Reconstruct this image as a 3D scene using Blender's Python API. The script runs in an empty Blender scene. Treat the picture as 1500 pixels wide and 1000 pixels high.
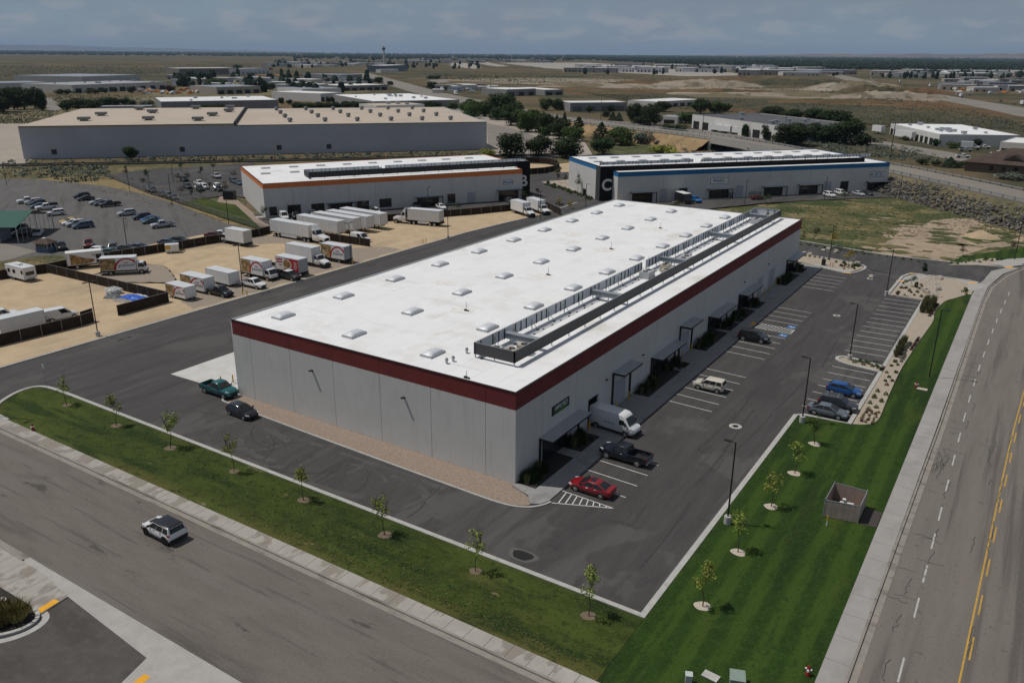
HAZE = 3.0e-5
SUN_E = 2.9
SKY_E = 0.06
VEIL = (.190,.275,.365)
VEIL2 = (.178,.240,.322)
ZEN = (.165,.182,.205)
GREY = (.205,.235,.290)
PUFF = (.37,.365,.38)
import bpy, bmesh, math, random
from mathutils import Vector, Matrix
R = math.radians
SC = bpy.context.scene
COL = SC.collection

# ------------------------------------------------------------------ camera (surveyed from the photograph)
CAMP = Vector((39.065, -61.845, 41.088))
YAW, PITCH, ROLL, FPX = -0.569144, 0.338591, 0.0074608, 1196.084
_f = Vector((math.sin(YAW)*math.cos(PITCH), math.cos(YAW)*math.cos(PITCH), -math.sin(PITCH)))
_r = Vector((math.cos(YAW), -math.sin(YAW), 0.0))
_u = _r.cross(_f)
RT = _r*math.cos(ROLL) + _u*math.sin(ROLL)
UP = -_r*math.sin(ROLL) + _u*math.cos(ROLL)
cd = bpy.data.cameras.new('camera')
cam = bpy.data.objects.new('camera', cd); COL.objects.link(cam)
m = Matrix.Identity(4)
for i in range(3):
    m[i][0], m[i][1], m[i][2], m[i][3] = RT[i], UP[i], -_f[i], CAMP[i]
cam.matrix_world = m
cd.sensor_width = 36; cd.sensor_fit = 'HORIZONTAL'; cd.lens = 36*FPX/1500
cd.clip_start = 0.5; cd.clip_end = 120000
SC.camera = cam

def g(px, py, z=0.0):
    """survey: the point at height z that the photograph shows at pixel (px, py) of 1500 x 1000"""
    d = _f + RT*((px-750)/FPX) - UP*((py-500)/FPX)
    t = (z-CAMP.z)/d.z
    return CAMP + d*t
def g2(px, py, z=0.0):
    p = g(px, py, z); return (p.x, p.y)

# ------------------------------------------------------------------ mesh collector
class MB:
    def __init__(s): s.v = []; s.f = []; s.m = []
    def add(s, vs, fs, mi=0):
        o = len(s.v); s.v += [tuple(v) for v in vs]
        for f in fs: s.f.append(tuple(i+o for i in f)); s.m.append(mi)
    def box(s, x0, y0, z0, x1, y1, z1, mi=0):
        if x0 > x1: x0, x1 = x1, x0
        if y0 > y1: y0, y1 = y1, y0
        if z0 > z1: z0, z1 = z1, z0
        s.add([(x0,y0,z0),(x1,y0,z0),(x1,y1,z0),(x0,y1,z0),(x0,y0,z1),(x1,y0,z1),(x1,y1,z1),(x0,y1,z1)],
              [(3,2,1,0),(4,5,6,7),(0,1,5,4),(1,2,6,5),(2,3,7,6),(3,0,4,7)], mi)
    def bar(s, a, b, w, h, mi=0, up=(0,0,1)):
        a, b = Vector(a), Vector(b); d = (b-a).normalized(); u = Vector(up)
        if abs(d.dot(u)) > .99: u = Vector((1,0,0))
        r = d.cross(u).normalized(); u = r.cross(d)
        r *= w/2; u *= h/2
        s.add([a-r-u,a+r-u,a+r+u,a-r+u,b-r-u,b+r-u,b+r+u,b-r+u],
              [(3,2,1,0),(4,5,6,7),(0,1,5,4),(1,2,6,5),(2,3,7,6),(3,0,4,7)], mi)
    def tube(s, a, b, r0, r1=None, n=8, mi=0, cap=True):
        r1 = r0 if r1 is None else r1
        a, b = Vector(a), Vector(b); d = (b-a).normalized()
        u = Vector((0,0,1)) if abs(d.z) < .9 else Vector((1,0,0))
        x = d.cross(u).normalized(); y = d.cross(x)
        vs = [a+(x*math.cos(t)+y*math.sin(t))*r0 for t in [2*math.pi*i/n for i in range(n)]]
        vs += [b+(x*math.cos(t)+y*math.sin(t))*r1 for t in [2*math.pi*i/n for i in range(n)]]
        fs = [(i,(i+1)%n,n+(i+1)%n,n+i) for i in range(n)]
        if cap: fs += [tuple(range(n))[::-1], tuple(range(n,2*n))]
        s.add(vs, fs, mi)
    def prism(s, pts, z0, z1, mi=0, mtop=None):
        n = len(pts)
        if sum(pts[i][0]*pts[(i+1)%n][1]-pts[(i+1)%n][0]*pts[i][1] for i in range(n)) < 0: pts = pts[::-1]
        s.add([(p[0],p[1],z0) for p in pts]+[(p[0],p[1],z1) for p in pts], [(i,(i+1)%n,n+(i+1)%n,n+i) for i in range(n)], mi)
        s.add([(p[0],p[1],z1) for p in pts], [tuple(range(n))], mi if mtop is None else mtop)
    def flat(s, pts, z, mi=0):
        n = len(pts)
        if sum(pts[i][0]*pts[(i+1)%n][1]-pts[(i+1)%n][0]*pts[i][1] for i in range(n)) < 0: pts = pts[::-1]
        s.add([(p[0],p[1],z) for p in pts], [tuple(range(n))], mi)
    def quad(s, a, b, c, d, mi=0): s.add([a,b,c,d], [(0,1,2,3)], mi)
    def loft(s, rings, mi=0, caps=True):
        n = len(rings[0]); o = []
        for r in rings: o += list(r)
        fs = []
        for k in range(len(rings)-1):
            for i in range(n): fs.append((k*n+i, k*n+(i+1)%n, (k+1)*n+(i+1)%n, (k+1)*n+i))
        if caps: fs += [tuple(range(n))[::-1], tuple(range((len(rings)-1)*n, len(rings)*n))]
        s.add(o, fs, mi)
    def ribbon(s, pts, w, z0, z1, mi=0):
        L, Rr = offset(pts, w/2), offset(pts, -w/2)
        for i in range(len(pts)-1):
            q = [L[i],L[i+1],Rr[i+1],Rr[i]]
            s.prism(q, z0, z1, mi) if z0 != z1 else s.flat(q, z1, mi)
    def mesh(s, name, mats, smooth=None):
        me = bpy.data.meshes.new(name); me.from_pydata(s.v, [], s.f)
        for mt in (mats if isinstance(mats, (list,tuple)) else [mats]): me.materials.append(mt)
        me.polygons.foreach_set('material_index', s.m)
        bm = bmesh.new(); bm.from_mesh(me); bmesh.ops.recalc_face_normals(bm, faces=bm.faces) if smooth != 'keep' else None
        bm.to_mesh(me); bm.free()
        if smooth and smooth != 'keep':
            me.polygons.foreach_set('use_smooth', [True]*len(me.polygons)); me.set_sharp_from_angle(angle=R(smooth))
        me.update(); return me
    def build(s, name, mats, parent=None, smooth=None, loc=None):
        return put(name, s.mesh(name, mats, smooth), parent, loc)
def offset(pts, d):
    out = []
    for i, p in enumerate(pts):
        a = pts[max(i-1,0)]; b = pts[min(i+1,len(pts)-1)]
        dx, dy = b[0]-a[0], b[1]-a[1]; l = math.hypot(dx,dy) or 1
        out.append((p[0]-dy/l*d, p[1]+dx/l*d))
    return out
def put(name, me, parent=None, loc=None, rz=0):
    o = bpy.data.objects.new(name, me); COL.objects.link(o)
    if parent: o.parent = parent
    if loc is not None: o.location = loc
    if rz: o.rotation_euler = (0,0,rz)
    return o
def tag(o, label, cat, group=None, kind=None):
    o['label'] = label
    if cat: o['category'] = cat
    if group: o['group'] = group
    if kind: o['kind'] = kind
    return o
def thing(name, label, cat, loc=(0,0,0), rz=0, group=None):
    o = bpy.data.objects.new(name, None); COL.objects.link(o)
    o.empty_display_size = .3; o.location = loc; o.rotation_euler = (0,0,rz)
    return tag(o, label, cat, group)
def setting(name, mb, mats, label=None, smooth=None):
    o = mb.build(name, mats, None, smooth); o['kind'] = 'structure'
    if label: o['label'] = label; o['category'] = name.replace('_',' ')
    return o
def dup(o, loc, rz, label, group=None, scale=1.0):
    c = o.copy(); COL.objects.link(c); c.location = loc; c.rotation_euler = (0,0,rz); c.scale = (scale,)*3
    if label: c['label'] = label
    if group: c['group'] = group
    for ch in list(o.children):
        k = ch.copy(); COL.objects.link(k); k.parent = c
        for gch in list(ch.children):
            q = gch.copy(); COL.objects.link(q); q.parent = k
    return c

# ------------------------------------------------------------------ materials
MATS = {}
def mk(name, col, rough=.8, metal=0.0, spec=.3, var=.0, vs=1.0, stretch=(1,1,1), layers=(), bump=0.0, bs=20.0, coord='W', coat=0.0, rot=0.0, objvar=0.0):
    """one procedural material: a base colour that varies with noise, then layers mixed over it
       layers: ('n', colour, scale, stretch, lo, hi, strength) noise patch | ('j', colour, axis, period, width, strength) joint lines
               ('w', colour, axis, period, strength) soft bands"""
    if name in MATS: return MATS[name]
    mt = bpy.data.materials.new(name); mt.use_nodes = True; nt = mt.node_tree; N, L = nt.nodes, nt.links
    b = N['Principled BSDF']; b.inputs['Roughness'].default_value = rough; b.inputs['Metallic'].default_value = metal
    b.inputs['Specular IOR Level'].default_value = spec
    if coat: b.inputs['Coat Weight'].default_value = coat; b.inputs['Coat Roughness'].default_value = .06
    if coord == 'W': src = N.new('ShaderNodeNewGeometry').outputs['Position']
    else: src = N.new('ShaderNodeTexCoord').outputs['Object']
    if rot:
        mp = N.new('ShaderNodeMapping'); mp.inputs['Rotation'].default_value = (0,0,rot); L.new(src, mp.inputs['Vector']); src = mp.outputs['Vector']
    def vec(st):
        if tuple(st) == (1,1,1): return src
        q = N.new('ShaderNodeVectorMath'); q.operation = 'MULTIPLY'; q.inputs[1].default_value = st; L.new(src, q.inputs[0]); return q.outputs[0]
    def noise(sc, st=(1,1,1), det=4.0):
        q = N.new('ShaderNodeTexNoise'); q.inputs['Scale'].default_value = sc; q.inputs['Detail'].default_value = det
        q.inputs['Roughness'].default_value = .62
        L.new(vec(st), q.inputs['Vector']); return q.outputs['Fac']
    def mth(op, a, bb=None):
        q = N.new('ShaderNodeMath'); q.operation = op
        for i, x in enumerate((a, bb)):
            if x is None: continue
            if isinstance(x, (int,float)): q.inputs[i].default_value = x
            else: L.new(x, q.inputs[i])
        return q.outputs[0]
    def rng(x, lo, hi, a=0.0, c=1.0):
        q = N.new('ShaderNodeMapRange'); q.interpolation_type = 'SMOOTHSTEP'
        q.inputs['From Min'].default_value = lo; q.inputs['From Max'].default_value = hi
        q.inputs['To Min'].default_value = a; q.inputs['To Max'].default_value = c; L.new(x, q.inputs['Value']); return q.outputs['Result']
    def mix(fac, A, B):
        q = N.new('ShaderNodeMix'); q.data_type = 'RGBA'; L.new(fac, q.inputs['Factor'])
        if isinstance(A, tuple): q.inputs['A'].default_value = (*A,1)
        else: L.new(A, q.inputs['A'])
        q.inputs['B'].default_value = (*B,1); return q.outputs['Result']
    cur = tuple(col)
    if var:
        cur = mix(rng(noise(vs, stretch), .3, .7), tuple(c*(1-var) for c in col), tuple(min(1,c*(1+var)) for c in col))
    for ly in layers:
        k = ly[0]
        if k == 'n':
            _, c, sc, st, lo, hi, s = ly; cur = mix(rng(noise(sc, st), lo, hi, 0, s), cur, c)
        elif k == 'b':
            _, c, a, lo, hi, s = ly; sp = N.new('ShaderNodeSeparateXYZ'); L.new(src, sp.inputs[0])
            cur = mix(rng(mth('ADD', sp.outputs['XYZ'.index(a)], mth('MULTIPLY', noise(.5), 2.2)), lo+1.1, hi+1.1, 0, s), cur, c)
        else:
            sp = N.new('ShaderNodeSeparateXYZ'); L.new(src, sp.inputs[0]); ax = sp.outputs['XYZ'.index(ly[2])]
            if k == 'j':
                _, c, a, per, w, s = ly
                fr = mth('FRACT', mth('DIVIDE', ax, per)); f = mth('LESS_THAN', fr, w/per); cur = mix(mth('MULTIPLY', f, s), cur, c)
            else:
                _, c, a, per, s = ly
                f = mth('MULTIPLY', rng(mth('SINE', mth('ADD', mth('MULTIPLY', ax, 2*math.pi/per), mth('MULTIPLY', noise(.35), 2.0))), -.55, .55), s); cur = mix(f, cur, c)
    if objvar:
        oi = N.new('ShaderNodeObjectInfo'); hs = N.new('ShaderNodeHueSaturation')
        L.new(mth('ADD', mth('MULTIPLY', oi.outputs['Random'], objvar), 1-objvar*.5), hs.inputs['Value'])
        L.new(mth('ADD', mth('MULTIPLY', oi.outputs['Random'], objvar*.10), .5-objvar*.05), hs.inputs['Hue'])
        if isinstance(cur, tuple): hs.inputs['Color'].default_value = (*cur,1)
        else: L.new(cur, hs.inputs['Color'])
        cur = hs.outputs['Color']
    if isinstance(cur, tuple): b.inputs['Base Color'].default_value = (*cur,1)
    else: L.new(cur, b.inputs['Base Color'])
    if bump:
        bn = N.new('ShaderNodeBump'); bn.inputs['Strength'].default_value = bump; bn.inputs['Distance'].default_value = .05
        L.new(noise(bs, (1,1,1), 3.0), bn.inputs['Height']); L.new(bn.outputs['Normal'], b.inputs['Normal'])
    MATS[name] = mt; return mt
def flatm(name, col, rough=.6, metal=0.0, spec=.3, **k): return mk(name, col, rough, metal, spec, var=k.pop('var',.06), vs=k.pop('vs',3.0), coord=k.pop('coord','O'), **k)

M = {}
D = (.024,.023,.023)
M['lot'] = mk('lot_asphalt', (.062,.058,.057), .85, spec=.25, var=.12, vs=1.2, stretch=(1,.12,1), bump=.25, bs=14, layers=[
    ('n',(.115,.109,.104),.060,(1,.8,1),.535,.56,.40), ('n',(.046,.043,.043),.16,(1,.22,1),.5,.66,.6), ('n',(.092,.087,.084),.45,(1,.06,1),.56,.72,.5), ('n',(.042,.04,.04),1.1,(.6,.08,1),.58,.66,.5),
    ('n',(.028,.027,.027),.35,(.35,1,1),.62,.72,.4), ('n',(.088,.084,.081),4.5,(1,1,1),.53,.68,.5), ('n',(.042,.04,.039),3.6,(1,1,1),.54,.68,.4)])
M['drive'] = mk('drive_asphalt', (.063,.059,.058), .85, spec=.25, var=.12, vs=.8, stretch=(1,.2,1), bump=.25, bs=14, layers=[
    ('n',(.036,.034,.034),.34,(1,.10,1),.48,.68,.55), ('n',(.10,.095,.09),.1,(1,.5,1),.54,.60,.5), ('n',(.095,.09,.086),.7,(1,.06,1),.54,.68,.6), ('n',(.085,.08,.076),.45,(1,.1,1),.6,.74,.4), ('n',(.068,.066,.064),6,(1,1,1),.5,.75,.35)])
M['street'] = mk('street_asphalt', (.148,.130,.114), .9, spec=.2, var=.08, vs=.7, stretch=(.25,1,1), bump=.3, bs=12, layers=[
    ('n',(.088,.077,.068),.10,(.30,1,1),.54,.62,.6), ('n',(.16,.145,.132),.6,(.10,1,1),.5,.66,.6), ('n',(.048,.044,.042),.55,(.25,1,1),.62,.70,.7), ('n',(.08,.073,.068),1.2,(.05,1,1),.56,.66,.6), ('n',(.19,.168,.148),5,(1,1,1),.54,.68,.5), ('n',(.09,.08,.07),4,(1,1,1),.54,.68,.45)])
M['road'] = mk('road_asphalt', (.168,.150,.132), .9, spec=.2, var=.07, vs=.9, stretch=(1,.1,1), bump=.3, bs=12, layers=[
    ('n',(.090,.080,.071),.42,(1,.03,1),.5,.62,.8), ('n',(.178,.157,.135),.9,(1,.04,1),.52,.66,.6), ('n',(.085,.075,.066),1.6,(.6,.5,1),.62,.68,.5), ('n',(.20,.176,.152),5,(1,1,1),.54,.68,.5), ('n',(.10,.088,.076),4,(1,1,1),.54,.68,.45)])
M['driveway'] = mk('driveway_asphalt', (.085,.078,.073), .9, spec=.2, var=.1, vs=.7, bump=.3, bs=12, layers=[('n',(.062,.056,.053),.4,(.4,1,1),.5,.64,.7), ('n',(.105,.098,.092),1.4,(1,1,1),.52,.7,.5)])
M['oldlot'] = mk('old_asphalt', (.105,.100,.097), .9, var=.1, vs=.5, stretch=(.3,1,1), rot=.55, layers=[
    ('n',(.06,.057,.055),.35,(.08,1,1),.55,.68,.7), ('n',(.14,.133,.128),.12,(.3,1,1),.5,.7,.5)])
M['concrete'] = mk('concrete', (.36,.345,.325), .85, var=.07, vs=.9, bump=.1, bs=8, layers=[('n',(.25,.235,.215),.45,(1,1,1),.55,.72,.45), ('n',(.43,.415,.395),4,(1,1,1),.5,.75,.3)])
M['kerb'] = mk('kerb_concrete', (.40,.39,.37), .85, var=.08, vs=1.5, layers=[('n',(.28,.265,.245),1.2,(1,1,1),.55,.7,.5)])
M['gutter'] = mk('gutter_concrete', (.26,.235,.205), .85, var=.08, vs=1.5, layers=[('n',(.12,.105,.09),.9,(.3,1,1),.5,.68,.7)])
M['walkx'] = mk('street_sidewalk', (.34,.315,.285), .85, var=.06, vs=.8, layers=[('n',(.22,.195,.165),.42,(1,.5,1),.5,.56,.85), ('n',(.42,.40,.37),.06,(1,1,1),.55,.62,.8), ('j',(.10,.09,.08),'X',1.83,.05,.9)])
M['walky'] = mk('road_sidewalk', (.31,.295,.28), .85, var=.05, vs=.8, layers=[('n',(.25,.235,.22),.35,(1,.4,1),.5,.65,.6), ('n',(.37,.355,.34),.11,(1,1,1),.56,.66,.5), ('j',(.12,.11,.10),'Y',3.0,.05,.7)])
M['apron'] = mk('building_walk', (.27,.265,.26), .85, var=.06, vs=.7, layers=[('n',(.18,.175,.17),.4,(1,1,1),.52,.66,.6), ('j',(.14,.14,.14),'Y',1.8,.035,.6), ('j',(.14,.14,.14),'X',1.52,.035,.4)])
M['dock'] = mk('dock_slab', (.52,.51,.49), .8, var=.05, vs=.6, layers=[('n',(.40,.385,.36),.35,(1,1,1),.55,.7,.5), ('j',(.25,.24,.23),'Y',4.0,.05,.5)])
M['lawn'] = mk('lawn_grass', (.040,.056,.012), .9, spec=.12, var=.25, vs=.6, bump=.7, bs=9, layers=[
    ('b',(.105,.092,.030),'Y',-18.2,-20.2,.75),
    ('n',(.060,.082,.016),.16,(.3,1,1),.48,.62,.8), ('n',(.105,.100,.030),.13,(.25,1,1),.56,.68,.75), ('n',(.014,.028,.008),.4,(.2,1,1),.5,.64,.8), ('n',(.20,.165,.09),.55,(.35,1,1),.64,.70,.75), ('n',(.016,.03,.009),1.3,(.6,1,1),.56,.64,.7), ('n',(.075,.105,.022),5.5,(1,1,1),.52,.66,.6), ('n',(.014,.026,.006),4.2,(1,1,1),.54,.66,.55)])
M['lawny'] = mk('mown_lawn', (.022,.047,.008), .9, spec=.12, var=.15, vs=.6, bump=.7, bs=9, layers=[
    ('w',(.044,.078,.012),'X',2.35,.75), ('n',(.013,.027,.008),.32,(1,.10,1),.5,.62,.7), ('n',(.056,.078,.015),.18,(1,.3,1),.56,.68,.7), ('n',(.014,.030,.008),1.2,(1,.5,1),.56,.66,.5), ('n',(.055,.092,.016),5.5,(1,1,1),.52,.66,.5), ('n',(.011,.024,.005),4.2,(1,1,1),.54,.66,.5)])
M['gravel'] = mk('pink_gravel', (.265,.205,.162), .95, var=.3, vs=9, bump=.6, bs=9, layers=[('n',(.40,.33,.275),14,(1,1,1),.56,.66,.7), ('n',(.14,.105,.085),11,(1,1,1),.58,.68,.7)])
M['sandgravel'] = mk('tan_gravel', (.36,.305,.24), .95, var=.2, vs=7, bump=.5, bs=9, layers=[('n',(.46,.40,.33),12,(1,1,1),.56,.68,.6), ('n',(.24,.20,.155),1.2,(1,1,1),.55,.7,.5)])
M['yard'] = mk('yard_dirt', (.44,.335,.215), .95, var=.10, vs=.35, bump=.35, bs=6, layers=[
    ('n',(.33,.255,.175),.06,(1,.4,1),.52,.66,.75), ('n',(.50,.39,.26),.22,(1,.25,1),.5,.68,.6), ('n',(.30,.225,.15),.55,(1,.1,1),.62,.72,.45), ('n',(.26,.20,.14),1.4,(1,1,1),.66,.74,.4), ('n',(.50,.40,.28),7,(1,1,1),.55,.75,.4)])
M['yardgravel'] = mk('yard_gravel', (.27,.225,.18), .95, var=.14, vs=3, layers=[('n',(.36,.29,.215),.3,(1,1,1),.55,.7,.6), ('n',(.19,.155,.125),5,(1,1,1),.55,.7,.5)])
M['field'] = mk('weedy_field', (.066,.074,.024), .95, var=.2, vs=.12, bump=.6, bs=2.5, layers=[
    ('n',(.125,.108,.042),.05,(1,.8,1),.46,.58,.85), ('n',(.21,.165,.085),.11,(.7,1,1),.54,.61,.8), ('n',(.034,.055,.013),.07,(1,1,1),.53,.60,.85), ('n',(.26,.215,.135),.5,(1,1,1),.60,.66,.75), ('n',(.028,.042,.012),.8,(1,1,1),.54,.62,.7)])
M['dirt'] = mk('bare_dirt', (.33,.255,.18), .95, var=.15, vs=.3, bump=.4, bs=4, layers=[
    ('n',(.24,.18,.125),.2,(1,.4,1),.5,.66,.7), ('n',(.12,.115,.045),.35,(1,1,1),.60,.66,.85), ('n',(.40,.32,.235),1.5,(1,1,1),.55,.7,.5)])
M['verge'] = mk('dry_verge', (.105,.090,.040), .95, var=.2, vs=.2, bump=.5, bs=3, layers=[('n',(.055,.062,.024),.12,(1,1,1),.48,.58,.85), ('n',(.19,.145,.075),.08,(1,1,1),.56,.62,.8), ('n',(.17,.14,.08),.5,(1,1,1),.56,.66,.6), ('n',(.05,.055,.025),1.3,(1,1,1),.58,.66,.6)])
M['drygrass'] = mk('dry_grass', (.215,.160,.072), .95, var=.2, vs=.3, bump=.5, bs=3, layers=[('n',(.11,.092,.04),.15,(1,1,1),.52,.62,.8), ('n',(.27,.21,.11),.8,(1,1,1),.55,.68,.6)])
M['scrub'] = mk('scrub_soil', (.16,.13,.07), .95, var=.2, vs=.05, bump=.5, bs=1.2, layers=[('n',(.085,.085,.042),.03,(1,1,1),.48,.6,.9), ('n',(.20,.15,.085),.08,(1,1,1),.55,.68,.7), ('n',(.052,.058,.035),.5,(1,1,1),.56,.64,.7)])
M['steppe'] = mk('dry_steppe', (.122,.096,.057), 1.0, spec=.05, var=.18, vs=.004, layers=[
    ('n',(.062,.064,.040),.0022,(.5,1.6,1),.46,.56,.9), ('n',(.15,.098,.056),.0045,(.6,1.5,1),.53,.60,.8), ('n',(.19,.16,.12),.006,(1,1,1),.60,.65,.75), ('n',(.045,.05,.034),.008,(.6,1.2,1),.54,.62,.75), ('n',(.052,.056,.036),.02,(1,1,1),.52,.64,.7), ('n',(.05,.055,.036),.14,(1,1,1),.56,.66,.65), ('n',(.10,.082,.05),.05,(1,1,1),.5,.7,.5)])
M['brush'] = mk('sagebrush_flat', (.078,.073,.046), 1.0, spec=.05, var=.2, vs=.02, layers=[('n',(.115,.09,.055),.010,(1,1,1),.52,.60,.75), ('n',(.036,.042,.03),.04,(1,1,1),.5,.6,.8), ('n',(.13,.105,.07),.12,(1,1,1),.58,.64,.6)])
M['rust'] = mk('rust_grass', (.135,.085,.047), 1.0, spec=.05, var=.18, vs=.02, layers=[('n',(.085,.075,.042),.010,(1,1,1),.48,.58,.85), ('n',(.17,.13,.08),.02,(1,1,1),.56,.64,.6), ('n',(.05,.054,.033),.05,(1,1,1),.54,.62,.75)])
M['pit'] = mk('gravel_pit', (.265,.225,.175), 1.0, spec=.05, var=.15, vs=.02, layers=[('n',(.13,.11,.066),.012,(.5,1,1),.48,.56,.85), ('n',(.33,.29,.24),.02,(.4,1,1),.54,.62,.7), ('n',(.10,.09,.055),.05,(1,1,1),.56,.62,.7)])
M['slope'] = mk('cut_slope', (.27,.185,.10), .95, var=.2, vs=.1, bump=.6, bs=1, layers=[('n',(.16,.12,.06),.12,(1,1,1),.52,.64,.7), ('n',(.07,.075,.045),.5,(1,1,1),.60,.68,.8)])
M['beigelot'] = mk('beige_paving', (.33,.29,.245), .9, var=.07, vs=.06, layers=[('n',(.26,.225,.19),.09,(.3,1,1),.5,.66,.6)])
M['paleroad'] = mk('pale_road', (.21,.19,.165), .9, var=.08, vs=.05, layers=[('n',(.15,.135,.12),.03,(1,1,1),.5,.68,.6)])
M['runway'] = mk('runway_concrete', (.30,.275,.245), .9, var=.08, vs=.01)
M['wall'] = mk('tilt_panel_grey', (.565,.555,.535), .85, var=.03, vs=.25, layers=[('n',(.47,.46,.44),.9,(1,1,.25),.52,.70,.5), ('n',(.565,.555,.535),.10,(1,1,.4),.5,.62,.5), ('n',(.46,.45,.43),1.8,(1,1,.05),.58,.70,.4)])
M['gap'] = flatm('joint_gap', (.10,.10,.10), .9)
M['maroon'] = mk('maroon_paint', (.165,.030,.030), .75, var=.10, vs=.3, layers=[('n',(.135,.028,.028),1.6,(1,1,.1),.55,.7,.5)])
M['orange'] = mk('orange_paint', (.62,.185,.055), .7, var=.04, vs=.4)
M['blue'] = mk('blue_paint', (.020,.150,.330), .7, var=.04, vs=.4)
M['black'] = flatm('black_metal', (.018,.018,.020), .5)
M['blackwall'] = mk('black_panel', (.014,.014,.015), .9, spec=.08, var=.1, vs=.4)
M['charcoal'] = mk('charcoal_panel', (.065,.065,.070), .9, spec=.1, var=.05, vs=.4)
M['tpo'] = mk('white_membrane', (.78,.78,.785), .6, var=.025, vs=.2, layers=[('n',(.69,.68,.66),.25,(1,1,1),.5,.68,.7), ('j',(.62,.62,.62),'X',3.05,.08,.7), ('j',(.66,.66,.66),'Y',30.5,.08,.6), ('n',(.58,.54,.48),.12,(1,.6,1),.58,.70,.6), ('n',(.64,.62,.59),.5,(.15,1,1),.60,.70,.5)])
M['screen'] = mk('louver_charcoal', (.060,.060,.064), .55, spec=.4, var=.06, vs=2, layers=[('j',(.012,.012,.013),'Z',.2,.06,.9)])
M['screenback'] = mk('louver_back', (.50,.54,.58), .5, var=.06, vs=1, layers=[('j',(.28,.31,.33),'Z',.2,.05,.7)])
M['steel'] = flatm('galvanised_steel', (.42,.44,.46), .45, .6)
M['dome'] = mk('skylight_acrylic', (.60,.62,.65), .38, spec=.6, var=.03, vs=2, coord='O')
M['glass'] = mk('dark_glass', (.012,.014,.017), .08, spec=.7, coord='O', var=.15, vs=.6)
M['carglass'] = mk('car_glass', (.014,.016,.018), .10, spec=.6, coord='O', var=.1, vs=1)
M['shopglass'] = mk('shop_glass', (.022,.020,.020), .12, spec=.6, var=.5, vs=.5, layers=[('n',(.10,.055,.04),.9,(1,1,1.5),.56,.66,.6)])
M['frame'] = flatm('dark_frame', (.02,.02,.021), .5)
M['door'] = flatm('grey_door', (.36,.37,.39), .6)
M['rolldoor'] = mk('roller_door', (.37,.38,.41), .5, var=.03, vs=1, layers=[('j',(.22,.23,.25),'Z',.5,.03,.7)])
M['yellow'] = flatm('safety_yellow', (.62,.36,.03), .6)
M['tactile'] = mk('tactile_yellow', (.72,.36,.025), .8, var=.12, vs=4)
M['lanewhite'] = mk('white_marking', (.62,.62,.60), .8, var=.12, vs=2, layers=[('n',(.30,.29,.28),2.2,(1,1,1),.6,.72,.6)])
M['laneworn'] = mk('worn_marking', (.42,.41,.39), .8, var=.12, vs=2, layers=[('n',(.16,.15,.14),1.6,(1,1,1),.55,.7,.8)])
M['laneyellow'] = mk('yellow_marking', (.47,.28,.05), .8, var=.12, vs=2, layers=[('n',(.2,.15,.08),1.5,(1,1,1),.6,.72,.7)])
M['adablue'] = mk('blue_marking', (.03,.15,.36), .8, var=.1, vs=3)
M['crack'] = mk('crack_sealant', (.045,.042,.040), .6, spec=.4)
M['mesh'] = mk('brown_screen_mesh', (.036,.026,.020), .95, spec=.1, var=.2, vs=.7, layers=[('n',(.055,.042,.032),.5,(1,1,1),.5,.7,.5)])
M['post'] = flatm('fence_post', (.30,.30,.30), .5, .4)
M['pole'] = flatm('dark_bronze_pole', (.022,.020,.019), .5)
M['base'] = mk('pole_concrete', (.42,.41,.39), .85, var=.1, vs=3, coord='O')
M['leaf'] = mk('leaf_deep', (.024,.044,.011), .8, spec=.2, var=.35, vs=.5, coord='O', objvar=.5)
M['leafmid'] = mk('leaf_mid', (.050,.080,.018), .8, spec=.2, var=.35, vs=.5, coord='O', objvar=.5)
M['leaflight'] = mk('leaf_light', (.235,.275,.052), .8, spec=.2, var=.35, vs=2, coord='O', objvar=.3)
M['leafyellow'] = mk('leaf_yellow', (.30,.24,.04), .8, spec=.2, var=.3, vs=2, coord='O')
M['leafgrey'] = mk('leaf_silver', (.115,.135,.105), .85, spec=.15, var=.3, vs=.7, coord='O', objvar=.3)
M['leafred'] = mk('leaf_purple', (.050,.022,.022), .8, spec=.2, var=.35, vs=1, coord='O', objvar=.4)
M['needle'] = mk('needle_dark', (.022,.040,.018), .85, spec=.15, var=.3, vs=.6, coord='O', objvar=.4)
M['straw'] = mk('straw_grass', (.21,.17,.07), .9, spec=.1, var=.4, vs=2, coord='O', objvar=.4)
M['reed'] = mk('reed_grass', (.105,.105,.045), .9, spec=.1, var=.4, vs=2, coord='O', objvar=.3)
M['bark'] = mk('bark', (.085,.062,.045), .95, var=.25, vs=6, coord='O')
M['mulch'] = mk('mulch', (.155,.118,.082), .95, var=.35, vs=9, bump=.5)
M['palemulch'] = mk('pale_gravel_ring', (.46,.40,.33), .95, var=.2, vs=9, bump=.4)
M['darkmulch'] = mk('dark_bark', (.035,.030,.026), .95, var=.4, vs=9, bump=.6)
M['rock'] = mk('basalt', (.17,.155,.14), .95, var=.4, vs=.4, bump=.5, bs=4, layers=[('n',(.055,.052,.05),.7,(1,1,1),.46,.54,.85), ('n',(.24,.21,.175),.5,(1,1,1),.58,.64,.7)])
M['palerock'] = mk('pale_rock', (.42,.38,.33), .95, var=.3, vs=2, bump=.4, coord='O')
M['tyre'] = flatm('tyre_rubber', (.016,.016,.016), .85)
M['rim'] = flatm('alloy_rim', (.42,.43,.44), .35, .7)
M['blackrim'] = flatm('black_rim', (.02,.02,.02), .4, .3)
M['trim'] = flatm('black_trim', (.02,.02,.021), .6)
M['tail'] = flatm('tail_red', (.30,.012,.010), .3)
M['lamp'] = flatm('headlamp_clear', (.62,.63,.64), .15, spec=.6)
M['chrome'] = flatm('chrome', (.55,.56,.57), .25, .9)
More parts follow.
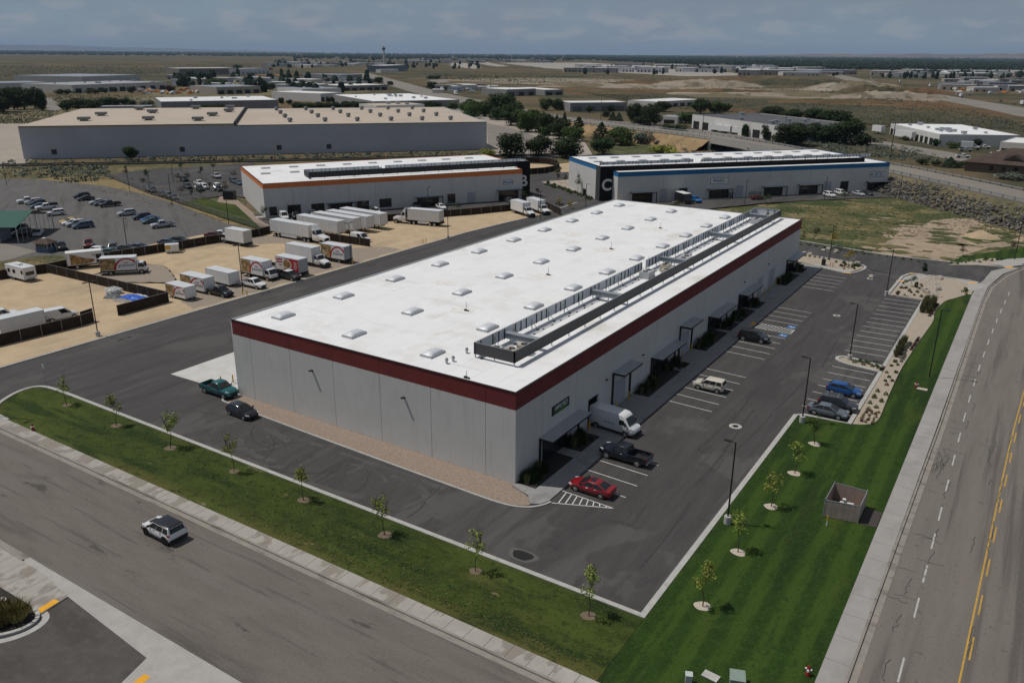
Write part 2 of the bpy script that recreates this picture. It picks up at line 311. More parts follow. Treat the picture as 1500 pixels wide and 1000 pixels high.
M['boxwhite'] = mk('box_white', (.70,.70,.70), .45, var=.03, vs=.6, coord='O', layers=[('n',(.60,.585,.56),.8,(1,1,.4),.56,.75,.4)])
M['boxrib'] = mk('trailer_white', (.60,.60,.60), .5, var=.03, vs=.6, coord='O', layers=[('j',(.42,.42,.43),'X',1.22,.05,.8), ('n',(.50,.485,.47),.6,(1,1,.3),.55,.75,.4)])
M['boxroof'] = mk('box_roof', (.56,.58,.60), .5, var=.05, vs=.6, coord='O')
M['silver_door'] = flatm('silver_door', (.45,.46,.47), .45, .2)
def paint(c, n): return mk('paint_'+n, c, .3, spec=.5, coat=.6, coord='O', var=.02, vs=1)
PC = dict(red=(.22,.006,.012), darkblue=(.005,.008,.018), white=(.72,.72,.72), cream=(.60,.56,.48), black=(.010,.010,.011), blue=(.008,.075,.26),
          graphite=(.030,.031,.034), greyblue=(.115,.135,.155), teal=(.006,.090,.10), navy=(.012,.012,.022), silver=(.40,.41,.43), yellow=(.62,.36,.01),
          slate=(.055,.062,.072), maroon=(.115,.008,.010), bluegrey=(.05,.085,.13), tan=(.33,.29,.23), seagreen=(.03,.09,.10), brightblue=(.01,.15,.42), orange=(.6,.2,.02))
def P(n): return paint(PC[n], n)
def text_mesh(body, size, mat, shear=0.0, bold=0.0, ext=.006, sx=1.0):
    cu = bpy.data.curves.new('lettering', 'FONT'); cu.body = body; cu.size = size; cu.align_x = 'CENTER'; cu.align_y = 'CENTER'
    cu.extrude = ext; cu.shear = shear; cu.offset = bold
    ob = bpy.data.objects.new('lettering', cu); COL.objects.link(ob)
    dg = bpy.context.evaluated_depsgraph_get(); me = bpy.data.meshes.new_from_object(ob.evaluated_get(dg))
    bpy.data.objects.remove(ob); bpy.data.curves.remove(cu)
    if sx != 1: me.transform(Matrix.Diagonal((sx,1,1,1)))
    me.materials.clear(); me.materials.append(mat); me.name = 'lettering'
    return me
def face_rot(nx, ny):
    """rotation that stands local XY text upright on a wall whose outward normal is (nx, ny)"""
    n = Vector((nx,ny,0)).normalized(); x = Vector((0,0,1)).cross(n); mm = Matrix.Identity(3)
    for i in range(3): mm[i][0], mm[i][1], mm[i][2] = x[i], (0,0,1)[i], n[i]
    return mm.to_euler()
# ------------------------------------------------------------------ ground, paving and markings
_z = [-0.32]
def smooth(pts, n=2, closed=False):
    for _ in range(n):
        o = [] if closed else [pts[0]]; m_ = len(pts)
        for i in range(m_ if closed else m_-1):
            a, b = pts[i], pts[(i+1)%m_]; o += [(a[0]*.75+b[0]*.25,a[1]*.75+b[1]*.25),(a[0]*.25+b[0]*.75,a[1]*.25+b[1]*.75)]
        pts = o if closed else o+[pts[-1]]
    return pts
NAT = {'brush':.03,'rust':.03,'pit':.03,'verge':.02,'scrub':.02,'slope':.02,'dirt':.03,'yardgravel':.008,'field':.012,'runway':.01}
def rag(pts, k, seed):
    r = random.Random(seed); o = []
    for i in range(len(pts)):
        a, b = pts[i], pts[(i+1)%len(pts)]; l = math.hypot(b[0]-a[0],b[1]-a[1]); d = math.hypot((a[0]+b[0])/2-CAMP.x,(a[1]+b[1])/2-CAMP.y)*k
        n = max(1,min(40,int(l/max(d,.5)))); nx, ny = -(b[1]-a[1])/(l or 1), (b[0]-a[0])/(l or 1)
        for j in range(n): t = j/n; w = r.uniform(-.3,.3)*min(d,l/n)*(1 if j else 0); o.append((a[0]+(b[0]-a[0])*t+nx*w, a[1]+(b[1]-a[1])*t+ny*w))
    return o
def sheet(name, pts, mat, kind='structure', label=None):
    if mat in NAT: pts = rag(pts, NAT[mat], len(pts)*7+len(name))
    _z[0] += .008; mb = MB(); mb.flat(pts, _z[0]); o = mb.build(name, M[mat]); o['kind'] = kind
    if label: o['label'] = label; o['category'] = name.replace('_',' ')
    return o
def G2(s, z=0.0): return [g2(*map(float, q.split(',')), z) for q in s.split(' ')]
S = 60000
mb = MB(); mb.flat([(-S,-S),(S,-S),(S,S),(-S,S)], -0.32); setting('ground', mb, M['steppe'])
# open country, far to near
sheet('steppe_field', G2('0,152 0,118 250,108 700,112 700,104 560,108 300,100 0,96 -400,95 -400,152'), 'brush')
sheet('rust_field', G2('740,128 900,118 1020,122 980,136 1150,152 1240,176 1300,186 1380,190 1200,176 1060,162 900,152 1000,140 860,140'), 'rust')
sheet('brush_field', G2('820,140 960,136 1060,142 1200,148 1330,160 1500,178 1500,192 1330,186 1180,168 1060,156 960,150'), 'brush')
sheet('rust_slope', G2('1180,134 1280,128 1350,136 1500,166 1500,174 1400,166 1300,156 1200,152'), 'rust')
sheet('gravel_pit', G2('1000,128 1040,124 1100,130 1180,128 1275,128 1290,134 1225,146 1180,146 1120,143 1020,142 975,136'), 'pit')
sheet('dirt_track', G2('1290,146 1340,138 1360,142 1390,152 1330,146'), 'pit')
sheet('airfield_apron', G2('730,92 860,92 1000,100 1110,110 1010,112 900,106 800,100'), 'runway')
sheet('runway', G2('690,91 706,90 745,97 728,98'), 'runway')
sheet('taxiway', G2('660,92 690,93 706,100 695,101 660,97'), 'runway')
sheet('bare_strip', G2('640,116 760,114 900,116 1000,122 880,126 720,122'), 'pit')
sheet('airport_way', G2('625,117 650,116 660,120 640,122'), 'paleroad')
sheet('brush_slope', G2('1085,205 1210,214 1305,228 1400,238 1420,225 1330,210 1230,205 1130,196'), 'brush')
sheet('scrub_bank', G2('-300,300 -300,190 0,178 60,176 60,240 400,232 720,222 860,228 1000,222 1000,250 700,250 355,262 355,320 420,345 100,330 0,300'), 'verge')
sheet('dry_strip', rag(G2('40,262 100,258 155,257 262,294 330,318 395,339 330,326 262,300 200,284 150,274'),.01,3), 'drygrass')
sheet('scrub_corner', G2('-300,182 0,182 60,178 120,160 90,150 0,160 -300,165'), 'scrub')
sheet('green_verge', G2('870,228 880,212 960,205 1000,210 1000,226'), 'field')
sheet('cut_bank', G2('930,190 1000,200 1090,216 1120,224 1000,224 960,206'), 'slope')
sheet('warehouse_yard_east', G2('540,168 640,160 690,158 735,172 855,205 868,226 800,232 715,228 690,190'), 'beigelot')
sheet('warehouse_yard_west', G2('-300,236 -300,182 0,181 110,180 40,238 0,246'), 'beigelot')
sheet('dock_road', G2('713,180 760,190 850,225 830,229 715,212'), 'paleroad')
sheet('north_lane', G2('62,144 72,142 92,155 86,162 70,162'), 'paleroad')
sheet('industrial_avenue', G2('512,108 540,107 650,136 720,150 850,174 1000,184 1000,193 850,184 700,156 620,140'), 'paleroad')
sheet('business_lane', G2('1230,196 1290,206 1400,224 1440,236 1440,241 1380,231 1280,212 1225,201'), 'paleroad')
sheet('industrial_yards', G2('150,150 320,118 420,116 520,112 560,130 500,140 380,140 300,150'), 'scrub')
sheet('truck_yard_far', G2('995,188 1110,196 1130,212 1000,192'), 'paleroad')
# highway on the far slope
hw = [g2(*q) for q in [(1180,102),(1215,108),(1260,119),(1330,134),(1400,146),(1460,156),(1540,172)]]
mb = MB(); mb.ribbon(hw, 38, -.2, -.2); setting('highway', mb, M['paleroad'])
# fields beside the park
sheet('field', [(-45,150),(-34,170),(-20,192),(9,224),(22,199),(37,192),(52,188),(110,190),(62,142),(39.4,137.6),(30,131.5),(14,130.2),(-8,135),(-30,139),(-46,142)], 'field', label='weedy green field between the access road and the rock bank')
sheet('dirt_patch', G2('1268,371 1300,352 1330,344 1352,330 1400,319 1450,322 1420,336 1408,348 1432,357 1500,344 1500,352 1440,364 1400,376 1385,388 1330,382'), 'dirt')
_z[0] += .008; rnd = random.Random(31); dm, gm_ = MB(), MB()
for i in range(120):
    t = rnd.random(); px, py = rnd.uniform(1255,1500), rnd.uniform(318,384); p = g(px,py); r_ = rnd.uniform(.5,2.4)
    (dm if i % 2 else gm_).flat([(p.x+q*math.cos(a)*1.5, p.y+q*math.sin(a)) for a, q in [(k*.5236,r_*rnd.uniform(.55,1.25)) for k in range(12)]], _z[0]+(i % 40)*.0008+(.04 if i % 2 == 0 else 0))
o = dm.build('bare_patches', M['dirt']); o['kind'] = 'stuff'; o['label'] = 'bare dirt spots in the weedy field'; o['category'] = 'dirt'
o = gm_.build('weed_patches', M['field']); o['kind'] = 'stuff'; o['label'] = 'weed patches breaking up the bare dirt'; o['category'] = 'weeds'; _z[0] += .09
sheet('roadside_lawn', G2('1388,385 1412,375 1500,362 1560,366 1500,380 1470,384 1440,387'), 'lawny')
sheet('left_car_park', [g2(*q) for q in [(-250,262),(0,262),(60,263),(150,272),(200,282),(260,299),(330,327),(394,340)]]+[(-114.9,69.8),(-126,59.5),(-128.5,24),(-140,15),(-175,-10),(-230,-40)], 'oldlot')
sheet('gate_lane', G2('-60,352 0,355 30,362 55,368 0,384 -60,392'), 'paleroad')
sheet('dry_mound', G2('-60,400 0,383 55,375 90,374 100,380 72,388 0,402'), 'verge')
sheet('rear_car_park', G2('155,257 200,250 275,245 372,238 375,292 330,286 300,291 262,297 215,282'), 'lot')
sheet('tenant_lawn', G2('262,297 300,290 320,296 345,298 372,318 395,338 385,338 330,320'), 'lawn')
sheet('paved_terrace', G2('318,296 322,288 345,288 352,297 400,334 380,332 345,300'), 'gravel')
sheet('front_parking_north', [(-137,84),(-131,80.5),(-124,77)]+[(-118,79),(-104,96),(-100.5,100),(-92,116),(-86,131),(-79,151),(-84,154),(-92,150)], 'drive')
sheet('front_parking_east', G2('860,300 990,300 1012,309 1120,297.5 1200,293 1346,287.5 1320,279 1200,284 1100,289 990,296 900,300'), 'drive')
yard = [(-76.5,-15),(-76.5,97),(-75.3,112),(-73.5,128),(-75,150),(-80,154),(-86,131),(-92,116),(-100.5,99),(-103,95),(-115,70),(-126,59.5),(-128,24),(-131,10),(-150,-25),(-90,-60)]
sheet('storage_yard', yard, 'yard', label='tan dirt storage yard full of parked trucks and trailers')
sheet('parking_gravel', [(-77.2,20),(-77.0,74),(-82,74),(-91,66),(-92.5,29),(-96,28),(-108,20),(-112,22),(-114,33),(-108,36),(-97,31),(-86,23)], 'yardgravel')
sheet('turning_gravel', [(-118,52),(-100,66),(-92,70),(-94,73),(-116,66),(-121,58)], 'yardgravel')
sheet('side_road', G2('771,258 800,254 838,252 838,263 792,266.5 835,280 880,294 940,312 900,322 840,314 800,296 775,282'), 'drive')
# asphalt
def asphalt(name, pts, mat, z=0.0, label=None):
    mb = MB(); mb.flat(pts, z); return setting(name, mb, M[mat], label)
drive = asphalt('side_drive', [(-75.8,-22.3),(-75.8,97),(-74.6,112),(-72.8,128),(-74,150),(-79,158),(-86,170),(-93,186),(-78,200),(-70,190),(-60,160),(-45,150),(-41.7,136),(-41.7,-11.6),(-61,-11.6),(-64.8,-12.2),(-66.0,-14.6),(-64,-18),(-61.8,-20.2),(-61.5,-22.3)], 'drive', 0.0, 'dark asphalt drive between the yard and the big warehouse')
lot = asphalt('parking_lot', [(-41.7,-11.6),(19.1,-11.6),(19.1,33.0),(25.1,33.6),(25.1,53.9),(20.3,54.6),(18.7,56.1),(19.5,58.2),(25.1,56.6),(25.1,95.6),(19.0,96.0),(19.2,112.4),(14,113.6),(12.4,114.6),(10.6,107.7),(4.6,110),(-41.7,112)], 'lot', 0.002, 'dark asphalt parking lot around the big warehouse')
asphalt('access_road', [(-41.7,112),(4,111),(12.4,114.6),(19.2,112.4),(21.9,115.6),(31,115.4),(34.2,113.5),(36.2,124.5),(39.6,136.6),(30,130.8),(14,129.8),(-8,134.2),(-41.7,137)], 'drive', 0.004)
asphalt('street', [(-260,-33.6),(70,-33.6),(70,-22.35),(-260,-22.35)], 'street', 0.0, 'worn brown street with the white SUV on it')
asphalt('driveway', [(-20.2,-34.9),(-8.6,-35.7),(-7.6,-39),(-7,-60),(-34,-60),(-24,-41),(-20.0,-37.6)], 'driveway', 0.002)
# right-hand road, gently curving
rc = [(34.3,-40),(34.4,0),(34.6,40),(34.5,80),(34.5,102),(34.9,113),(36.8,125),(39.8,135.5),(44,146),(52,160),(66,178)]
wid = [17]*9+[17,17]
east = [(x+17-(0 if y < 100 else (y-100)*.02), y-(.35*(y-100) if y > 100 else 0)) for x, y in rc]
road = asphalt('road', rc+[(95,190),(110,170)]+east[::-1], 'road', -0.004, 'grey two way road with yellow centre line along the lawn')
lm = MB(); yl = MB(); ck = MB()
def yline(y): return 40.75+.0195*(y+6)+(.00045*(y-30)**2 if y > 30 else 0)
ys = [-40+4*i for i in range(50)]
yl.ribbon([(yline(y), y) for y in ys if y < 130], .13, .004, .004)
for i in range(30):
    y = -40+6.1*i; yl.ribbon([(yline(y)+.32, y),(yline(y+3)+.32, y+3)], .12, .004, .004)
for y in [-22,-15.2,-8.6,-.4,4.9,10.7,16.2,22.6,29.2,35.8,42.4,49,55.6,62.2,68.8,75.4,82,88.6,95.2,101.8,108.4]:
    x = 37.15-.011*max(0,y+9) if y < 45 else 36.55+.0005*(y-45)**2*.7
    lm.ribbon([(x,y),(x-.02+.0004*max(0,y-45),y+2.9)], .14, .004, .004)
lm.build('lane_marking', M['laneworn'], road); yl.build('centre_line', M['laneyellow'], road)
rnd = random.Random(5)
def crack(x, y, dx, dy, w, n):
    pts = []
    for i in range(n+1):
        t = i/n; pts.append((x+dx*t+(rnd.uniform(-.16,.16) if 0 < i < n else 0), y+dy*t+(rnd.uniform(-.25,.25) if 0 < i < n else 0)))
    ck.ribbon(pts, w, .007, .007)
for i in range(34):
    y = rnd.uniform(-12,112); x = rnd.choice([34.9,35.2,35.6,36.0]) ; crack(x, y, rnd.uniform(.7,2.2), rnd.uniform(-.35,.25), rnd.uniform(.03,.06), 6)
for x, y, dx, dy in [(36.2,-9,.1,2.6),(36.0,-3,.15,2.5),(36.0,2.3,.15,2.8),(37.0,8,.15,2.6),(37.0,12.5,.1,2.2),(36.8,21,.2,4.2),(35.6,25,.3,4.2),(35.4,27.5,-.2,4.6),(36.0,28.5,.2,3.4),(35.9,31,-.4,2.2),(37.2,46,.1,3),(40.2,31,-.6,5.5),(40.0,35,.3,3.5),(39.9,12,.1,3),(41.2,13,.1,6),(41.35,22,.1,7),(41.0,-3,.1,4),(41.6,36,.1,5),(40.4,26.5,.05,1.6),(37.0,40,.15,3),(36.7,60,.2,3)]:
    crack(x, y, dx, dy, .055, 9)
for i in range(7): crack(35.0+.16*i, 27+rnd.uniform(-1,3), rnd.uniform(-.3,.5), rnd.uniform(1.5,3.2), .05, 7)
ck.build('crack_sealant', M['crack'], road)
# stall lines and hatching
st = MB(); hz = .006
def sl(x0, y0, x1, y1, w=.1): st.ribbon([(x0,y0),(x1,y1)], w, hz, hz)
for y in [4.1,6.8,9.4,12.1,28.6,31.2,33.9,36.6,39.3,42.0,50.4,53.1,55.8,58.5,61.2,63.9,69.1,71.7,74.4,77.2,93.5,96.4,99.1,101.7,104.5]: sl(4.65,y,10.45,y-.25)
sl(4.65,-1.15,10.35,1.35); sl(4.6,1.55,10.35,1.35)
for i in range(8):
    x = 5.2+.62*i; yb = -1.15+2.5*(x-4.65)/5.7; yt = 1.55-.2*(x-4.6)/5.75
    if yt-yb > .25: sl(x+.25,yb+.1,x-.1,yt)
sl(4.7,66.5,10.5,66.2); sl(10.5,63.7,10.5,66.2)
for i in range(11): sl(4.9+.52*i,63.9,5.5+.52*i if i < 10 else 10.5,66.3,.11)
for y in [60.8,63.5,66.2,69.0,71.7,74.4,77.1,79.8,82.6,85.3,88.0,90.7,93.4]: sl(19.3,y,24.85,y+.25)
for y in [52.8,50.0,47.2,44.5,41.8,39.0,36.4]: sl(19.2,y,24.7,y-.1)
st.build('stall_lines', M['lanewhite'], lot)
ad = MB(); aw = MB()
for y in (67.4,62.4):
    ad.flat([(9.1,y-.65),(10.4,y-.65),(10.4,y+.65),(9.1,y+.65)], .006)
    aw.tube((10.12,y,.009),(10.12,y,.011),.11,n=10)
    aw.ribbon([(10.0,y),(9.62,y-.02),(9.62,y+.28),(9.32,y+.34)], .09, .010, .010)
    aw.ribbon([(9.75+.30*math.cos(t),y-.08+.30*math.sin(t)) for t in [2.2+.45*i for i in range(10)]], .08, .0105, .0105)
ad.build('accessible_symbol', M['adablue'], lot); aw.build('wheelchair_symbol', M['lanewhite'], lot)
tm = MB(); rnd = random.Random(17)
for i in range(26):
    cx, cy, r0 = rnd.uniform(-42,-8), rnd.uniform(-14,-1), rnd.uniform(4.5,8.5); a0 = rnd.uniform(0,6.28); sp_a = rnd.uniform(.5,1.3); w_ = rnd.uniform(.12,.30)
    pts = [(cx+r0*math.cos(a0+sp_a*k/12), cy+r0*math.sin(a0+sp_a*k/12)) for k in range(13)]
    pts = [q for q in pts if -11.2 < q[1] < -4.3]
    if len(pts) > 3: tm.ribbon(pts, w_, .0045+.00005*i, .0045+.00005*i)
for i in range(16):
    x = rnd.uniform(11.2,18.4); y = rnd.uniform(-9,90); tm.ribbon([(x+.35*math.sin(k*.3+i),y+k*1.6) for k in range(9)], rnd.uniform(.14,.24), .0056+.00005*i, .0056+.00005*i)
tm.build('tyre_marks', mk('tyre_mark',(.046,.043,.042),.8,spec=.25,var=.2,vs=2), lot)
# manholes and patches set in the asphalt
mh = MB()
for x, y, r in [(14.2,25.9,.75),(14.4,77.9,.62),(14.4,106.8,.6),(7,131.5,.5)]:
    mh.tube((x,y,.004),(x,y,.009),r,n=20); mh.tube((x,y,.010),(x,y,.013),r*.48,n=16,mi=1)
mh.build('manhole', [M['kerb'],M['tyre']], lot)
mh = MB(); pts = [(7.2+(.85+.12*math.sin(3*t))*math.cos(t)*1.15, -10.1+(.72+.1*math.cos(2*t))*math.sin(t)) for t in [.39*i for i in range(16)]]
mh.flat([(7.2+(q[0]-7.2)*1.45,-10.1+(q[1]+10.1)*1.35) for q in pts], .0062, 1); mh.flat(pts, .009); mh.build('storm_drain', [M['tyre'], mk('dust_ring',(.105,.10,.095),.9,var=.1,vs=3)], lot)
mk('dust_stain',(.083,.079,.076),.9,spec=.2,var=.12,vs=.9,layers=[('n',(.062,.058,.057),.5,(.6,1,1),.50,.62,.7),('n',(.105,.10,.096),.35,(1,1,1),.60,.70,.6)])
mb = MB(); rnd = random.Random(23)
for i in range(14):
    cx, cy, r0, a0 = rnd.uniform(-36,-10), rnd.uniform(-9,-6), rnd.uniform(2.5,5), rnd.uniform(0,6.28); pts = [(cx+r0*1.6*math.cos(a0+.2*k), min(-4.6,max(-11.3,cy+r0*math.sin(a0+.2*k)))) for k in range(9)]
    mb.ribbon(pts, rnd.uniform(.3,1.0), .0030+.00004*i, .0030+.00004*i)
mb.build('dust_stain', MATS['dust_stain'], lot)
# stall lines before the tenant buildings
def bay_lines(p0, p1, n, a, b, z):
    p0, p1 = Vector(p0), Vector(p1); d = (p1-p0).normalized(); o = Vector((d.y,-d.x)); mb = MB()
    for i in range(n):
        c = p0+d*((p1-p0).length*i/n); q, r = c+o*a, c+o*b; mb.ribbon([(q.x,q.y),(r.x,r.y)], .14, z, z)
    setting('stall_lines', mb, M['laneworn'])
bay_lines(g2(1020,294), g2(1316,279), 27, 2.2, 7.6, -.03); bay_lines(g2(402,318), g2(762,289), 25, 2.4, 7.6, -.03)
bay_lines(g2(240,289), g2(185,266), 10, -5, 0, -.03); bay_lines(g2(275,281), g2(345,277), 10, -5, 5, -.03); bay_lines(g2(260,248), g2(360,240), 16, 0, 5, -.03)
# lawns
def slab(name, pts, z0, z1, mat, label=None):
    mb = MB(); mb.prism(pts, z0, z1); return setting(name, mb, M[mat], label)
slab('front_lawn', smooth([(-58,-20.15),(-61.6,-20.1),(-63.8,-18.2),(-65.6,-14.6),(-65,-12.5),(-61,-12.15),(-56,-12.15)],3)+[(19.55,-12.15),(19.55,-20.15)], -.2, .08, 'lawn', 'long grass strip with young trees between street and warehouse')
slab('east_lawn', [(19.58,-30),(32.3,-30),(32.3,105)]+smooth([(31.6,104.6),(30.0,100.5),(28.7,97.8),(28.2,92),(28.1,88),(28.6,84),(28.2,75),(27.8,64),(27.6,55.7),(27.9,43.2),(28.2,37),(27.4,34.8),(25.6,33.9)])+[(19.58,33.4)], -.2, .078, 'lawny', 'striped mown lawn between parking lot and road')
slab('planting_bed', smooth([(25.65,34.0),(27.4,34.9),(28.1,37),(27.8,43.2),(27.5,55.7),(27.7,64),(28.1,75),(28.5,84),(28.0,88),(28.1,92),(28.6,97.8),(29.9,100.5),(31.5,104.6)])+[(32.2,105),(32.2,113.2)]+smooth([(31.8,114.6),(30.8,115.6),(22,115.6),(20.6,114),(19.9,111.6)])+[(19.7,96.6),(25.6,96.2)], -.2, .10, 'sandgravel', 'tan gravel planting bed between parking bays and lawn')
slab('bay_island', smooth([(25.05,56.2),(20.6,57.5),(19.2,56.6),(19.9,55.4),(25.05,54.4)]), -.2, .10, 'sandgravel')
slab('gravel_strip', [(-40.9,-2.45),(-20,-3.2)]+smooth([(-4,-3.65),(1.2,-3.75),(3.0,-3.1),(3.5,-2.4),(2.3,-1.25),(-.02,-.6)])+[(-.02,-.02),(-41.2,-.02)], -.1, .06, 'gravel', 'pink gravel strip along the front wall of the warehouse')
slab('corner_bed', [(.4,112.5),(3.8,110.9),(5.2,110.6),(9.9,108.5),(11.9,115.0),(9,118.2),(2,119.6),(-6,121),(-6,113.4)], -.2, .10, 'sandgravel')
slab('corner_bed_far', G2('1388,388.5 1410,384 1440,379 1458,379 1470,384 1468,389'), -.2, .10, 'sandgravel')
slab('yard_verge', [(-76.6,-12),(-90,-15),(-120,-30),(-90,-40),(-76.6,-24)], -.2, .05, 'lawn')
# kerbs
kb = MB()
def kerb(pts, w=.42, h=.14): kb.ribbon(pts, w, -.1, h)
kerb(smooth([(-58,-20.15),(-61.7,-20.1),(-64,-18.2),(-65.85,-14.6),(-65.2,-12.2),(-61,-11.9),(-56,-11.9)],3)+[(19.1,-11.9)], .45)
kerb([(19.33,-12.12),(19.33,32.9),(20.2,33.55),(25.3,33.9),(25.35,54.0)]+smooth([(25.2,54.05),(20.3,54.8),(18.8,56.2),(19.7,57.95),(25.2,56.45)],3)+[(25.35,56.4),(25.35,95.8),(19.3,96.3),(19.5,112.0),(20.3,114.8),(22,116.0),(31,116.0),(32.6,115.2)], .5)
kerb([(-76.05,-45),(-76.05,97),(-74.8,112),(-73,128),(-74.2,150)], .4)
kerb(smooth([(-42.4,-1.0),(-42.2,-2.4),(-40.4,-2.65),(-20,-3.4),(-4,-3.85),(1.2,-3.95),(3.3,-3.3),(4.4,-2.1),(4.75,-1.0)]), .22, .1)
kerb(smooth([(4.75,110.2),(9.5,108.3),(10.9,109.0),(12.3,114.6),(11.4,117.2),(9.2,118.5),(2,119.9),(-8,121.4)]), .4)
kerb([(-40,137),(-8,134.4),(14,130.0),(30,131.0),(36,132.4),(39.2,136.8)], .45)
ko = setting('kerb', kb, M['kerb'])
gt = MB()
gt.ribbon([(-260,-22.1),(60,-22.1)], .5, -.1, .012); gt.ribbon([(-260,-33.85),(-27,-33.85)], .5, -.1, .012)
gt.ribbon([(p[0]+.12,p[1]) for p in rc], .55, -.1, .012); setting('gutter', gt, M['gutter'])
kk = MB(); kk.ribbon([(-260,-21.75),(60,-21.75)], .2, -.1, .15); kk.ribbon([(p[0]-.24,p[1]) for p in rc], .2, -.1, .15); kk.ribbon([(-260,-34.2),(-28,-34.2)], .2,-.1,.15)
setting('kerb', kk, M['gutter'])  # darker gutter tone puts the shade of the kerb face into its colour
# pavements
slab('pavement', [(-75.8,-21.65),(-75.8,-20.4),(-61.7,-20.15),(31,-20.15),(31,-21.65)], -.1, .10, 'walkx', 'concrete pavement along the street, patchy with damp')
slab('pavement', [(32.3,-30),(34.0,-30),(34.15,40),(34.1,102),(34.4,113),(36.1,125.4),(38.6,133),(37,133),(34,127),(33.2,117.2),(32.6,113.4),(32.3,105)], -.1, .112, 'walky', 'concrete pavement beside the two way road')
slab('pavement', [(-260,-34.3),(-260,-37.2),(-25.6,-37.2),(-20.9,-37.1),(-19.6,-37.6),(-20.0,-34.9),(-24.5,-34.3)], -.1, .10, 'walkx')
slab('driveway_apron', [(-25,-33.62),(4,-33.62),(4,-44),(-7.4,-44),(-7.6,-39),(-8.6,-35.7),(-20.2,-34.85),(-21,-36),(-28,-36.5),(-28,-33.62)], -.1, .02, 'concrete')
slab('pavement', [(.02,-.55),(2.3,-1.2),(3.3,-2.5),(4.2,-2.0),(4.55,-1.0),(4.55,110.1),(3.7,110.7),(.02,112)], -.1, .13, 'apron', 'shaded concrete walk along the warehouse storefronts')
slab('dock_apron', [(-54.9,-.4),(-54.6,40),(-41.3,40),(-41.3,-.9),(-47.9,-.2)], -.05, .012, 'dock', 'pale concrete dock apron beside the warehouse corner')
slab('yard_crossing', [(-76.5,3.2),(-78.3,12.6),(-78.3,14),(-77.5,31),(-76.3,33),(-76.3,3.0)], -.1, .03, 'concrete')
slab('yard_crossing', [(-76.5,58.5),(-78.6,63),(-78.2,72),(-76.3,76)], -.1, .03, 'concrete')
slab('bed_corner_walk', [(19.9,111.6),(22,115.6),(24.2,115.5),(23.2,112.4),(21.6,106.5),(19.85,103.5)], -.1, .108, 'concrete')
slab('bed_corner_walk', [(28.6,115.8),(32.2,115.2),(34.2,113),(32.3,108),(31.2,108.6),(31.0,112.8)], -.1, .116, 'concrete')
slab('bed_corner_walk', [(2.2,111.5),(4.0,110.9),(9.9,108.5),(10.6,110.8),(8.6,111.4),(5.4,111.3),(3.0,113.2)], -.1, .108, 'concrete')
slab('far_walk', G2('1452,386 1475,380 1510,378 1510,384 1478,392'), -.1, .108, 'concrete')
slab('storefront_walk', G2('985,297 1318,280 1318,277.6 985,293.8'), -.1, .06, 'concrete')
slab('storefront_walk', [(-133.8,82.0),(-132.0,80.7),(-91,145.0),(-92.3,146.2)], -.1, .06, 'concrete')
slab('planting_strip', G2('783,266 830,262 876,287 940,304 930,306 860,290 800,272'), -.1, .06, 'sandgravel')
slab('planting_strip', G2('770,288 800,283 850,303 835,310'), -.1, .06, 'sandgravel')
slab('driveway_island', [(-60,-37.35),(-21.0,-37.3),(-19.7,-37.7),(-19.3,-38.6),(-19.8,-39.9),(-21.5,-41.5),(-60,-60)], -.1, .11, 'darkmulch')
kk = MB(); kk.ribbon(smooth([(-20.9,-37.1),(-19.3,-37.5),(-18.9,-38.7),(-19.5,-40.1),(-21.3,-41.8),(-30,-47)]), .3, -.1, .2); kk.ribbon(smooth([(-20.1,-36.9),(-18.75,-37.2),(-18.3,-38.7),(-19.0,-40.5),(-21.0,-42.4),(-29.6,-47.8)]), .5, -.1, .015); setting('kerb', kk, M['kerb'])
tp = MB()
def pad(x, y, w, d, rz, z=.118):
    c, s = math.cos(rz), math.sin(rz); tp.flat([(x+c*i-s*j, y+s*i+c*j) for i, j in ((-w,-d),(w,-d),(w,d),(-w,d))], z)
pad(-20.15,-36.5,.32,.85,.1); pad(-6.9,-37.6,.32,.85,.1,.03)
for px, py in [(1241,400.5),(1319,412.5),(1338,401.5),(1424,415)]:
    p = g(px,py); pad(p.x,p.y,.75,.42,.15,.125)
pad(4.15,65.2,.32,.8,0,.138)
p = g(1477,392); pad(p.x,p.y,.9,.6,.5,.125)
setting('tactile_paving', tp, M['tactile'])
# raised road, bridge and rock bank on the right
z5 = 5.0
rr = [g2(px,py,z5) for px,py in [(790,170),(850,177),(920,186),(1000,195),(1060,203),(1120,213),(1200,228),(1310,247),(1420,270),(1520,292),(1640,318)]]
mb = MB(); mb.ribbon(rr, 15, z5-.6, z5); ero = setting('embankment_road', mb, M['paleroad'])
gd = MB()
for side in (-7.0, 7.0):
    q = offset(rr, side); gd.ribbon(q, .12, z5+.45, z5+.8)
    for i in range(len(q)-1):
        a, b = Vector((*q[i],0)), Vector((*q[i+1],0)); n = int((b-a).length/4)
        for k in range(n):
            c = a.lerp(b,k/n); gd.box(c.x-.1,c.y-.1,z5-.1,c.x+.1,c.y+.1,z5+.85,1)
o = gd.build('guardrail', [M['steel'],M['frame']]); tag(o, 'steel guardrail on dark posts along the raised road', 'guardrail')
lnm = MB(); lnm.ribbon(rr, .15, z5+.006, z5+.006); lnm.build('centre_line', M['laneyellow'], ero)
near = offset(rr, -7.5); far = offset(rr, 7.5)
mb = MB(); rnd = random.Random(3)
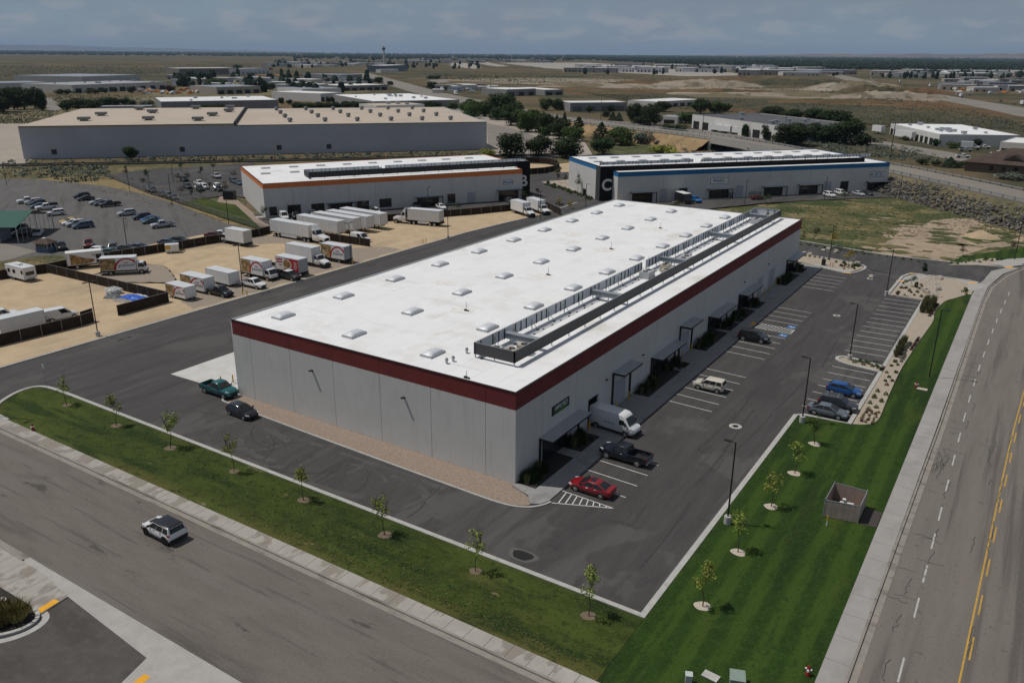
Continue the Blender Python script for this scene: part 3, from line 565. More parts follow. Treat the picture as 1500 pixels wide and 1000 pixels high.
def bank(edge, out, z, nseg=8):
    rows = []
    for i, p in enumerate(edge):
        row = []
        for k in range(nseg+1):
            t = k/nseg; d = out*t*1.9*z; q = offset(edge, d)[i]
            row.append((q[0], q[1], (z-.5)*(1-t)+rnd.uniform(-.25,.25)*(0<k<nseg)-.5*t))
        rows.append(row)
    for i in range(len(rows)-1):
        for k in range(nseg): mb.add([rows[i][k],rows[i+1][k],rows[i+1][k+1],rows[i][k+1]], [(0,1,2,3)])
def dens(pts, step):
    o = []
    for i in range(len(pts)-1):
        a, b = pts[i], pts[i+1]; n = max(1,int(math.hypot(b[0]-a[0],b[1]-a[1])/step))
        for k in range(n): o.append((a[0]+(b[0]-a[0])*k/n, a[1]+(b[1]-a[1])*k/n))
    return o+[pts[-1]]
bank(dens(near[:5],6), -1, z5); bank(dens(far[:5],8), 1, z5); setting('road_embankment', mb, M['slope'])
mb = MB(); bank(dens(near[6:],6), -1, z5); bank(dens(far[6:],8), 1, z5); setting('road_embankment', mb, M['scrub'])
mb = MB()
for i in (4,5,6):
    for q in (near[i], far[i]): mb.box(q[0]-.6,q[1]-.6,-.5,q[0]+.6,q[1]+.6,z5-.6)
mb.ribbon([near[4],near[5],near[6]], .4, z5-1.8, z5+.5); mb.ribbon([far[4],far[5],far[6]], .4, z5-1.8, z5+.5)
o = mb.build('road_bridge', M['concrete']); tag(o, 'low concrete bridge carrying the raised road over the cut', 'bridge')
# boulders on the bank: nobody could count them
def boulder(mb, x, y, z, r, rnd, mi=0):
    vs = []; ph = rnd.uniform(0,6.28)
    for lat in (-.75,0.,.75):
        for k in range(6):
            a = ph+k*math.pi/3; q = math.cos(lat)*r*rnd.uniform(.75,1.2); vs.append((x+q*math.cos(a), y+q*math.sin(a), z+math.sin(lat)*r*.75*rnd.uniform(.8,1.2)))
    vs += [(x,y,z-r*.6),(x,y,z+r*.7)]
    fs = [(l*6+k,l*6+(k+1)%6,(l+1)*6+(k+1)%6,(l+1)*6+k) for l in range(2) for k in range(6)]
    fs += [((k+1)%6,k,18) for k in range(6)]+[(12+k,12+(k+1)%6,19) for k in range(6)]
    mb.add(vs, fs, mi)
mb = MB(); rnd = random.Random(8); nd = dens(near[6:],2.0)
for i in range(3000):
    k = rnd.randrange(len(nd)-1); t = rnd.random()**.8; pass
    a, b = nd[k], nd[k+1]; dx, dy = b[0]-a[0], b[1]-a[1]; l = math.hypot(dx,dy); s = rnd.random()
    d = t*10.5; x = a[0]+dx*s+dy/l*d; y = a[1]+dy*s-dx/l*d
    boulder(mb, x, y, (z5-.5)*(1-t)-.2+rnd.uniform(-.1,.2), rnd.uniform(.16,.34)+.34*rnd.random()**3, rnd)
o = mb.build('rock_bank', M['rock']); tag(o, 'dark basalt boulders covering the bank below the raised road', 'rocks', kind='stuff')
# railway on its low ballast behind the tenants' buildings
mb = MB(); rl = [g2(*q) for q in [(-200,247),(0,242.5),(200,239),(350,236.5),(500,233),(700,229),(840,226)]]
mb.ribbon(rl, 4.5, -.4, .35)
for s in (-.75,.75): mb.ribbon(offset(rl,s), .12, .35, .52, 1)
setting('railway', mb, [mk('dark_ballast',(.075,.068,.06),.95,var=.2,vs=.6), M['frame']])
# low mounds and cut edges on the open slope
def mound(px, py, w, d, h, rz, mat, seed):
    r = random.Random(seed); p = g(px,py); mb = MB(); n, m_ = 18, 8; rows = []; c, s = math.cos(rz), math.sin(rz)
    for j in range(m_+1):
        row = []
        for i in range(n+1):
            u, v = i/n*2-1, j/m_*2-1; e = max(0,(1-u*u)*(1-v*v))**.7; x, y = u*w/2*(1+r.uniform(-.05,.05)), v*d/2*(1+r.uniform(-.08,.08)); row.append((p.x+x*c-y*s, p.y+x*s+y*c, -.5+h*e*r.uniform(.7,1.2)))
        rows.append(row)
    for j in range(m_):
        for i in range(n): mb.add([rows[j][i],rows[j][i+1],rows[j+1][i+1],rows[j+1][i]], [(0,1,2,3)])
    setting('hillside', mb, M[mat])
for i, q in enumerate([(1035,126,160,60,9,.5,'pit'),(1110,121,260,90,9,.3,'rust'),(1180,124,200,60,8,.5,'brush'),(1255,131,150,60,11,.9,'pit'),(1275,138,120,40,9,1.0,'brush'),(1300,143,130,40,7,.7,'pit'),(1150,140,180,30,4,.4,'pit'),(1060,135,150,30,4,.4,'rust'),(980,124,200,50,6,.3,'rust'),(905,128,220,60,5,.3,'pit'),(1330,137,110,40,7,.6,'rust'),(1225,150,130,30,3.5,.5,'rust')]): mound(*q, i)
# spoil heap in the field
mb = MB(); p = g(1437,347)
rings = []
for k in range(6):
    t = k/5; rings.append([(p.x+(4.2*(1-t)+.2)*math.cos(a)*(1+.15*math.sin(3*a+k)), p.y+(3.0*(1-t)+.15)*math.sin(a)*(1+.12*math.cos(2*a)), -.3+1.9*t**.8) for a in [i*.524 for i in range(12)]])
mb.loft(rings); tag(mb.build('spoil_heap', M['yard'], None, 60), 'small pale heap of dirt in the weedy field', 'dirt heap')
# ------------------------------------------------------------------ buildings
def wall_run(mb, p0, p1, cuts, z0, z1, th=.2, gap=.05, mi=0, holes=()):
    """tilt-up panels standing between the cuts along p0-p1 (outside on the right-hand side), th thick, with open joints"""
    p0, p1 = Vector((*p0,0)), Vector((*p1,0)); L = (p1-p0).length; d = (p1-p0)/L; n = Vector((-d.y,d.x,0))*th
    cs = [th]+[c for c in cuts if .5 < c < L-.3]+[L]
    def blk(a, b, za, zb):
        A, B = p0+d*a, p0+d*b; mb.prism([(A.x,A.y),(B.x,B.y),(B.x+n.x,B.y+n.y),(A.x+n.x,A.y+n.y)], za, zb, mi)
    for i in range(len(cs)-1):
        a, b = cs[i]+(gap/2 if i else 0), cs[i+1]-(gap/2 if i < len(cs)-2 else 0)
        hs = sorted(h for h in holes if h[0] > a-.01 and h[1] < b+.01)
        x = a
        for h in hs:
            blk(x, h[0], z0, z1); blk(h[0], h[1], h[2], z1); x = h[1]
        blk(x, b, z0, z1)
def arch_dome(mb, w, l, h, mi=0):
    rings = []
    for y, s in ((-l/2,.0),(-l/2+.08*l,.45),(-l/2+.2*l,.9),(0,1.0),(l/2-.2*l,.9),(l/2-.08*l,.45),(l/2,.0)):
        rings.append([(w/2*math.cos(t), y, .25+max(.012,h*s*math.sin(t))) for t in [math.pi*k/6 for k in range(7)]])
    for k in range(len(rings)-1):
        for i in range(6): mb.add([rings[k][i],rings[k+1][i],rings[k+1][i+1],rings[k][i+1]], [(0,1,2,3)], mi)
mb = MB(); mb.box(-.78,-1.3,0,.78,1.3,.25,1); arch_dome(mb, 1.5, 2.5, .36)
SKY = mb.mesh('skylight', [M['dome'], M['steel']], 50)
mb = MB(); mb.box(-.78,-1.3,0,.78,1.3,.18,1); mb.box(-.72,-1.24,.18,.72,1.24,.30)
SKYF = mb.mesh('skylight', [mk('skylight_flat',(.42,.42,.43),.4,var=.05,vs=1), M['steel']])

A = thing('warehouse', 'big grey tilt up warehouse with white roof and dark red top band', 'warehouse', (0,0,0))
W, L, H = 41.7, 107.5, 10.0; BZ = 8.15
mb = MB()
wall_run(mb, (-W,0),(0,0), [3.2,10.1,17.05,24.05,31.1,38.1], -.2, BZ)
rc_ = [5.12+7.36*i for i in range(14)]
op = [(15.6,18.2,3.6)]
wall_run(mb, (0,0),(0,L), rc_, -.2, BZ, holes=op)
wall_run(mb, (0,L),(-W,L), [7*i for i in range(6)], -.2, H); wall_run(mb, (-W,L),(-W,0), [7.36*i for i in range(15)], -.2, H)
mb.build('wall', M['wall'], A)
mb = MB(); wall_run(mb, (-W,0),(0,0), [3.2,10.1,17.05,24.05,31.1,38.1], BZ, H, gap=.03); wall_run(mb, (0,0),(0,L), rc_, BZ, H, gap=.03)
mb.build('top_band', M['maroon'], A)
mb = MB(); mb.box(-W+.21,.21,-.2,-.21,15.2,9.6); mb.box(-W+.21,18.6,-.2,-.21,L-.21,9.6); mb.box(-W+.21,15.2,-.2,-9,18.6,9.6); mb.box(-9,15.2,4.0,-.21,18.6,9.6); mb.build('wall_core', M['gap'], A)
mb = MB(); mb.flat([(-W+.21,.21),(-.21,.21),(-.21,L-.21),(-W+.21,L-.21)], 9.9)
rf = mb.build('roof', M['tpo'], A)
mb = MB()
for a, b in (((-W-.06,-.06),(.06,.16)),((-.16,.16),(.06,L-.16)),((-W-.06,L-.16),(.06,L+.06))): mb.box(a[0],a[1],H,b[0],b[1],H+.05)
mb.box(-W-.06,.16,H,-W+.16,L-.16,H+.05,1); mb.box(-W-.22,0,H-.35,-W-.01,L,H-.12,1)
mb.build('coping', [M['black'],M['steel']], A)
for x in (-37.4,-25.2,-13.6):
    for i in range(10): put('skylight', SKY, rf, (x, 4.65+10.68*i-(0.0 if x < -30 else .3), 9.9))
PM_ = {}
# louvred roof screens on posts
def screen_wall(a, b, face, z0, z1, flip=1):
    mb = MB(); d = Vector((b[0]-a[0], b[1]-a[1], 0)).normalized(); n = Vector((d.y,-d.x,0))*flip
    mb.prism([(a[0],a[1]),(b[0],b[1]),(b[0]-n.x*.05,b[1]-n.y*.05),(a[0]-n.x*.05,a[1]-n.y*.05)], z0, z1, 0)
    i0, i1 = Vector((*a,0))-n*.055, Vector((*b,0))-n*.055
    mb.prism([(i0.x,i0.y),(i1.x,i1.y),(i1.x-n.x*.03,i1.y-n.y*.03),(i0.x-n.x*.03,i0.y-n.y*.03)], z0, z1, 1)
    k = int((i1-i0).length/1.15); 
    for j in range(k+1):
        if j % 4 == 3: continue
        c = i0.lerp(i1, j/k)-n*.07; mb.box(c.x-.05,c.y-.05,z0,c.x+.05,c.y+.05,z1-.05,2)
    mb.bar((*(i0-n*.03)[:2],z1-.03),(*(i1-n*.03)[:2],z1-.03),.12,.08,3)
    return mb
SM = [M['screen'],M['screenback'],M['frame'],M['steel']]
SMB = [mk('louver_black',(.020,.020,.022),.6,layers=[('j',(.008,.008,.009),'Z',.2,.06,.9)]),M['screenback'],M['frame'],M['steel']]
SX0, SX1, SY0, SY1 = -9.25, -4.0, 6.0, 106.2
for a, b in (((SX1,SY0),(SX1,SY1)), ((SX0,SY0),(SX1,SY0)), ((SX0,49.6),(SX0,SY0)), ((SX0,SY1),(SX0,51.3)), ((SX1,SY1),(SX0,SY1))):
    s_ = screen_wall(a, b, 0, 10.35, 11.65).build('roof_screen', SM, A)
    l = math.hypot(b[0]-a[0],b[1]-a[1]); n = max(2,int(l/3.9)); pj = (b[0]-a[0] == 0 and a[0] == SX0)
    for i in range(n+1):
        x, y = a[0]+(b[0]-a[0])*i/n, a[1]+(b[1]-a[1])*i/n; ins = .12
        x = min(max(x,SX0+ins),SX1-ins); y = min(max(y,SY0+ins),SY1-ins)
        kp = ('sp',pj)
        if kp not in PM_:
            pm = MB(); pm.box(-.05,-.05,0,.05,.05,1.3)
            if pj: pm.box(.7,-.12,0,.95,.12,.15,1); pm.bar((0,0,1.1),(.8,0,.1),.05,.05)
            PM_[kp] = pm.mesh('post', [M['steel'],M['black']])
        put('post', PM_[kp], s_, (x,y,9.9))
for y in (12.0,33.3,56.4,79,101):
    mb = MB(); mb.box(-8.9,y-.3,10.55,-4.3,y+.3,11.2); mb.box(-8.9,y-.38,11.2,-4.3,y+.38,11.26,1)
    for x in (-8.4,-6.6,-4.8): mb.box(x-.06,y-.06,9.9,x+.06,y+.06,10.55,1)
    mb.build('roof_duct', [mk('duct_bluegrey',(.19,.22,.25),.5,var=.05), M['steel']], A)
def rooftop_unit(x, y, w, d, h, mt):
    mb = MB(); mb.box(x-w/2,y-d/2,9.98,x+w/2,y+d/2,9.98+h); mb.box(x-w/2-.05,y-d/2-.05,9.9,x+w/2+.05,y+d/2+.05,9.97,1)
    for i in range(6): mb.box(x-w/2-.015,y-d/2+.1+i*(d-.2)/6,10.1,x-w/2-.002,y-d/2+.1+(i+.55)*(d-.2)/6,9.9+h-.1,2)
    u = mb.build('rooftop_unit', [mt, M['steel'], M['frame']], A)
    f = MB()
    for fy in ((-.25*d,.25*d) if d > 1.5 else (0,)):
        f.tube((x,y+fy,9.985+h),(x,y+fy,10.03+h),.32*min(w,1.3),n=14); f.tube((x,y+fy,10.031+h),(x,y+fy,10.05+h),.09,n=8,mi=1)
    f.build('fan', [M['frame'],M['steel']], u)
tanm, lg = mk('unit_tan',(.44,.40,.33),.6,var=.05,vs=2), mk('unit_grey',(.40,.41,.42),.6,var=.05,vs=2)
for q in ((-7.6,7.9,1.2,1.2,.9,lg),(-6.1,8.4,1.1,1.6,.8,tanm),(-5.4,10.2,1.3,1.2,1.0,tanm),(-7.6,48.2,1.5,2.4,.9,lg),(-5.6,50.6,1.2,1.2,.9,tanm),(-6.8,53.3,1.2,1.8,1.0,tanm),(-6.4,60.2,1.7,2.6,.8,lg),(-7.2,62.8,1.4,1.4,.7,lg),(-6.6,98.5,1.6,2.2,.9,lg),(-6.0,103.8,1.4,1.8,1.0,tanm)): rooftop_unit(*q)
mb = MB()
for i in range(46): 
    y = 8+2.1*i; mb.box(-8.0,y-.1,9.9,-7.75,y+.1,9.98,1)
mb.bar((-7.87,8,10.05),(-7.87,103,10.05),.08,.08); mb.build('roof_pipe', [M['steel'],M['black']], A)
for x, y in ((-10.6,2.9),(-10.4,3.8),(-10.7,6.7)):
    mb = MB(); mb.tube((x,y,9.9),(x,y,10.3),.14,n=10); mb.tube((x,y,10.32),(x,y,10.55),.22,.1,n=10); mb.build('roof_vent', M['steel'], A, 50)
for x, y in ((-19.9,19.4),(-20.3,40.9),(-20.1,61.7),(-20.2,83.0),(-6.4,.7),(-11.4,57.5)):
    mb = MB(); mb.tube((x,y,9.9),(x,y,11.1 if x < -15 else 10.7),.035,n=6); mb.box(x-.3,y-.12,9.9,x+.05,y+.12,10.1,1); mb.box(x+.15,y-.1,9.9,x+.35,y+.1,10.05,1); mb.build('roof_vent', [M['steel'],M['black']], A)
st_ = MB(); rq = random.Random(6)
for x, y in ((-19.9,19.4),(-20.3,40.9),(-20.1,61.7),(-20.2,83.0),(-30.5,30.0),(-31,70)):
    for k in range(3): ox, oy, q0 = x-.4+rq.uniform(-.8,.8), y+rq.uniform(-2.0,.2), rq.uniform(.7,1.5); st_.flat([(ox+q*math.cos(a)*1.3, oy+q*math.sin(a)) for a, q in [(i*.4488,q0*rq.uniform(.7,1.3)) for i in range(14)]], .004*k+9.904)
st_.build('roof_stain', mk('roof_stain',(.69,.665,.62),.8,var=.06,vs=1.5,layers=[('n',(.77,.77,.77),1.4,(1,1,1),.46,.60,.95)]), rf)
# wall lamps
for x, z in ((-28.0,6.25),(-14.2,6.15)):
    mb = MB(); mb.box(x-.12,-.10,z-.1,x+.12,-.003,z+.1); mb.prism([(x-.16,-.48),(x+.16,-.48),(x+.16,-.10),(x-.16,-.10)], z+.02, z+.12); mb.build('wall_lamp', M['black'], A)
for y, z in ((20.0,4.7),(72.0,5.0),(86.0,5.2),(30.5,4.6)):
    mb = MB(); mb.box(.003,y-.1,z-.08,.25,y+.1,z+.06); mb.build('wall_lamp', M['black'], A)
# canopies, storefronts and doors on the long side
def canopy(par, y0, y1, z, dep=1.65, posts=True):
    mb = MB(); mb.box(.004,y0,z-.28,dep,y1,z-.03,1); mb.box(.004,y0-.03,z-.03,dep+.03,y1+.03,z,0)
    c = mb.build('canopy', [mk('canopy_metal',(.40,.41,.42),.5,.2,var=.05,vs=.8,layers=[('j',(.30,.31,.32),'Y',.4,.03,.6)]),M['black']], par)
    if posts:
        for y in (y0+.1,y1-.1): pm = MB(); pm.box(.006,y-.09,.1,.20,y+.09,z-.28); pm.build('post', M['black'], c)
def storefront(par, y0, y1, z1, n):
    mb = MB(); mb.box(.004,y0,.13,.07,y1,z1)
    s = mb.build('storefront', M['frame'], par)
    gm = MB(); w = (y1-y0)/n
    for i in range(n):
        for za, zb in ((.25,1.1),(1.16,2.3),(2.36,z1-.1)): gm.box(.073,y0+w*i+.06,za,.082,y0+w*(i+1)-.06,zb)
    gm.build('glazing', M['glass'], s)
for y0, y1, k in ((4.6,13.3,5),(33.4,41.9,5),(55.1,63.9,5),(69.7,77.9,5),(99.1,107.4,5)):
    canopy(A, y0, y1, 3.35); storefront(A, y0+.7, y1-2.6, 2.95, k)
    mb = MB(); mb.box(.004,y1-2.3,.13,.05,y1-1.3,2.4); mb.build('side_door', M['door'], A)
for y0, y1 in ((21.7,26.9),(43.2,48.2)): canopy(A, y0, y1, 5.05)
for y0, y1, z in ((22.5,25.6,3.5),(44.1,47.1,3.5),(80.4,83.2,3.6),(87.2,90.7,3.7)):
    mb = MB(); mb.box(.004,y0-.1,.1,.05,y0,z+.1,1); mb.box(.004,y1,.1,.05,y1+.1,z+.1,1); mb.box(.004,y0,z,.05,y1,z+.1,1); mb.box(.004,y0,.1,.03,y1,z)
    mb.build('roller_door', [M['rolldoor'],M['wall']], A)
def sign_on(par, cx, cy, cz, nx, ny, w, h, back, border, items, rnd_=0):
    """a flat sign standing off the wall: border, face and lettering"""
    mb = MB(); mb.box(-w/2,-h/2,0,w/2,h/2,.05,0); b = .10 if border else 0
    if border: mb.box(-w/2+b,-h/2+b,.05,w/2-b,h/2-b,.058,1)
    o = mb.build('sign', [border or back, back], par); o.location = (cx,cy,cz); o.rotation_euler = face_rot(nx,ny)
    for it in items:
        if it[0] == 't':
            _, body, size, mat, x, y, sh, bold, sx = it
            t = put('lettering', text_mesh(body, size, mat, sh, bold, .004, sx), o, (x,y,.066))
        else:
            _, pts, mat = it; q = MB(); q.prism(pts, .059, .064); q.build('emblem', mat, o)
    return o
wl = flatm('sign_white', (.66,.67,.68), .5); sgreen = flatm('sign_green', (.06,.30,.03), .5); ink = flatm('sign_ink', (.012,.012,.02), .5)
so = sign_on(A, .003, 9.0, 5.33, 1, 0, 3.75, 1.08, M['black'], None, [
    ('t','AMPLIFIED',.72,wl,.02,.12,.2,.006,.86), ('p',[(-1.5,-.36),(-.2,-.27),(1.45,-.14),(1.5,-.30),(.2,-.40),(-1.5,-.42)],sgreen)])
# dock on the left flank
for i in range(8): y = 6+7*i; mb = MB(); mb.box(-W-.06,y,1.1,-W-.002,y+2.7,4.0); mb.build('dock_door', M['rolldoor'], A)
mb = MB(); x0 = -43.6
for y in (.6,2.0,3.4): mb.tube((x0,y,0),(x0,y,1.1),.03,n=6); mb.tube((x0+1.2,y,0),(x0+1.2,y,1.1),.03,n=6)
for z in (.6,1.1): mb.tube((x0,.6,z),(x0,3.4,z),.03,n=6); mb.tube((x0+1.2,.6,z),(x0+1.2,3.4,z),.03,n=6)
mb.box(x0-.1,3.5,-.1,-W-.01,4.6,.9,1); o = mb.build('dock_railing', [M['steel'],M['concrete']]); tag(o, 'steel handrail beside the dock stairs at the warehouse corner', 'railing')

# ---- the two tenant buildings
def onfront(P0, d, px, py):
    """where pixel (px,py) meets the vertical plane through P0 along d: (distance along, height)"""
    n = Vector((-d[1],d[0],0)); r = g(px,py)-CAMP; t = (Vector((*P0,0))-CAMP).dot(n)/r.dot(n); q = CAMP+r*t
    return ((q.x-P0[0])*d[0]+(q.y-P0[1])*d[1], q.z)
def tenant(name, label, P0, P1, D, H, band, notch, letter, feats, signs, nsky, scr, shop, H1=None, xr=None):
    d = Vector((P1[0]-P0[0],P1[1]-P0[1])); Wd = d.length; d /= Wd; rz = math.atan2(d.y,d.x)
    T = thing(name, label, 'commercial building', (P0[0],P0[1],0), rz)
    side, nw, nd = notch; BB = 1.35; wm, bm_, km, cm = MB(), MB(), MB(), MB(); q = .205
    def run(a, b, h, kind='wall', z0=-.4, cop=True):
        l = math.hypot(b[0]-a[0],b[1]-a[1]); cuts = [l/max(1,round(l/7.3))*k for k in range(1,20)]
        if kind == 'black': wall_run(km, a, b, [], z0, h, gap=.03)
        else: wall_run(wm, a, b, cuts, z0, h-BB); wall_run(bm_, a, b, cuts, max(z0,h-BB), h, gap=.02)
        if cop: cm.bar((*a,h+.02),(*b,h+.02),.24,.04)
    def solid(fp, h): 
        mb = MB(); mb.prism(fp, -.4, h-.5); mb.build('wall_core', M['gap'], T); mb = MB(); mb.flat(fp, h-.12); return mb.build('roof', M['tpo'], T)
    if side == 'R':
        run((0,0),(Wd,0),H); run((Wd,0),(Wd,nd),H); run((Wd,nd),(Wd+nw,nd),H+1.5,'black'); run((Wd+nw,nd),(Wd+nw,D),H); run((Wd+nw,D),(0,D),H); run((0,D),(0,0),H)
        r_ = solid([(q,q),(Wd-q,q),(Wd-q,nd+q),(Wd+nw-q,nd+q),(Wd+nw-q,D-q),(q,D-q)], H); roofs = [(r_,H,0)]*2; H1 = H; xs = (0,Wd)
    else:
        run((0,0),(Wd,0),H); run((Wd,0),(Wd,D),H); run((Wd,D),(xr,D),H); run((0,nd),(0,0),H); solid([(q,q),(Wd-q,q),(Wd-q,D-q),(xr,D-q),(xr,nd-.01),(q,nd-.01)], H)
        run((-nw,nd),(xr,nd),H1,'black'); run((xr,nd+.2),(xr,D),H1,'wall',H-.1); run((xr,D),(-nw,D),H1); run((-nw,D),(-nw,nd+3.2),H1)
        cm.bar((-nw,nd+3.2,H1+.02),(-nw,nd,H1+.02),.24,.04)
        mb = MB(); mb.box(-nw,nd+.2,-.4,-nw+.2,nd+3.19,H1); mb.build('corner_panel', M['charcoal'], T)
        r_ = solid([(-nw+q,nd+q),(xr-q,nd+q),(xr-q,D-q),(-nw+q,D-q)], H1); xs = (-nw,xr)
    wm.build('wall', M['wall'], T); bm_.build('top_band', band, T); km.build('dark_wall', M['blackwall'], T); cm.build('coping', M['black'], T)
    for row in (.5,.8):
        for k in range(nsky): put('skylight', SKYF, r_, (xs[0]+(k+.5+(.25 if row > .6 else 0))*(xs[1]-xs[0])/nsky*.97, D*row, H1-.12), math.pi/2)
    H0, H = H, H1
    x0, x1, ya, yb = scr
    sides = [((x1,yb),(x0+(x1-x0)*.35,yb)),((x0+(x1-x0)*.32,yb),(x0,yb))]
    if side == 'R': sides += [((x0,ya),(x1,ya)),((x1,ya),(x1,yb)),((x0,yb),(x0,ya))]
    for a, b in sides:
        s_ = screen_wall(a, b, 0, H+.2, H+(1.75 if side == 'R' else 1.1)).build('roof_screen', SMB, T)
    k = int((x1-x0)/4); pm = MB(); pm.box(-.06,-.05,0,.06,.05,.72); pm = pm.mesh('post', M['black'])
    for i in range(k+1):
        for y in ((ya+.1,yb-.1) if side == 'R' else (yb-.1,)): put('post', pm, T, (x0+.1+(x1-x0-.2)*i/k,y,H-.12))
    for i in range(int((x1-x0)/9) if side == 'R' else 0): mb = MB(); mb.box(x0+3+9*i,(ya+yb)/2-.8,H-.1,x0+5.2+9*i,(ya+yb)/2+.9,H+.95); mb.build('rooftop_unit', lg, T)
    H = H0
    for f in feats:
        s0, z0 = onfront(P0, d, f[1], f[2]); s1, z1 = onfront(P0, d, f[3], f[4])
        if f[0] == 'win':
            mb = MB(); mb.box(s0,-.04,z1,s1,-.004,z0); w_ = mb.build('window', M['frame'], T); gm = MB(); k = max(2,round((s1-s0)/1.2))
            for i in range(k):
                for j in range(2): gm.box(s0+(s1-s0)*(i+.05)/k,-.052,z1+(z0-z1)*(j+.05)/2,s0+(s1-s0)*(i+.95)/k,-.043,z1+(z0-z1)*(j+.95)/2)
            gm.build('glazing', M['shopglass'], w_)
        elif f[0] == 'door':
            mb = MB(); mb.box(s0,-.05,-.3,s1,-.004,z0); mb.build('roller_door', M['rolldoor'], T)
        elif f[0] == 'open':
            mb = MB(); mb.box(s0,-.05,-.3,s1,-.004,z0); mb.build('doorway_shade_panel', M['frame'], T)  # solid panel, its dark colour stands for the unlit interior
        elif f[0] == 'can':
            z = (z0+z1)/2
            mb = MB(); mb.box(s0,-1.7,z-.25,s1,-.004,z-.03,1); mb.box(s0-.03,-1.73,z-.03,s1+.03,-.004,z); c = mb.build('canopy', [M['steel'],M['black']], T)
            for x in (s0+.15,s1-.15): pm = MB(); pm.box(x-.1,-1.55,-.3,x+.1,-1.35,z-.25); pm.build('post', M['black'], c)
            mb = MB(); mb.box(s0+.8,-.06,-.3,s1-.8,-.004,z-.35); s_ = mb.build('storefront', M['frame'], T); gm = MB(); k = max(3,round((s1-s0)/1.4))
            for i in range(k): gm.box(s0+.9+(s1-s0-1.8)*(i+.05)/k,-.072,.15,s0+.9+(s1-s0-1.8)*(i+.95)/k,-.063,z-.5)
            gm.build('glazing', shop, s_)
    for q in signs:
        s0, z0 = onfront(P0, d, q[0], q[1]); s1, z1 = onfront(P0, d, q[2], q[3])
        sign_on(T, (s0+s1)/2, -.003, (z0+z1)/2, 0, -1, abs(s1-s0), abs(z0-z1), q[4], q[5], q[6])
    lx = (Wd+nw*.52) if side == 'R' else -nw*.45
    t = put('letter', text_mesh(letter, 4.6, wl, 0, .12, .05), T, (lx, nd-.06, H*.52)); t.rotation_euler = face_rot(0,-1)
    return T, d
HB = 8.9
b0, b1 = Vector(g2(384.4,269.3,HB)), Vector(g2(765.2,247.7,HB)); bb = Vector(g2(355,243,HB)); bd = (b1-b0).normalized()
DB = (bb-b0).dot(Vector((-bd.y,bd.x))); br = (Vector(g2(773,236.7,HB))-b1).dot(bd)
TB, dB = tenant('tenant_building', 'long grey building with orange band and large white letter B', b0, b1, DB, HB, M['orange'], ('R',4.6,4.0), 'B',
  [('win',394,303.3,406.3,315.3),('win',420.7,300.7,441.3,312),('win',455.7,298.7,475.7,309.3),('can',478.7,294,520,297),('win',522.7,294.7,541,307),('win',555.5,291.5,573.8,302.8),('can',608.3,285.8,646.5,288),('win',655.2,284.3,667.2,297.2),('door',684.5,281.8,696,295.7),('can',727.3,278,762.7,276)],
  [(737.2,264.2,751.3,269.8,wl,ink,[('t','Parsons',.95,flatm('sign_blue',(.03,.06,.25),.5),0,.02,.2,.02,1.0)])], 9, (13,(b1-b0).length+4.2,4.35,10.4), M['shopglass'])
HC, HC1 = 8.9, 10.2
c0, c1 = Vector(g2(905.8,252.5,HC)), Vector(g2(1304,238,HC)); cb = Vector(g2(839.2,229,HC1)); cdv = (c1-c0).normalized(); cn = Vector((-cdv.y,cdv.x))
q_ = Vector(g2(879.8,244,HC1))-c0; nwc, ndc, DC = -q_.dot(cdv), q_.dot(cn), (cb-c0).dot(cn); xrc = (Vector(g2(1268.3,231,HC1))-c0).dot(cdv)
emb = [(-2.05+.45*math.cos(a)*(1 if k%2 else .72), .0+.45*math.sin(a)*(1 if k%2 else .72)) for k, a in enumerate([i*math.pi/8 for i in range(16)])]
TC, dC = tenant('tenant_building', 'long grey building with blue band and large white letter C', c0, c1, DC, HC, M['blue'], ('L',nwc,ndc), 'C',
  [('can',923,280.8,959.7,280),('door',966.7,276.7,976.3,292.5),('open',995,275.8,1005.8,293),('can',1035.8,275.5,1070.8,275.8),('door',1077.5,272,1087.5,287.5),('can',1116.7,272.5,1150,271.7),('can',1168.3,269.7,1201.7,269.2),('door',1207,266,1216.7,278.5),('open',1231.7,265.8,1241.3,279),('can',1268.3,265.3,1299,265)],
  [(1041,260.8,1066.3,268.7,wl,ink,[('t','WAXI',1.2,ink,-.55,0,0,.02,1.0),('t','E',1.2,flatm('sign_gold',(.45,.25,.02),.5),1.35,0,.3,.03,1.0)]),
   (1274,252,1295.3,258.7,wl,ink,[('p',emb,flatm('sign_navy',(.02,.07,.2),.5)),('t','IDAHO SPINE',.52,flatm('sign_navy',(.02,.07,.2),.5),.6,.28,0,.02,1.0),('t','SPORTS + REHAB',.46,flatm('sign_navy',(.02,.07,.2),.5),.6,-.32,0,.02,1.0)])],
  12, (-nwc*.95,(c1-c0).length-3.5,ndc+.35,ndc+1.3), M['glass'], HC1, xrc)

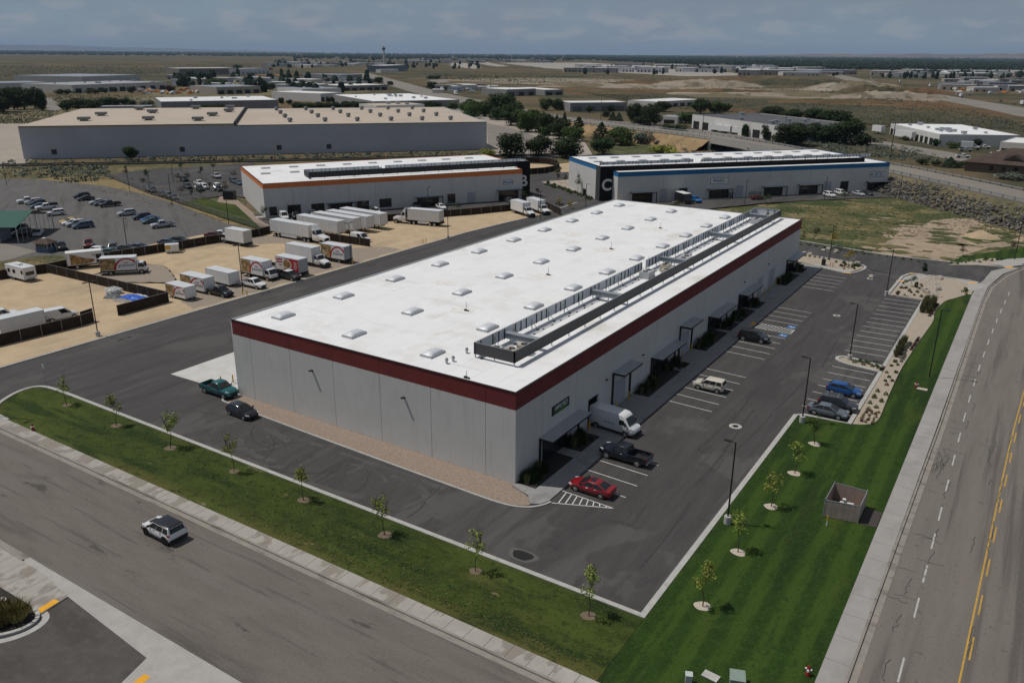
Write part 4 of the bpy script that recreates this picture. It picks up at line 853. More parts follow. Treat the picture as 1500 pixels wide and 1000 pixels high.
# ---- halls further out: base corners by survey, wall height from the roof edge
def hgt(px, py, pt):
    b = g(px,py); lo, hi = 0.0, 150.0
    for _ in range(40):
        mm = (lo+hi)/2; q = b+Vector((0,0,mm))-CAMP; y = 500-FPX*q.dot(UP)/q.dot(_f)
        lo, hi = (mm,hi) if y > pt else (lo,mm)
    return lo
def hall(name, label, bl, br, top, back, wallm, roofm, doors=0, doorm=None, group=None, cat='building', vents=0, hmin=3.0, parapet=.25, seam=0):
    a, b = Vector(g2(*bl)), Vector(g2(*br)); Hh = max(hmin,hgt(bl[0],bl[1],top)); d = (b-a); Wd = d.length; d /= Wd
    n = Vector((-d.y,d.x)); D = (Vector(g2(back[0],back[1],Hh))-a).dot(n) if isinstance(back,tuple) else back
    D = max(6,min(D,400))
    T = thing(name, label, cat, (a.x,a.y,0), math.atan2(d.y,d.x), group)
    mb = MB(); mb.box(0,0,-.5,Wd,D,Hh)
    for x0, y0, x1, y1 in ((0,0,Wd,.25),(0,D-.25,Wd,D),(0,.25,.25,D-.25),(Wd-.25,.25,Wd,D-.25)): mb.box(x0,y0,Hh,x1,y1,Hh+parapet)
    if seam:
        k = max(1,int(Wd/seam))
        for i in range(1,k): mb.box(Wd*i/k-.08,-.012,-.4,Wd*i/k+.08,-.002,Hh,1)
    mb.build('wall', [wallm,M['gap']], T)
    mb = MB(); mb.flat([(.25,.25),(Wd-.25,.25),(Wd-.25,D-.25),(.25,D-.25)], Hh+.06); rf = mb.build('roof', roofm, T)
    if doors:
        for i in range(doors):
            x = Wd*(i+.5)/doors; w = min(3.6,Wd/doors*.32); mb = MB(); mb.box(x-w,-.06,-.3,x+w,-.004,min(Hh*.55,4.2)); mb.build('roller_door', doorm or M['frame'], T)
    rr_ = random.Random(int(bl[0]*7+bl[1]))
    for i in range(vents):
        mb = MB(); s = rr_.uniform(.7,1.5); x, y = rr_.uniform(.06,.94)*Wd, rr_.uniform(.1,.9)*D
        mb.box(x-s,y-s*.8,Hh+.06,x+s,y+s*.8,Hh+.06+s*.9); mb.box(x-s*1.2,y-s,Hh+.07+s*.9,x+s*1.2,y+s,Hh+.14+s*1.1); mb.build('roof_vent', M['steel'], rf)
    return T, Wd, D, Hh
gw = mk('shed_blue_grey', (.42,.43,.47), .8, var=.03, vs=.05, layers=[('j',(.37,.38,.42),'X',1.0,.12,.5), ('n',(.37,.38,.41),.03,(1,1,1),.5,.6,.5)])
broof = mk('beige_roof', (.44,.375,.305), .9, var=.04, vs=.08, layers=[('n',(.39,.33,.265),.03,(1,1,1),.5,.66,.6), ('j',(.39,.33,.27),'Y',2.2,.1,.4)])
wroof = mk('pale_roof', (.66,.66,.66), .8, var=.05, vs=.05); groof = mk('grey_roof', (.30,.31,.33), .8, var=.06, vs=.05); droof = mk('dark_roof', (.085,.088,.095), .9, var=.15, vs=.08)
bgroof = mk('blue_grey_roof', (.24,.27,.32), .6, var=.05, vs=.05); cw = mk('cream_wall', (.50,.48,.45), .85, var=.04, vs=.1); tw = mk('taupe_wall', (.20,.175,.155), .85, var=.06, vs=.1)
gwall = mk('grey_wall', (.24,.235,.235), .85, var=.05, vs=.1); whw = mk('white_wall', (.60,.59,.57), .85, var=.04, vs=.1); stw = mk('stone_wall', (.33,.29,.25), .85, var=.06, vs=.2)
T, Wb, Db, Hb = hall('distribution_warehouse', 'huge windowless blue grey warehouse with wide beige roof', (35,232.5), (713,218), 188.5, (104,162), gw, broof, 0, cat='warehouse')
mb = MB(); mb.box(0,-.02,Hb,Wb*.428,-.004+Db,Hb+.9); mb.build('raised_roof_section', [broof], T)
mb = MB(); mb.box(Wb*.428-.1,0,Hb,Wb*.428+.5,Db,Hb+1.5); mb.box(0,-.06,Hb+.55,Wb*.428,-.021,Hb+.9); mb.box(Wb*.43,-.06,Hb-.05,Wb,-.003,Hb+.26); mb.build('parapet', M['charcoal'], T)
for fx, fy in ((.10,.22),(.105,.5),(.16,.86),(.235,.22),(.21,.64),(.30,.9),(.365,.42),(.395,.66),(.39,.9),(.345,.16)):
    mb = MB(); x, y = Wb*fx, Db*fy; mb.box(x-1.3,y-1.3,Hb+.9,x+1.3,y+1.3,Hb+1.5); mb.box(x-2.3,y-1.9,Hb+1.5,x+2.3,y+1.9,Hb+2.6); mb.build('roof_vent', mk('vent_grey',(.20,.20,.205),.6,.2,var=.1), T)
for i, fx in enumerate((.535,.615,.69,.77,.845,.915)):
    for fy in (.14,.38,.62,.86):
        mb = MB(); x, y = Wb*(fx-.012*fy*4+.02), Db*fy; mb.tube((x,y,Hb),(x,y,Hb+.8),.8,n=8); mb.tube((x,y,Hb+.85),(x,y,Hb+1.9),1.3,.9,n=8); mb.build('roof_vent', mk('vent_grey',(.20,.20,.205),.6,.2,var=.1), T)
for fx in (.06,.315,.52,.63):
    mb = MB(); mb.box(Wb*fx-1,-.05,1.4,Wb*fx+1,-.004,3.4); mb.build('wall_grille', M['charcoal'], T)
hall('office_block', 'low grey building with pale roof and grey bay behind the beige warehouse', (237,161.5), (408,158), 149.5, (228,143), gwall, wroof, 0, vents=7, seam=9)
hall('low_annex', 'long low grey annex among trees behind the beige warehouse', (148,163), (223,162), 158.5, 14, gwall, groof)
hall('store_hall', 'wide hall with bright white roof dotted with skylights', (548,161.5), (673,158.5), 149, (478,139), gwall, M['tpo'], 0, vents=14)
hall('rear_annex', 'small beige roofed annex at the back of the beige warehouse', (552,166), (622,163.5), 155.5, 30, whw, broof, 0, vents=3)
hall('arched_hall', 'big shed with shallow blue grey roof on the open plain', (121,121), (206,117.5), 112.5, (140,107.5), cw, bgroof)
hall('supply_yard_building', 'long pale building with row of dark dock doors beyond trees', (107,136.5), (245,130.5), 125, (85,121), cw, groof, 9, M['frame'], vents=10)
hall('flat_shed', 'grey flat shed at the left edge beyond the trees', (-20,130), (70,128), 122.5, 60, cw, bgroof)
hall('brick_school', 'long brown building with pale roof and rows of windows on the plain', (263,110), (346,109), 100.5, 60, tw, wroof, 14, gwall)
hall('glass_office', 'pale glazed office wing beside the long brown building', (347,109.3), (395,107.5), 101.3, 40, whw, groof, 8, bgroof)
hall('tilt_roof_shop', 'tan workshop with curved grey blue roof and dark bays', (318,138.5), (382,136.5), 128, (300,125), stw, bgroof, 5)
hall('blue_trim_hall', 'grey hall with blue grey roof right of the workshops', (443,138), (500,136.5), 131, 60, whw, bgroof)
hall('cream_office', 'cream two storey office with square dark windows behind trees', (470,149), (502,147), 137.5, 60, whw, wroof, 5)
hall('grey_depot', 'long low grey depot beside the avenue', (503,133.5), (568,131.5), 126, 50, gwall, wroof, 6)
hall('lilac_hall', 'pale lilac hall at the head of the avenue', (500,118.5), (531,117.5), 110, 70, gwall, bgroof, 3)
hall('aircraft_hangar', 'white roofed blue hangar beside the control tower', (564,105.5), (597,103.5), 96.5, 42, mk('hangar_blue',(.13,.17,.21),.7,var=.08,vs=.05), wroof, 5, gwall)
hall('terminal_annex', 'low pale annex in front of the hangar', (558,106.6), (584,106), 102, 14, whw, wroof)
hall('depot_wing', 'grey depot with white roof on the brown plain, its nearer wing', (742,141), (785,139.5), 131.5, (722,129), gwall, wroof, 3)
hall('depot_wing', 'grey depot on the brown plain, the wing farther right', (798,139.5), (825,139), 132, 70, gwall, wroof, 2)
hall('flat_warehouse', 'low grey warehouse with bright roof beside the avenue trees', (835,163.3), (918,162.3), 151, (822,148.2), gwall, wroof, 4, mk('shed_blue_grey2',(.12,.12,.13),.8), seam=10)
hall('wooded_office', 'pale roofed office half hidden by trees on the hillside', (962,157.5), (1025,153.5), 149.5, 30, cw, wroof, 6)
T, w_, d_, h_ = hall('trade_building', 'long white building with dark flat roof and tall dark openings', (1013,187), (1150,208.5), 168.5, 48, whw, droof, 9, vents=9)
T, w_, d_, h_ = hall('office_park_building', 'bright white office building with row of tall dark windows', (1303,195.5), (1374,213.5), 181.5, (1500,200), whw, M['tpo'], 11, vents=12)
hall('garage_building', 'pale building with dark garage doors at the right edge', (1462,227), (1530,232), 208.5, 30, cw, wroof, 4)
hall('concrete_store', 'small concrete store half hidden among dark trees by the road', (968,180), (992,181), 171, 15, whw, groof, 1)
# control tower
b = g(563,94.5); T = thing('control_tower', 'tall slender airport control tower with dark cab on the horizon', 'control tower', (b.x,b.y,0))
mb = MB(); mb.tube((0,0,-1),(0,0,48),4.6,3.6,n=14); mb.tube((0,0,48),(0,0,52),3.6,5.6,n=14); mb.build('shaft', cw, T, 40)
mb = MB(); mb.tube((0,0,52),(0,0,57.5),5.6,6.8,n=14); mb.build('cab', M['glass'], T, 40)
mb = MB(); mb.tube((0,0,57.5),(0,0,59),7,6,n=14); mb.tube((0,0,59),(0,0,64),2.6,1.8,n=8); mb.build('roof', tw, T, 40)
# brown house with hipped roof at the right edge
a, b = Vector(g2(1412,249)), Vector(g2(1560,262)); d = (b-a).normalized(); T = thing('brown_house', 'brown office house with large hipped shingle roof at the right edge', 'house', (a.x,a.y,0), math.atan2(d.y,d.x))
Wd = (b-a).length; mb = MB(); mb.box(0,0,-.4,Wd,26,3.4); mb.build('wall', mk('house_stucco',(.15,.115,.09),.9,var=.08), T)
mb = MB(); e = 1.2; mb.add([(-e,-e,3.3),(Wd+e,-e,3.3),(Wd+e,26+e,3.3),(-e,26+e,3.3),(12,13,8.3),(Wd-12,13,8.3)], [(0,1,5,4),(1,2,5),(2,3,4,5),(3,0,4),(3,2,1,0)])
r_ = mb.build('roof', mk('brown_shingle',(.075,.052,.042),.95,var=.18,vs=.5,layers=[('n',(.05,.036,.03),3,(1,1,1),.5,.65,.6)]), T)
x = Wd*.47; mb = MB(); mb.add([(x-3.4,2.0,4.7),(x+3.4,2.0,4.7),(x,2.0,6.6),(x,8,6.6),(x-3.4,5,5.9),(x+3.4,5,5.9)], [(0,1,2),(0,2,3,4),(1,5,3,2)]); mb.build('dormer', mk('brown_trim',(.035,.027,.024),.9), r_)
for i in range(6):
    x = Wd*(.28+.12*i); mb = MB(); mb.box(x-.7,-.05,.6,x+.7,-.004,2.4); mb.build('window', M['glass'], T)
# canopy tent, guard hut and trailer hut in the car park on the left
p = g(4,345); T = thing('vehicle_shelter', 'open vehicle shelter with green metal roof over parked cars', 'shelter', (p.x,p.y,0), .62)
mb = MB(); w, l = 8.0, 8.5; mb.add([(-w,-l,3.6),(w,-l,3.6),(w,l,3.6),(-w,l,3.6),(-w,0,5.9),(w,0,5.9)], [(0,1,5,4),(3,4,5,2)]); mb.add([(-w,-l,3.5),(w,-l,3.5),(w,l,3.5),(-w,l,3.5),(-w,0,5.8),(w,0,5.8)], [(0,1,5,4),(3,4,5,2)],1)
mb.build('roof', [mk('green_metal',(.012,.085,.062),.55,var=.08,layers=[('j',(.008,.06,.045),'X',.5,.05,.6)]),M['frame']], T, 'keep')
mb = MB()
for i in range(5):
    for y in (-l+.2,l-.2): mb.tube((-w+.2+i*(2*w-.4)/4,y,0),(-w+.2+i*(2*w-.4)/4,y,3.6),.09,n=6)
for i in range(9): mb.tube((w-.1,-l+.2+i*(2*l-.4)/8,0),(w-.1,-l+.2+i*(2*l-.4)/8,3.6+2.2*(1-abs(i-4)/4)),.05,n=5)
mb.build('frame', M['steel'], T)
p = g(68,368); T = thing('guard_hut', 'small blue guard hut with brown shingle roof at the lot gate', 'hut', (p.x,p.y,0), .35); T.scale = (.68,.68,.8)
mb = MB(); mb.box(-2.3,-1.8,-.1,2.3,1.8,1.1,1); mb.box(-2.2,-1.7,1.1,2.2,1.7,2.5); mb.build('wall', [mk('hut_glass_white',(.32,.33,.34),.6), mk('hut_blue',(.10,.15,.24),.7,var=.1)], T)
for x in (-1.5,-.5,.5,1.5):
    mb = MB(); mb.box(x-.4,-1.74,1.2,x+.4,-1.705,2.3); mb.build('window', M['glass'], T)
for y in (-.8,.8):
    mb = MB(); mb.box(2.205,y-.5,1.2,2.24,y+.5,2.3); mb.build('window', M['glass'], T)
mb = MB(); mb.add([(-2.9,-2.4,2.45),(2.9,-2.4,2.45),(2.9,2.4,2.45),(-2.9,2.4,2.45),(-1.2,0,3.6),(1.2,0,3.6)], [(0,1,5,4),(1,2,5),(2,3,4,5),(3,0,4),(3,2,1,0)]); mb.build('roof', mk('hut_shingle',(.09,.062,.05),.95,var=.2,vs=1), T)
mb = MB(); mb.box(-.5,-.45,3.0,.5,.45,3.7); mb.build('rooftop_unit', M['boxwhite'], T)
p = g(-14,352); T = thing('site_trailer', 'pale grey box building at the left edge beside the green roof', 'shed', (p.x,p.y,0), .62)
mb = MB(); mb.box(-9,-3,-.1,3.2,3,3.6,0); mb.build('wall', mk('site_grey',(.20,.22,.26),.8,var=.06), T); mb = MB(); mb.box(-9.2,-3.2,3.6,3.4,3.2,3.75); mb.build('roof', wroof, T)
# ------------------------------------------------------------------ vehicles (x forward, y left, z up)
CK = {}
def ring_body(x, zb, zt, w, crown=.03):
    h = zt-zb
    half = [(w*.86,zb),(w*.97,zb+h*.18),(w,zb+h*.5),(w*.985,zb+h*.78),(w*.90,zt-.012),(w*.55,zt+crown*.8)]
    return [(x,y,z) for y, z in half]+[(x,-y,z) for y, z in half[::-1]]
SPEC = {
 #        stations (x, zbot, ztop, halfwidth)                                         cabin: belt rear,front, roof rear,front, zbelt,zroof, wbelt,wroof | wheels x front,rear, radius
 'sedan': dict(st=[(-2.34,.42,.82,.66),(-2.28,.32,.97,.80),(-1.75,.22,1.01,.89),(-.8,.19,.98,.91),(.9,.19,.96,.91),(1.2,.20,.93,.90),(1.85,.22,.82,.87),(2.2,.28,.70,.78),(2.35,.36,.58,.62)], cab=(-1.95,1.25,-.95,.30,.95,1.44,.84,.60), wh=(1.42,-1.38,.33), half=.90),
 'hatch': dict(st=[(-2.12,.42,.90,.70),(-2.05,.32,1.03,.82),(-1.5,.22,1.05,.89),(-.6,.19,1.0,.91),(.9,.19,.98,.91),(1.2,.20,.95,.90),(1.75,.22,.86,.87),(2.05,.28,.74,.78),(2.2,.36,.6,.62)], cab=(-2.02,1.25,-1.50,.30,.99,1.50,.84,.62), wh=(1.33,-1.27,.33), half=.90),
 'suv':   dict(st=[(-2.30,.45,.98,.76),(-2.24,.36,1.12,.86),(-1.5,.27,1.14,.93),(-.6,.24,1.10,.94),(.9,.24,1.08,.94),(1.2,.25,1.06,.93),(1.85,.28,.98,.90),(2.18,.34,.86,.82),(2.3,.42,.70,.70)], cab=(-2.22,1.20,-1.90,.42,1.08,1.70,.88,.70), wh=(1.40,-1.36,.37), half=.94),
 'boxy':  dict(st=[(-2.02,.42,.98,.78),(-1.97,.34,1.08,.86),(-1.3,.24,1.08,.90),(-.4,.21,1.06,.91),(.9,.21,1.04,.91),(1.15,.22,1.02,.90),(1.65,.25,.95,.87),(1.95,.3,.84,.80),(2.05,.38,.66,.70)], cab=(-1.98,1.12,-1.80,.42,1.04,1.62,.87,.74), wh=(1.28,-1.27,.34), half=.91),
 'van':   dict(st=[(-2.60,.42,1.05,.86),(-2.55,.32,1.20,.94),(-1.5,.25,1.20,.97),(.9,.25,1.18,.97),(1.3,.26,1.14,.96),(2.0,.30,1.02,.92),(2.45,.36,.86,.82),(2.58,.44,.7,.72)], cab=(-2.56,1.60,-2.45,.70,1.17,2.05,.93,.80), wh=(1.75,-1.55,.36), half=.97),
 'minivan':dict(st=[(-2.45,.40,1.0,.80),(-2.4,.30,1.10,.90),(-1.5,.22,1.10,.95),(.9,.21,1.08,.95),(1.3,.22,1.03,.94),(1.9,.25,.92,.90),(2.3,.3,.78,.80),(2.45,.38,.62,.70)], cab=(-2.40,1.50,-2.15,.55,1.07,1.74,.90,.70), wh=(1.5,-1.5,.34), half=.95),
 'pickup':dict(st=[(-.72,.42,1.17,.95),(-.3,.40,1.17,.96),(1.05,.40,1.15,.96),(1.35,.40,1.15,.96),(2.0,.42,1.12,.95),(2.6,.46,1.04,.90),(2.78,.52,.86,.84)], cab=(-.70,1.42,-.52,.72,1.14,1.84,.90,.72), wh=(1.85,-1.75,.40), half=.96),
}
def frame_pts(q, u, v):
    a, b, c, d = q; return a.lerp(b,u).lerp(d.lerp(c,u),v)
def pane(mb, q, u0, u1, v0, v1, off, mi=0):
    n = (q[1]-q[0]).cross(q[3]-q[0]).normalized()
    mb.add([frame_pts(q,u,v)+n*off for u, v in ((u0,v0),(u1,v0),(u1,v1),(u0,v1))], [(0,1,2,3)], mi)
def wheel_mesh(r, w, rimmat):
    k = ('w',r,w,rimmat.name)
    if k in CK: return CK[k]
    t = MB(); t.tube((0,-w/2,0),(0,w/2,0),r,n=18)
    rm = MB(); rm.tube((0,w/2+.002,0),(0,w/2+.012,0),r*.64,n=16)
    for i in range(5):
        a = i*1.2566; rm.bar((0,w/2+.016,0),(r*.58*math.cos(a),w/2+.016,r*.58*math.sin(a)),.07,.02,0,(0,1,0))
    CK[k] = (t.mesh('wheel',M['tyre'],40), rm.mesh('rim',rimmat)); return CK[k]
def add_wheels(par, xs, half, r, w=.24, rim=None, detail=True, name='wheel'):
    t, rm = wheel_mesh(r, w, rim or M['rim'])
    for x in xs:
        for s in (1,-1):
            o = put(name, t, par, (x, s*(half-w/2+.015), r), 0 if s > 0 else math.pi)
            if detail: put('rim', rm, o)
def car(kind, pname, label, loc, rz, detail=2, roofpaint=None, rails=False, cover=False, blackrim=False, group=None, cat=None, sunroof=False):
    sp = SPEC[kind]; cat = cat or {'sedan':'car','hatch':'car','boxy':'car','suv':'car','van':'van','minivan':'car','pickup':'pickup truck'}[kind]
    nm = {'sedan':'sedan_car','hatch':'hatchback_car','boxy':'hatchback_car','suv':'suv_car','van':'van','minivan':'minivan','pickup':'pickup_truck'}[kind]
    T = thing(nm, label, cat, loc, rz, group); pm = P(pname); xb, xf, rb, rf, zb, zr, wb, wr = sp['cab']
    K = (kind,pname,roofpaint,rails,sunroof)
    if K not in CK:
        mb = MB(); rings = [ring_body(*s) for s in sp['st']]; mb.loft(rings)
        def rr_(z, x0, x1, w, c=.07): return [(x0+c,-w,z),(x1-c,-w,z),(x1,-w+c*1.6,z),(x1,w-c*1.6,z),(x1-c,w,z),(x0+c,w,z),(x0,w-c*1.6,z),(x0,-w+c*1.6,z)]
        cb = [rr_(zb-.05,xb,xf,wb), rr_(zb,xb,xf,wb), rr_(zr-.07,rb,rf,wr), rr_(zr-.015,rb+.06,rf-.07,wr-.05), rr_(zr+.01,rb+.22,rf-.25,wr-.22)]
        mb.loft(cb[:3],0,False); mb.loft(cb[2:],1)
        if kind == 'pickup':
            e, h = sp['half']-.02, 1.16; x0, x1 = -2.78, -.74
            mb.box(x0,-e,.55,x1,-e+.09,h); mb.box(x0,e-.09,.55,x1,e,h); mb.box(x0,-e+.09,.6,x0+.08,e-.09,h); mb.box(x0+.08,-e+.09,.62,x1,e-.09,.70,2); mb.box(x0-.12,-e+.02,.5,x0-.004,e-.02,.66,3)
        for x in sp['wh'][:2]:
            for s in (1,-1): mb.tube((x,s*(sp['half']-.30),sp['wh'][2]),(x,s*(sp['half']+.006),sp['wh'][2]),sp['wh'][2]*1.16,n=18,mi=2)
        x0 = sp['st'][0][0]; x1 = sp['st'][-1][0]
        mb.box(sp['wh'][1]+.45,-sp['half']-.004,sp['st'][3][1],sp['wh'][0]-.45,sp['half']+.004,sp['st'][3][1]+.10,2)
        for s in (1,-1):
            for hx in (.15,-.75): 
                if kind != 'pickup' or hx > 0: mb.box(hx-.1,s*(sp['half']-.03),zb-.14,hx+.1,s*(sp['half']+.012),zb-.10,3)
        CK[K] = mb.mesh('body',[pm, P(roofpaint) if roofpaint else pm, M['trim'], M['chrome']], 42)
        q = [Vector((xf,-wb,zb)),Vector((xf,wb,zb)),Vector((rf,wr,zr-.07)),Vector((rf,-wr,zr-.07))]; gm = MB(); pane(gm,q,.06,.94,.06,.97,.012); CK[K+('ws',)] = gm.mesh('windscreen',M['carglass'],'keep')
        q = [Vector((xb,wb,zb)),Vector((xb,-wb,zb)),Vector((rb,-wr,zr-.07)),Vector((rb,wr,zr-.07))]; gm = MB(); pane(gm,q,.08,.92,.15 if kind in ('suv','boxy','van','minivan') else .1,.94,.012); CK[K+('rw',)] = gm.mesh('rear_window',M['carglass'],'keep')
        for s in (1,-1):
            q = [Vector((xb,s*wb,zb)),Vector((xf,s*wb,zb)),Vector((rf,s*wr,zr-.07)),Vector((rb,s*wr,zr-.07))]
            if s > 0: q = [q[1],q[0],q[3],q[2]]
            gm = MB(); L_ = xf-xb
            cuts = [.07,.46,.49,.90] if kind in ('sedan','hatch') else ([.06,.30,.33,.62,.64,.92] if kind in ('suv','boxy','minivan') else ([.62,.92] if kind == 'van' else [.08,.42,.46,.90]))
            for i in range(0,len(cuts),2):
                u0, u1 = cuts[i], cuts[i+1]
                if s > 0: u0, u1 = 1-u1, 1-u0
                pane(gm,q,u0,u1,.06,.93,.012)
            CK[K+('sw',s)] = gm.mesh('side_window',M['carglass'],'keep')
        sx = sp['st'][-2]; rx = sp['st'][1]
        zt_ = sx[2]; hw_ = sp['half']
        for s in (1,-1):
            hl, tl, mm = MB(), MB(), MB(); hl.bar((sx[0]-.34,s*hw_*.93,zt_-.02),(sx[0]+.06,s*hw_*.74,zt_-.07),.12,.16); 
            xr = -2.79 if kind == 'pickup' else rx[0]+.02
            tl.bar((xr+.22,s*hw_*.955,rx[2]-.08 if kind != 'pickup' else 1.0),(xr-.03,s*hw_*.84,rx[2]-.1 if kind != 'pickup' else .98),.12,.18 if kind != 'pickup' else .3)
            mm.box(xf-.42,s*(wb+.03),zb+.02,xf-.30,s*(wb+.22),zb+.18)
            CK[K+('hl',s)] = hl.mesh('headlight',M['lamp']); CK[K+('tl',s)] = tl.mesh('tail_light',M['tail']); CK[K+('mi',s)] = mm.mesh('mirror',[M['trim']])
        gr = MB(); x = sp['st'][-1][0]; gr.box(x-.03,-.48,sp['st'][-1][1]+.05,x+.012,.48,sp['st'][-1][2]-.02); gr.box(x-.03,-.2,sp['st'][-1][1]-.02,x+.02,.2,sp['st'][-1][1]+.045); CK[K+('gr',)] = gr.mesh('grille',[M['trim']])
    b = put('body', CK[K], T)
    put('windscreen', CK[K+('ws',)], T); put('rear_window', CK[K+('rw',)], T)
    put('side_window', CK[K+('sw',1)], T); put('side_window', CK[K+('sw',-1)], T)
    add_wheels(T, sp['wh'][:2], sp['half'], sp['wh'][2], .24 if kind != 'pickup' else .28, M['blackrim'] if blackrim else None, detail > 0)
    for s in (1,-1):
        if detail > 0: put('headlight', CK[K+('hl',s)], T); put('tail_light', CK[K+('tl',s)], T)
        if detail > 1: put('mirror', CK[K+('mi',s)], T)
    if detail > 1: put('grille', CK[K+('gr',)], T)
    if rails:
        mb = MB()
        for s in (1,-1): mb.bar((rb+.1,s*(wr-.04),zr+.06),(rf-.1,s*(wr-.04),zr+.06),.05,.05)
        for x in (rb+.5,rf-.5): mb.bar((x,-wr+.04,zr+.075),(x,wr-.04,zr+.075),.06,.03)
        mb.build('roof_rack', M['steel'], T)
    if sunroof:
        mb = MB(); mb.box(rf-.75,-.4,zr+.012,rf-.22,.4,zr+.02); mb.build('sunroof', M['carglass'], T)
    if cover:
        mb = MB(); mb.loft([[(-2.74,-.9,1.17),(-.74,-.9,1.17),(-.74,.9,1.17),(-2.74,.9,1.17)],[(-2.66,-.72,1.8),(-.8,-.72,1.8),(-.8,.72,1.8),(-2.66,.72,1.8)]]); mb.build('bed_cap', M['trim'] if cover == 1 else P('silver'), T)
    return T
def near_side(px0, px1, half):
    """ground points of the wheels on the camera side (rear, front) -> centre, heading"""
    a, b = g(*px0), g(*px1); d = (b-a); h = math.atan2(d.y,d.x); c = (a+b)/2; n = Vector((-math.sin(h),math.cos(h),0))
    if n.dot(Vector((CAMP.x,CAMP.y,0))-c) > 0: n = -n
    c = c+n*half; return (c.x,c.y,0), h
def snap(h, k):
    return round(h/k)*k
PI = math.pi
# the big parking lot
car('sedan','red','red sedan with sunroof beside the white hatched corner', (7.15,3.05,0), PI, sunroof=True).scale = (1,1,.95)
car('pickup','darkblue','dark blue pickup truck parked by the nearest storefront', (7.0,11.1,0), PI)
car('boxy','cream','cream boxy small car parked alone by the storefront walk', (7.75,35.0,0), PI)
car('suv','black','black suv backed in next to the blue accessible symbols', (6.6,57.4,0), 0)
car('hatch','blue','bright blue hatchback in the bay facing the planting bed', (22.7,43.2,0), 0)
car('suv','graphite','dark grey suv with silver roof rack between blue and grey cars', (23.1,37.8,0), 0, rails=True)
car('sedan','greyblue','grey blue sedan at the lawn end of the right bays', (22.5,35.2,0), 0)
car('pickup','teal','teal green pickup parked by the dock corner', (-43.8,-1.2,0), 0)
car('hatch','navy','black hatchback standing at the gravel strip corner', (-36.2,-4.0,0), -.04)
T = car('boxy','white','white suv with black roof driving on the street', (-21.3,-25.15,0), PI-.02, roofpaint='black', blackrim=True); T.scale = (1.05,1.05,1.07)
mb = MB()
for x in (1.28,-1.27):
    for s in (1,-1): mb.tube((x,s*.86,.36),(x,s*.925,.36),.47,n=20)
mb.box(-2.06,-.84,.36,-1.9,.84,.62); mb.box(1.9,-.84,.34,2.08,.84,.58); mb.box(-.8,-.922,.24,.82,.922,.44); mb.build('cladding', M['trim'], T)
mb = MB(); mb.loft([[(1.12,-.42,1.062),(1.12,.42,1.062),(1.12,.42,1.07),(1.12,-.42,1.07)],[(1.62,-.32,.995),(1.62,.32,.995),(1.62,.32,1.005),(1.62,-.32,1.005)]]); mb.build('bonnet_panel', M['trim'], T)
# tall delivery van at the open warehouse door
def tall_van(label, loc, rz, pn='white'):
    T = thing('delivery_van', label, 'van', loc, rz); pm = P(pn); st = []
    for x, zb, zt, w in [(-3.0,.45,2.42,.88),(-2.95,.35,2.52,.95),(-1.0,.32,2.56,1.0),(.9,.32,2.55,1.0),(1.45,.32,2.48,.99),(1.75,.32,2.25,.98),(2.35,.34,1.35,.96),(2.75,.36,1.15,.92),(2.98,.42,.95,.82),(3.02,.5,.75,.74)]: st.append(ring_body(x,zb,zt,w,.02))
    mb = MB(); mb.loft(st)
    for x in (1.95,-1.95):
        for s in (1,-1): mb.tube((x,s*.7,.36),(x,s*1.006,.36),.43,n=18,mi=1)
    mb.box(-1.4,-1.006,.32,1.4,1.006,.44,1); mb.box(2.7,-.85,.34,3.06,.85,.62,1); mb.box(-.9,-1.009,1.25,.6,-1.0,1.30,1); mb.box(-.9,1.0,1.25,.6,1.009,1.30,1)
    mb.build('body', [pm,M['trim']], T, 42)
    gm = MB(); q = [Vector((2.36,-.9,1.38)),Vector((2.36,.9,1.38)),Vector((1.78,.78,2.2)),Vector((1.78,-.78,2.2))]; pane(gm,q,.03,.97,.02,.98,.07); gm.build('windscreen', M['carglass'], T, 'keep')
    for s in (1,-1):
        gm = MB(); gm.add([(1.15,s*1.004,1.42),(2.12,s*.992,1.42),(1.72,s*.975,2.0),(1.15,s*.985,2.02)], [(0,1,2,3)]); gm.build('side_window', M['carglass'], T, 'keep')
        mb = MB(); mb.box(2.0,s*1.0,1.4,2.12,s*1.25,1.75); mb.build('mirror', M['trim'], T)
    for s in (1,-1): hl = MB(); hl.bar((2.55,s*.88,1.12),(2.92,s*.72,.98),.16,.2); hl.build('headlight', M['lamp'], T)
    add_wheels(T,(1.95,-1.95),1.0,.36); return T
tall_van('tall white delivery van backed up to the open warehouse door', (2.75,17.1,0), -.10)

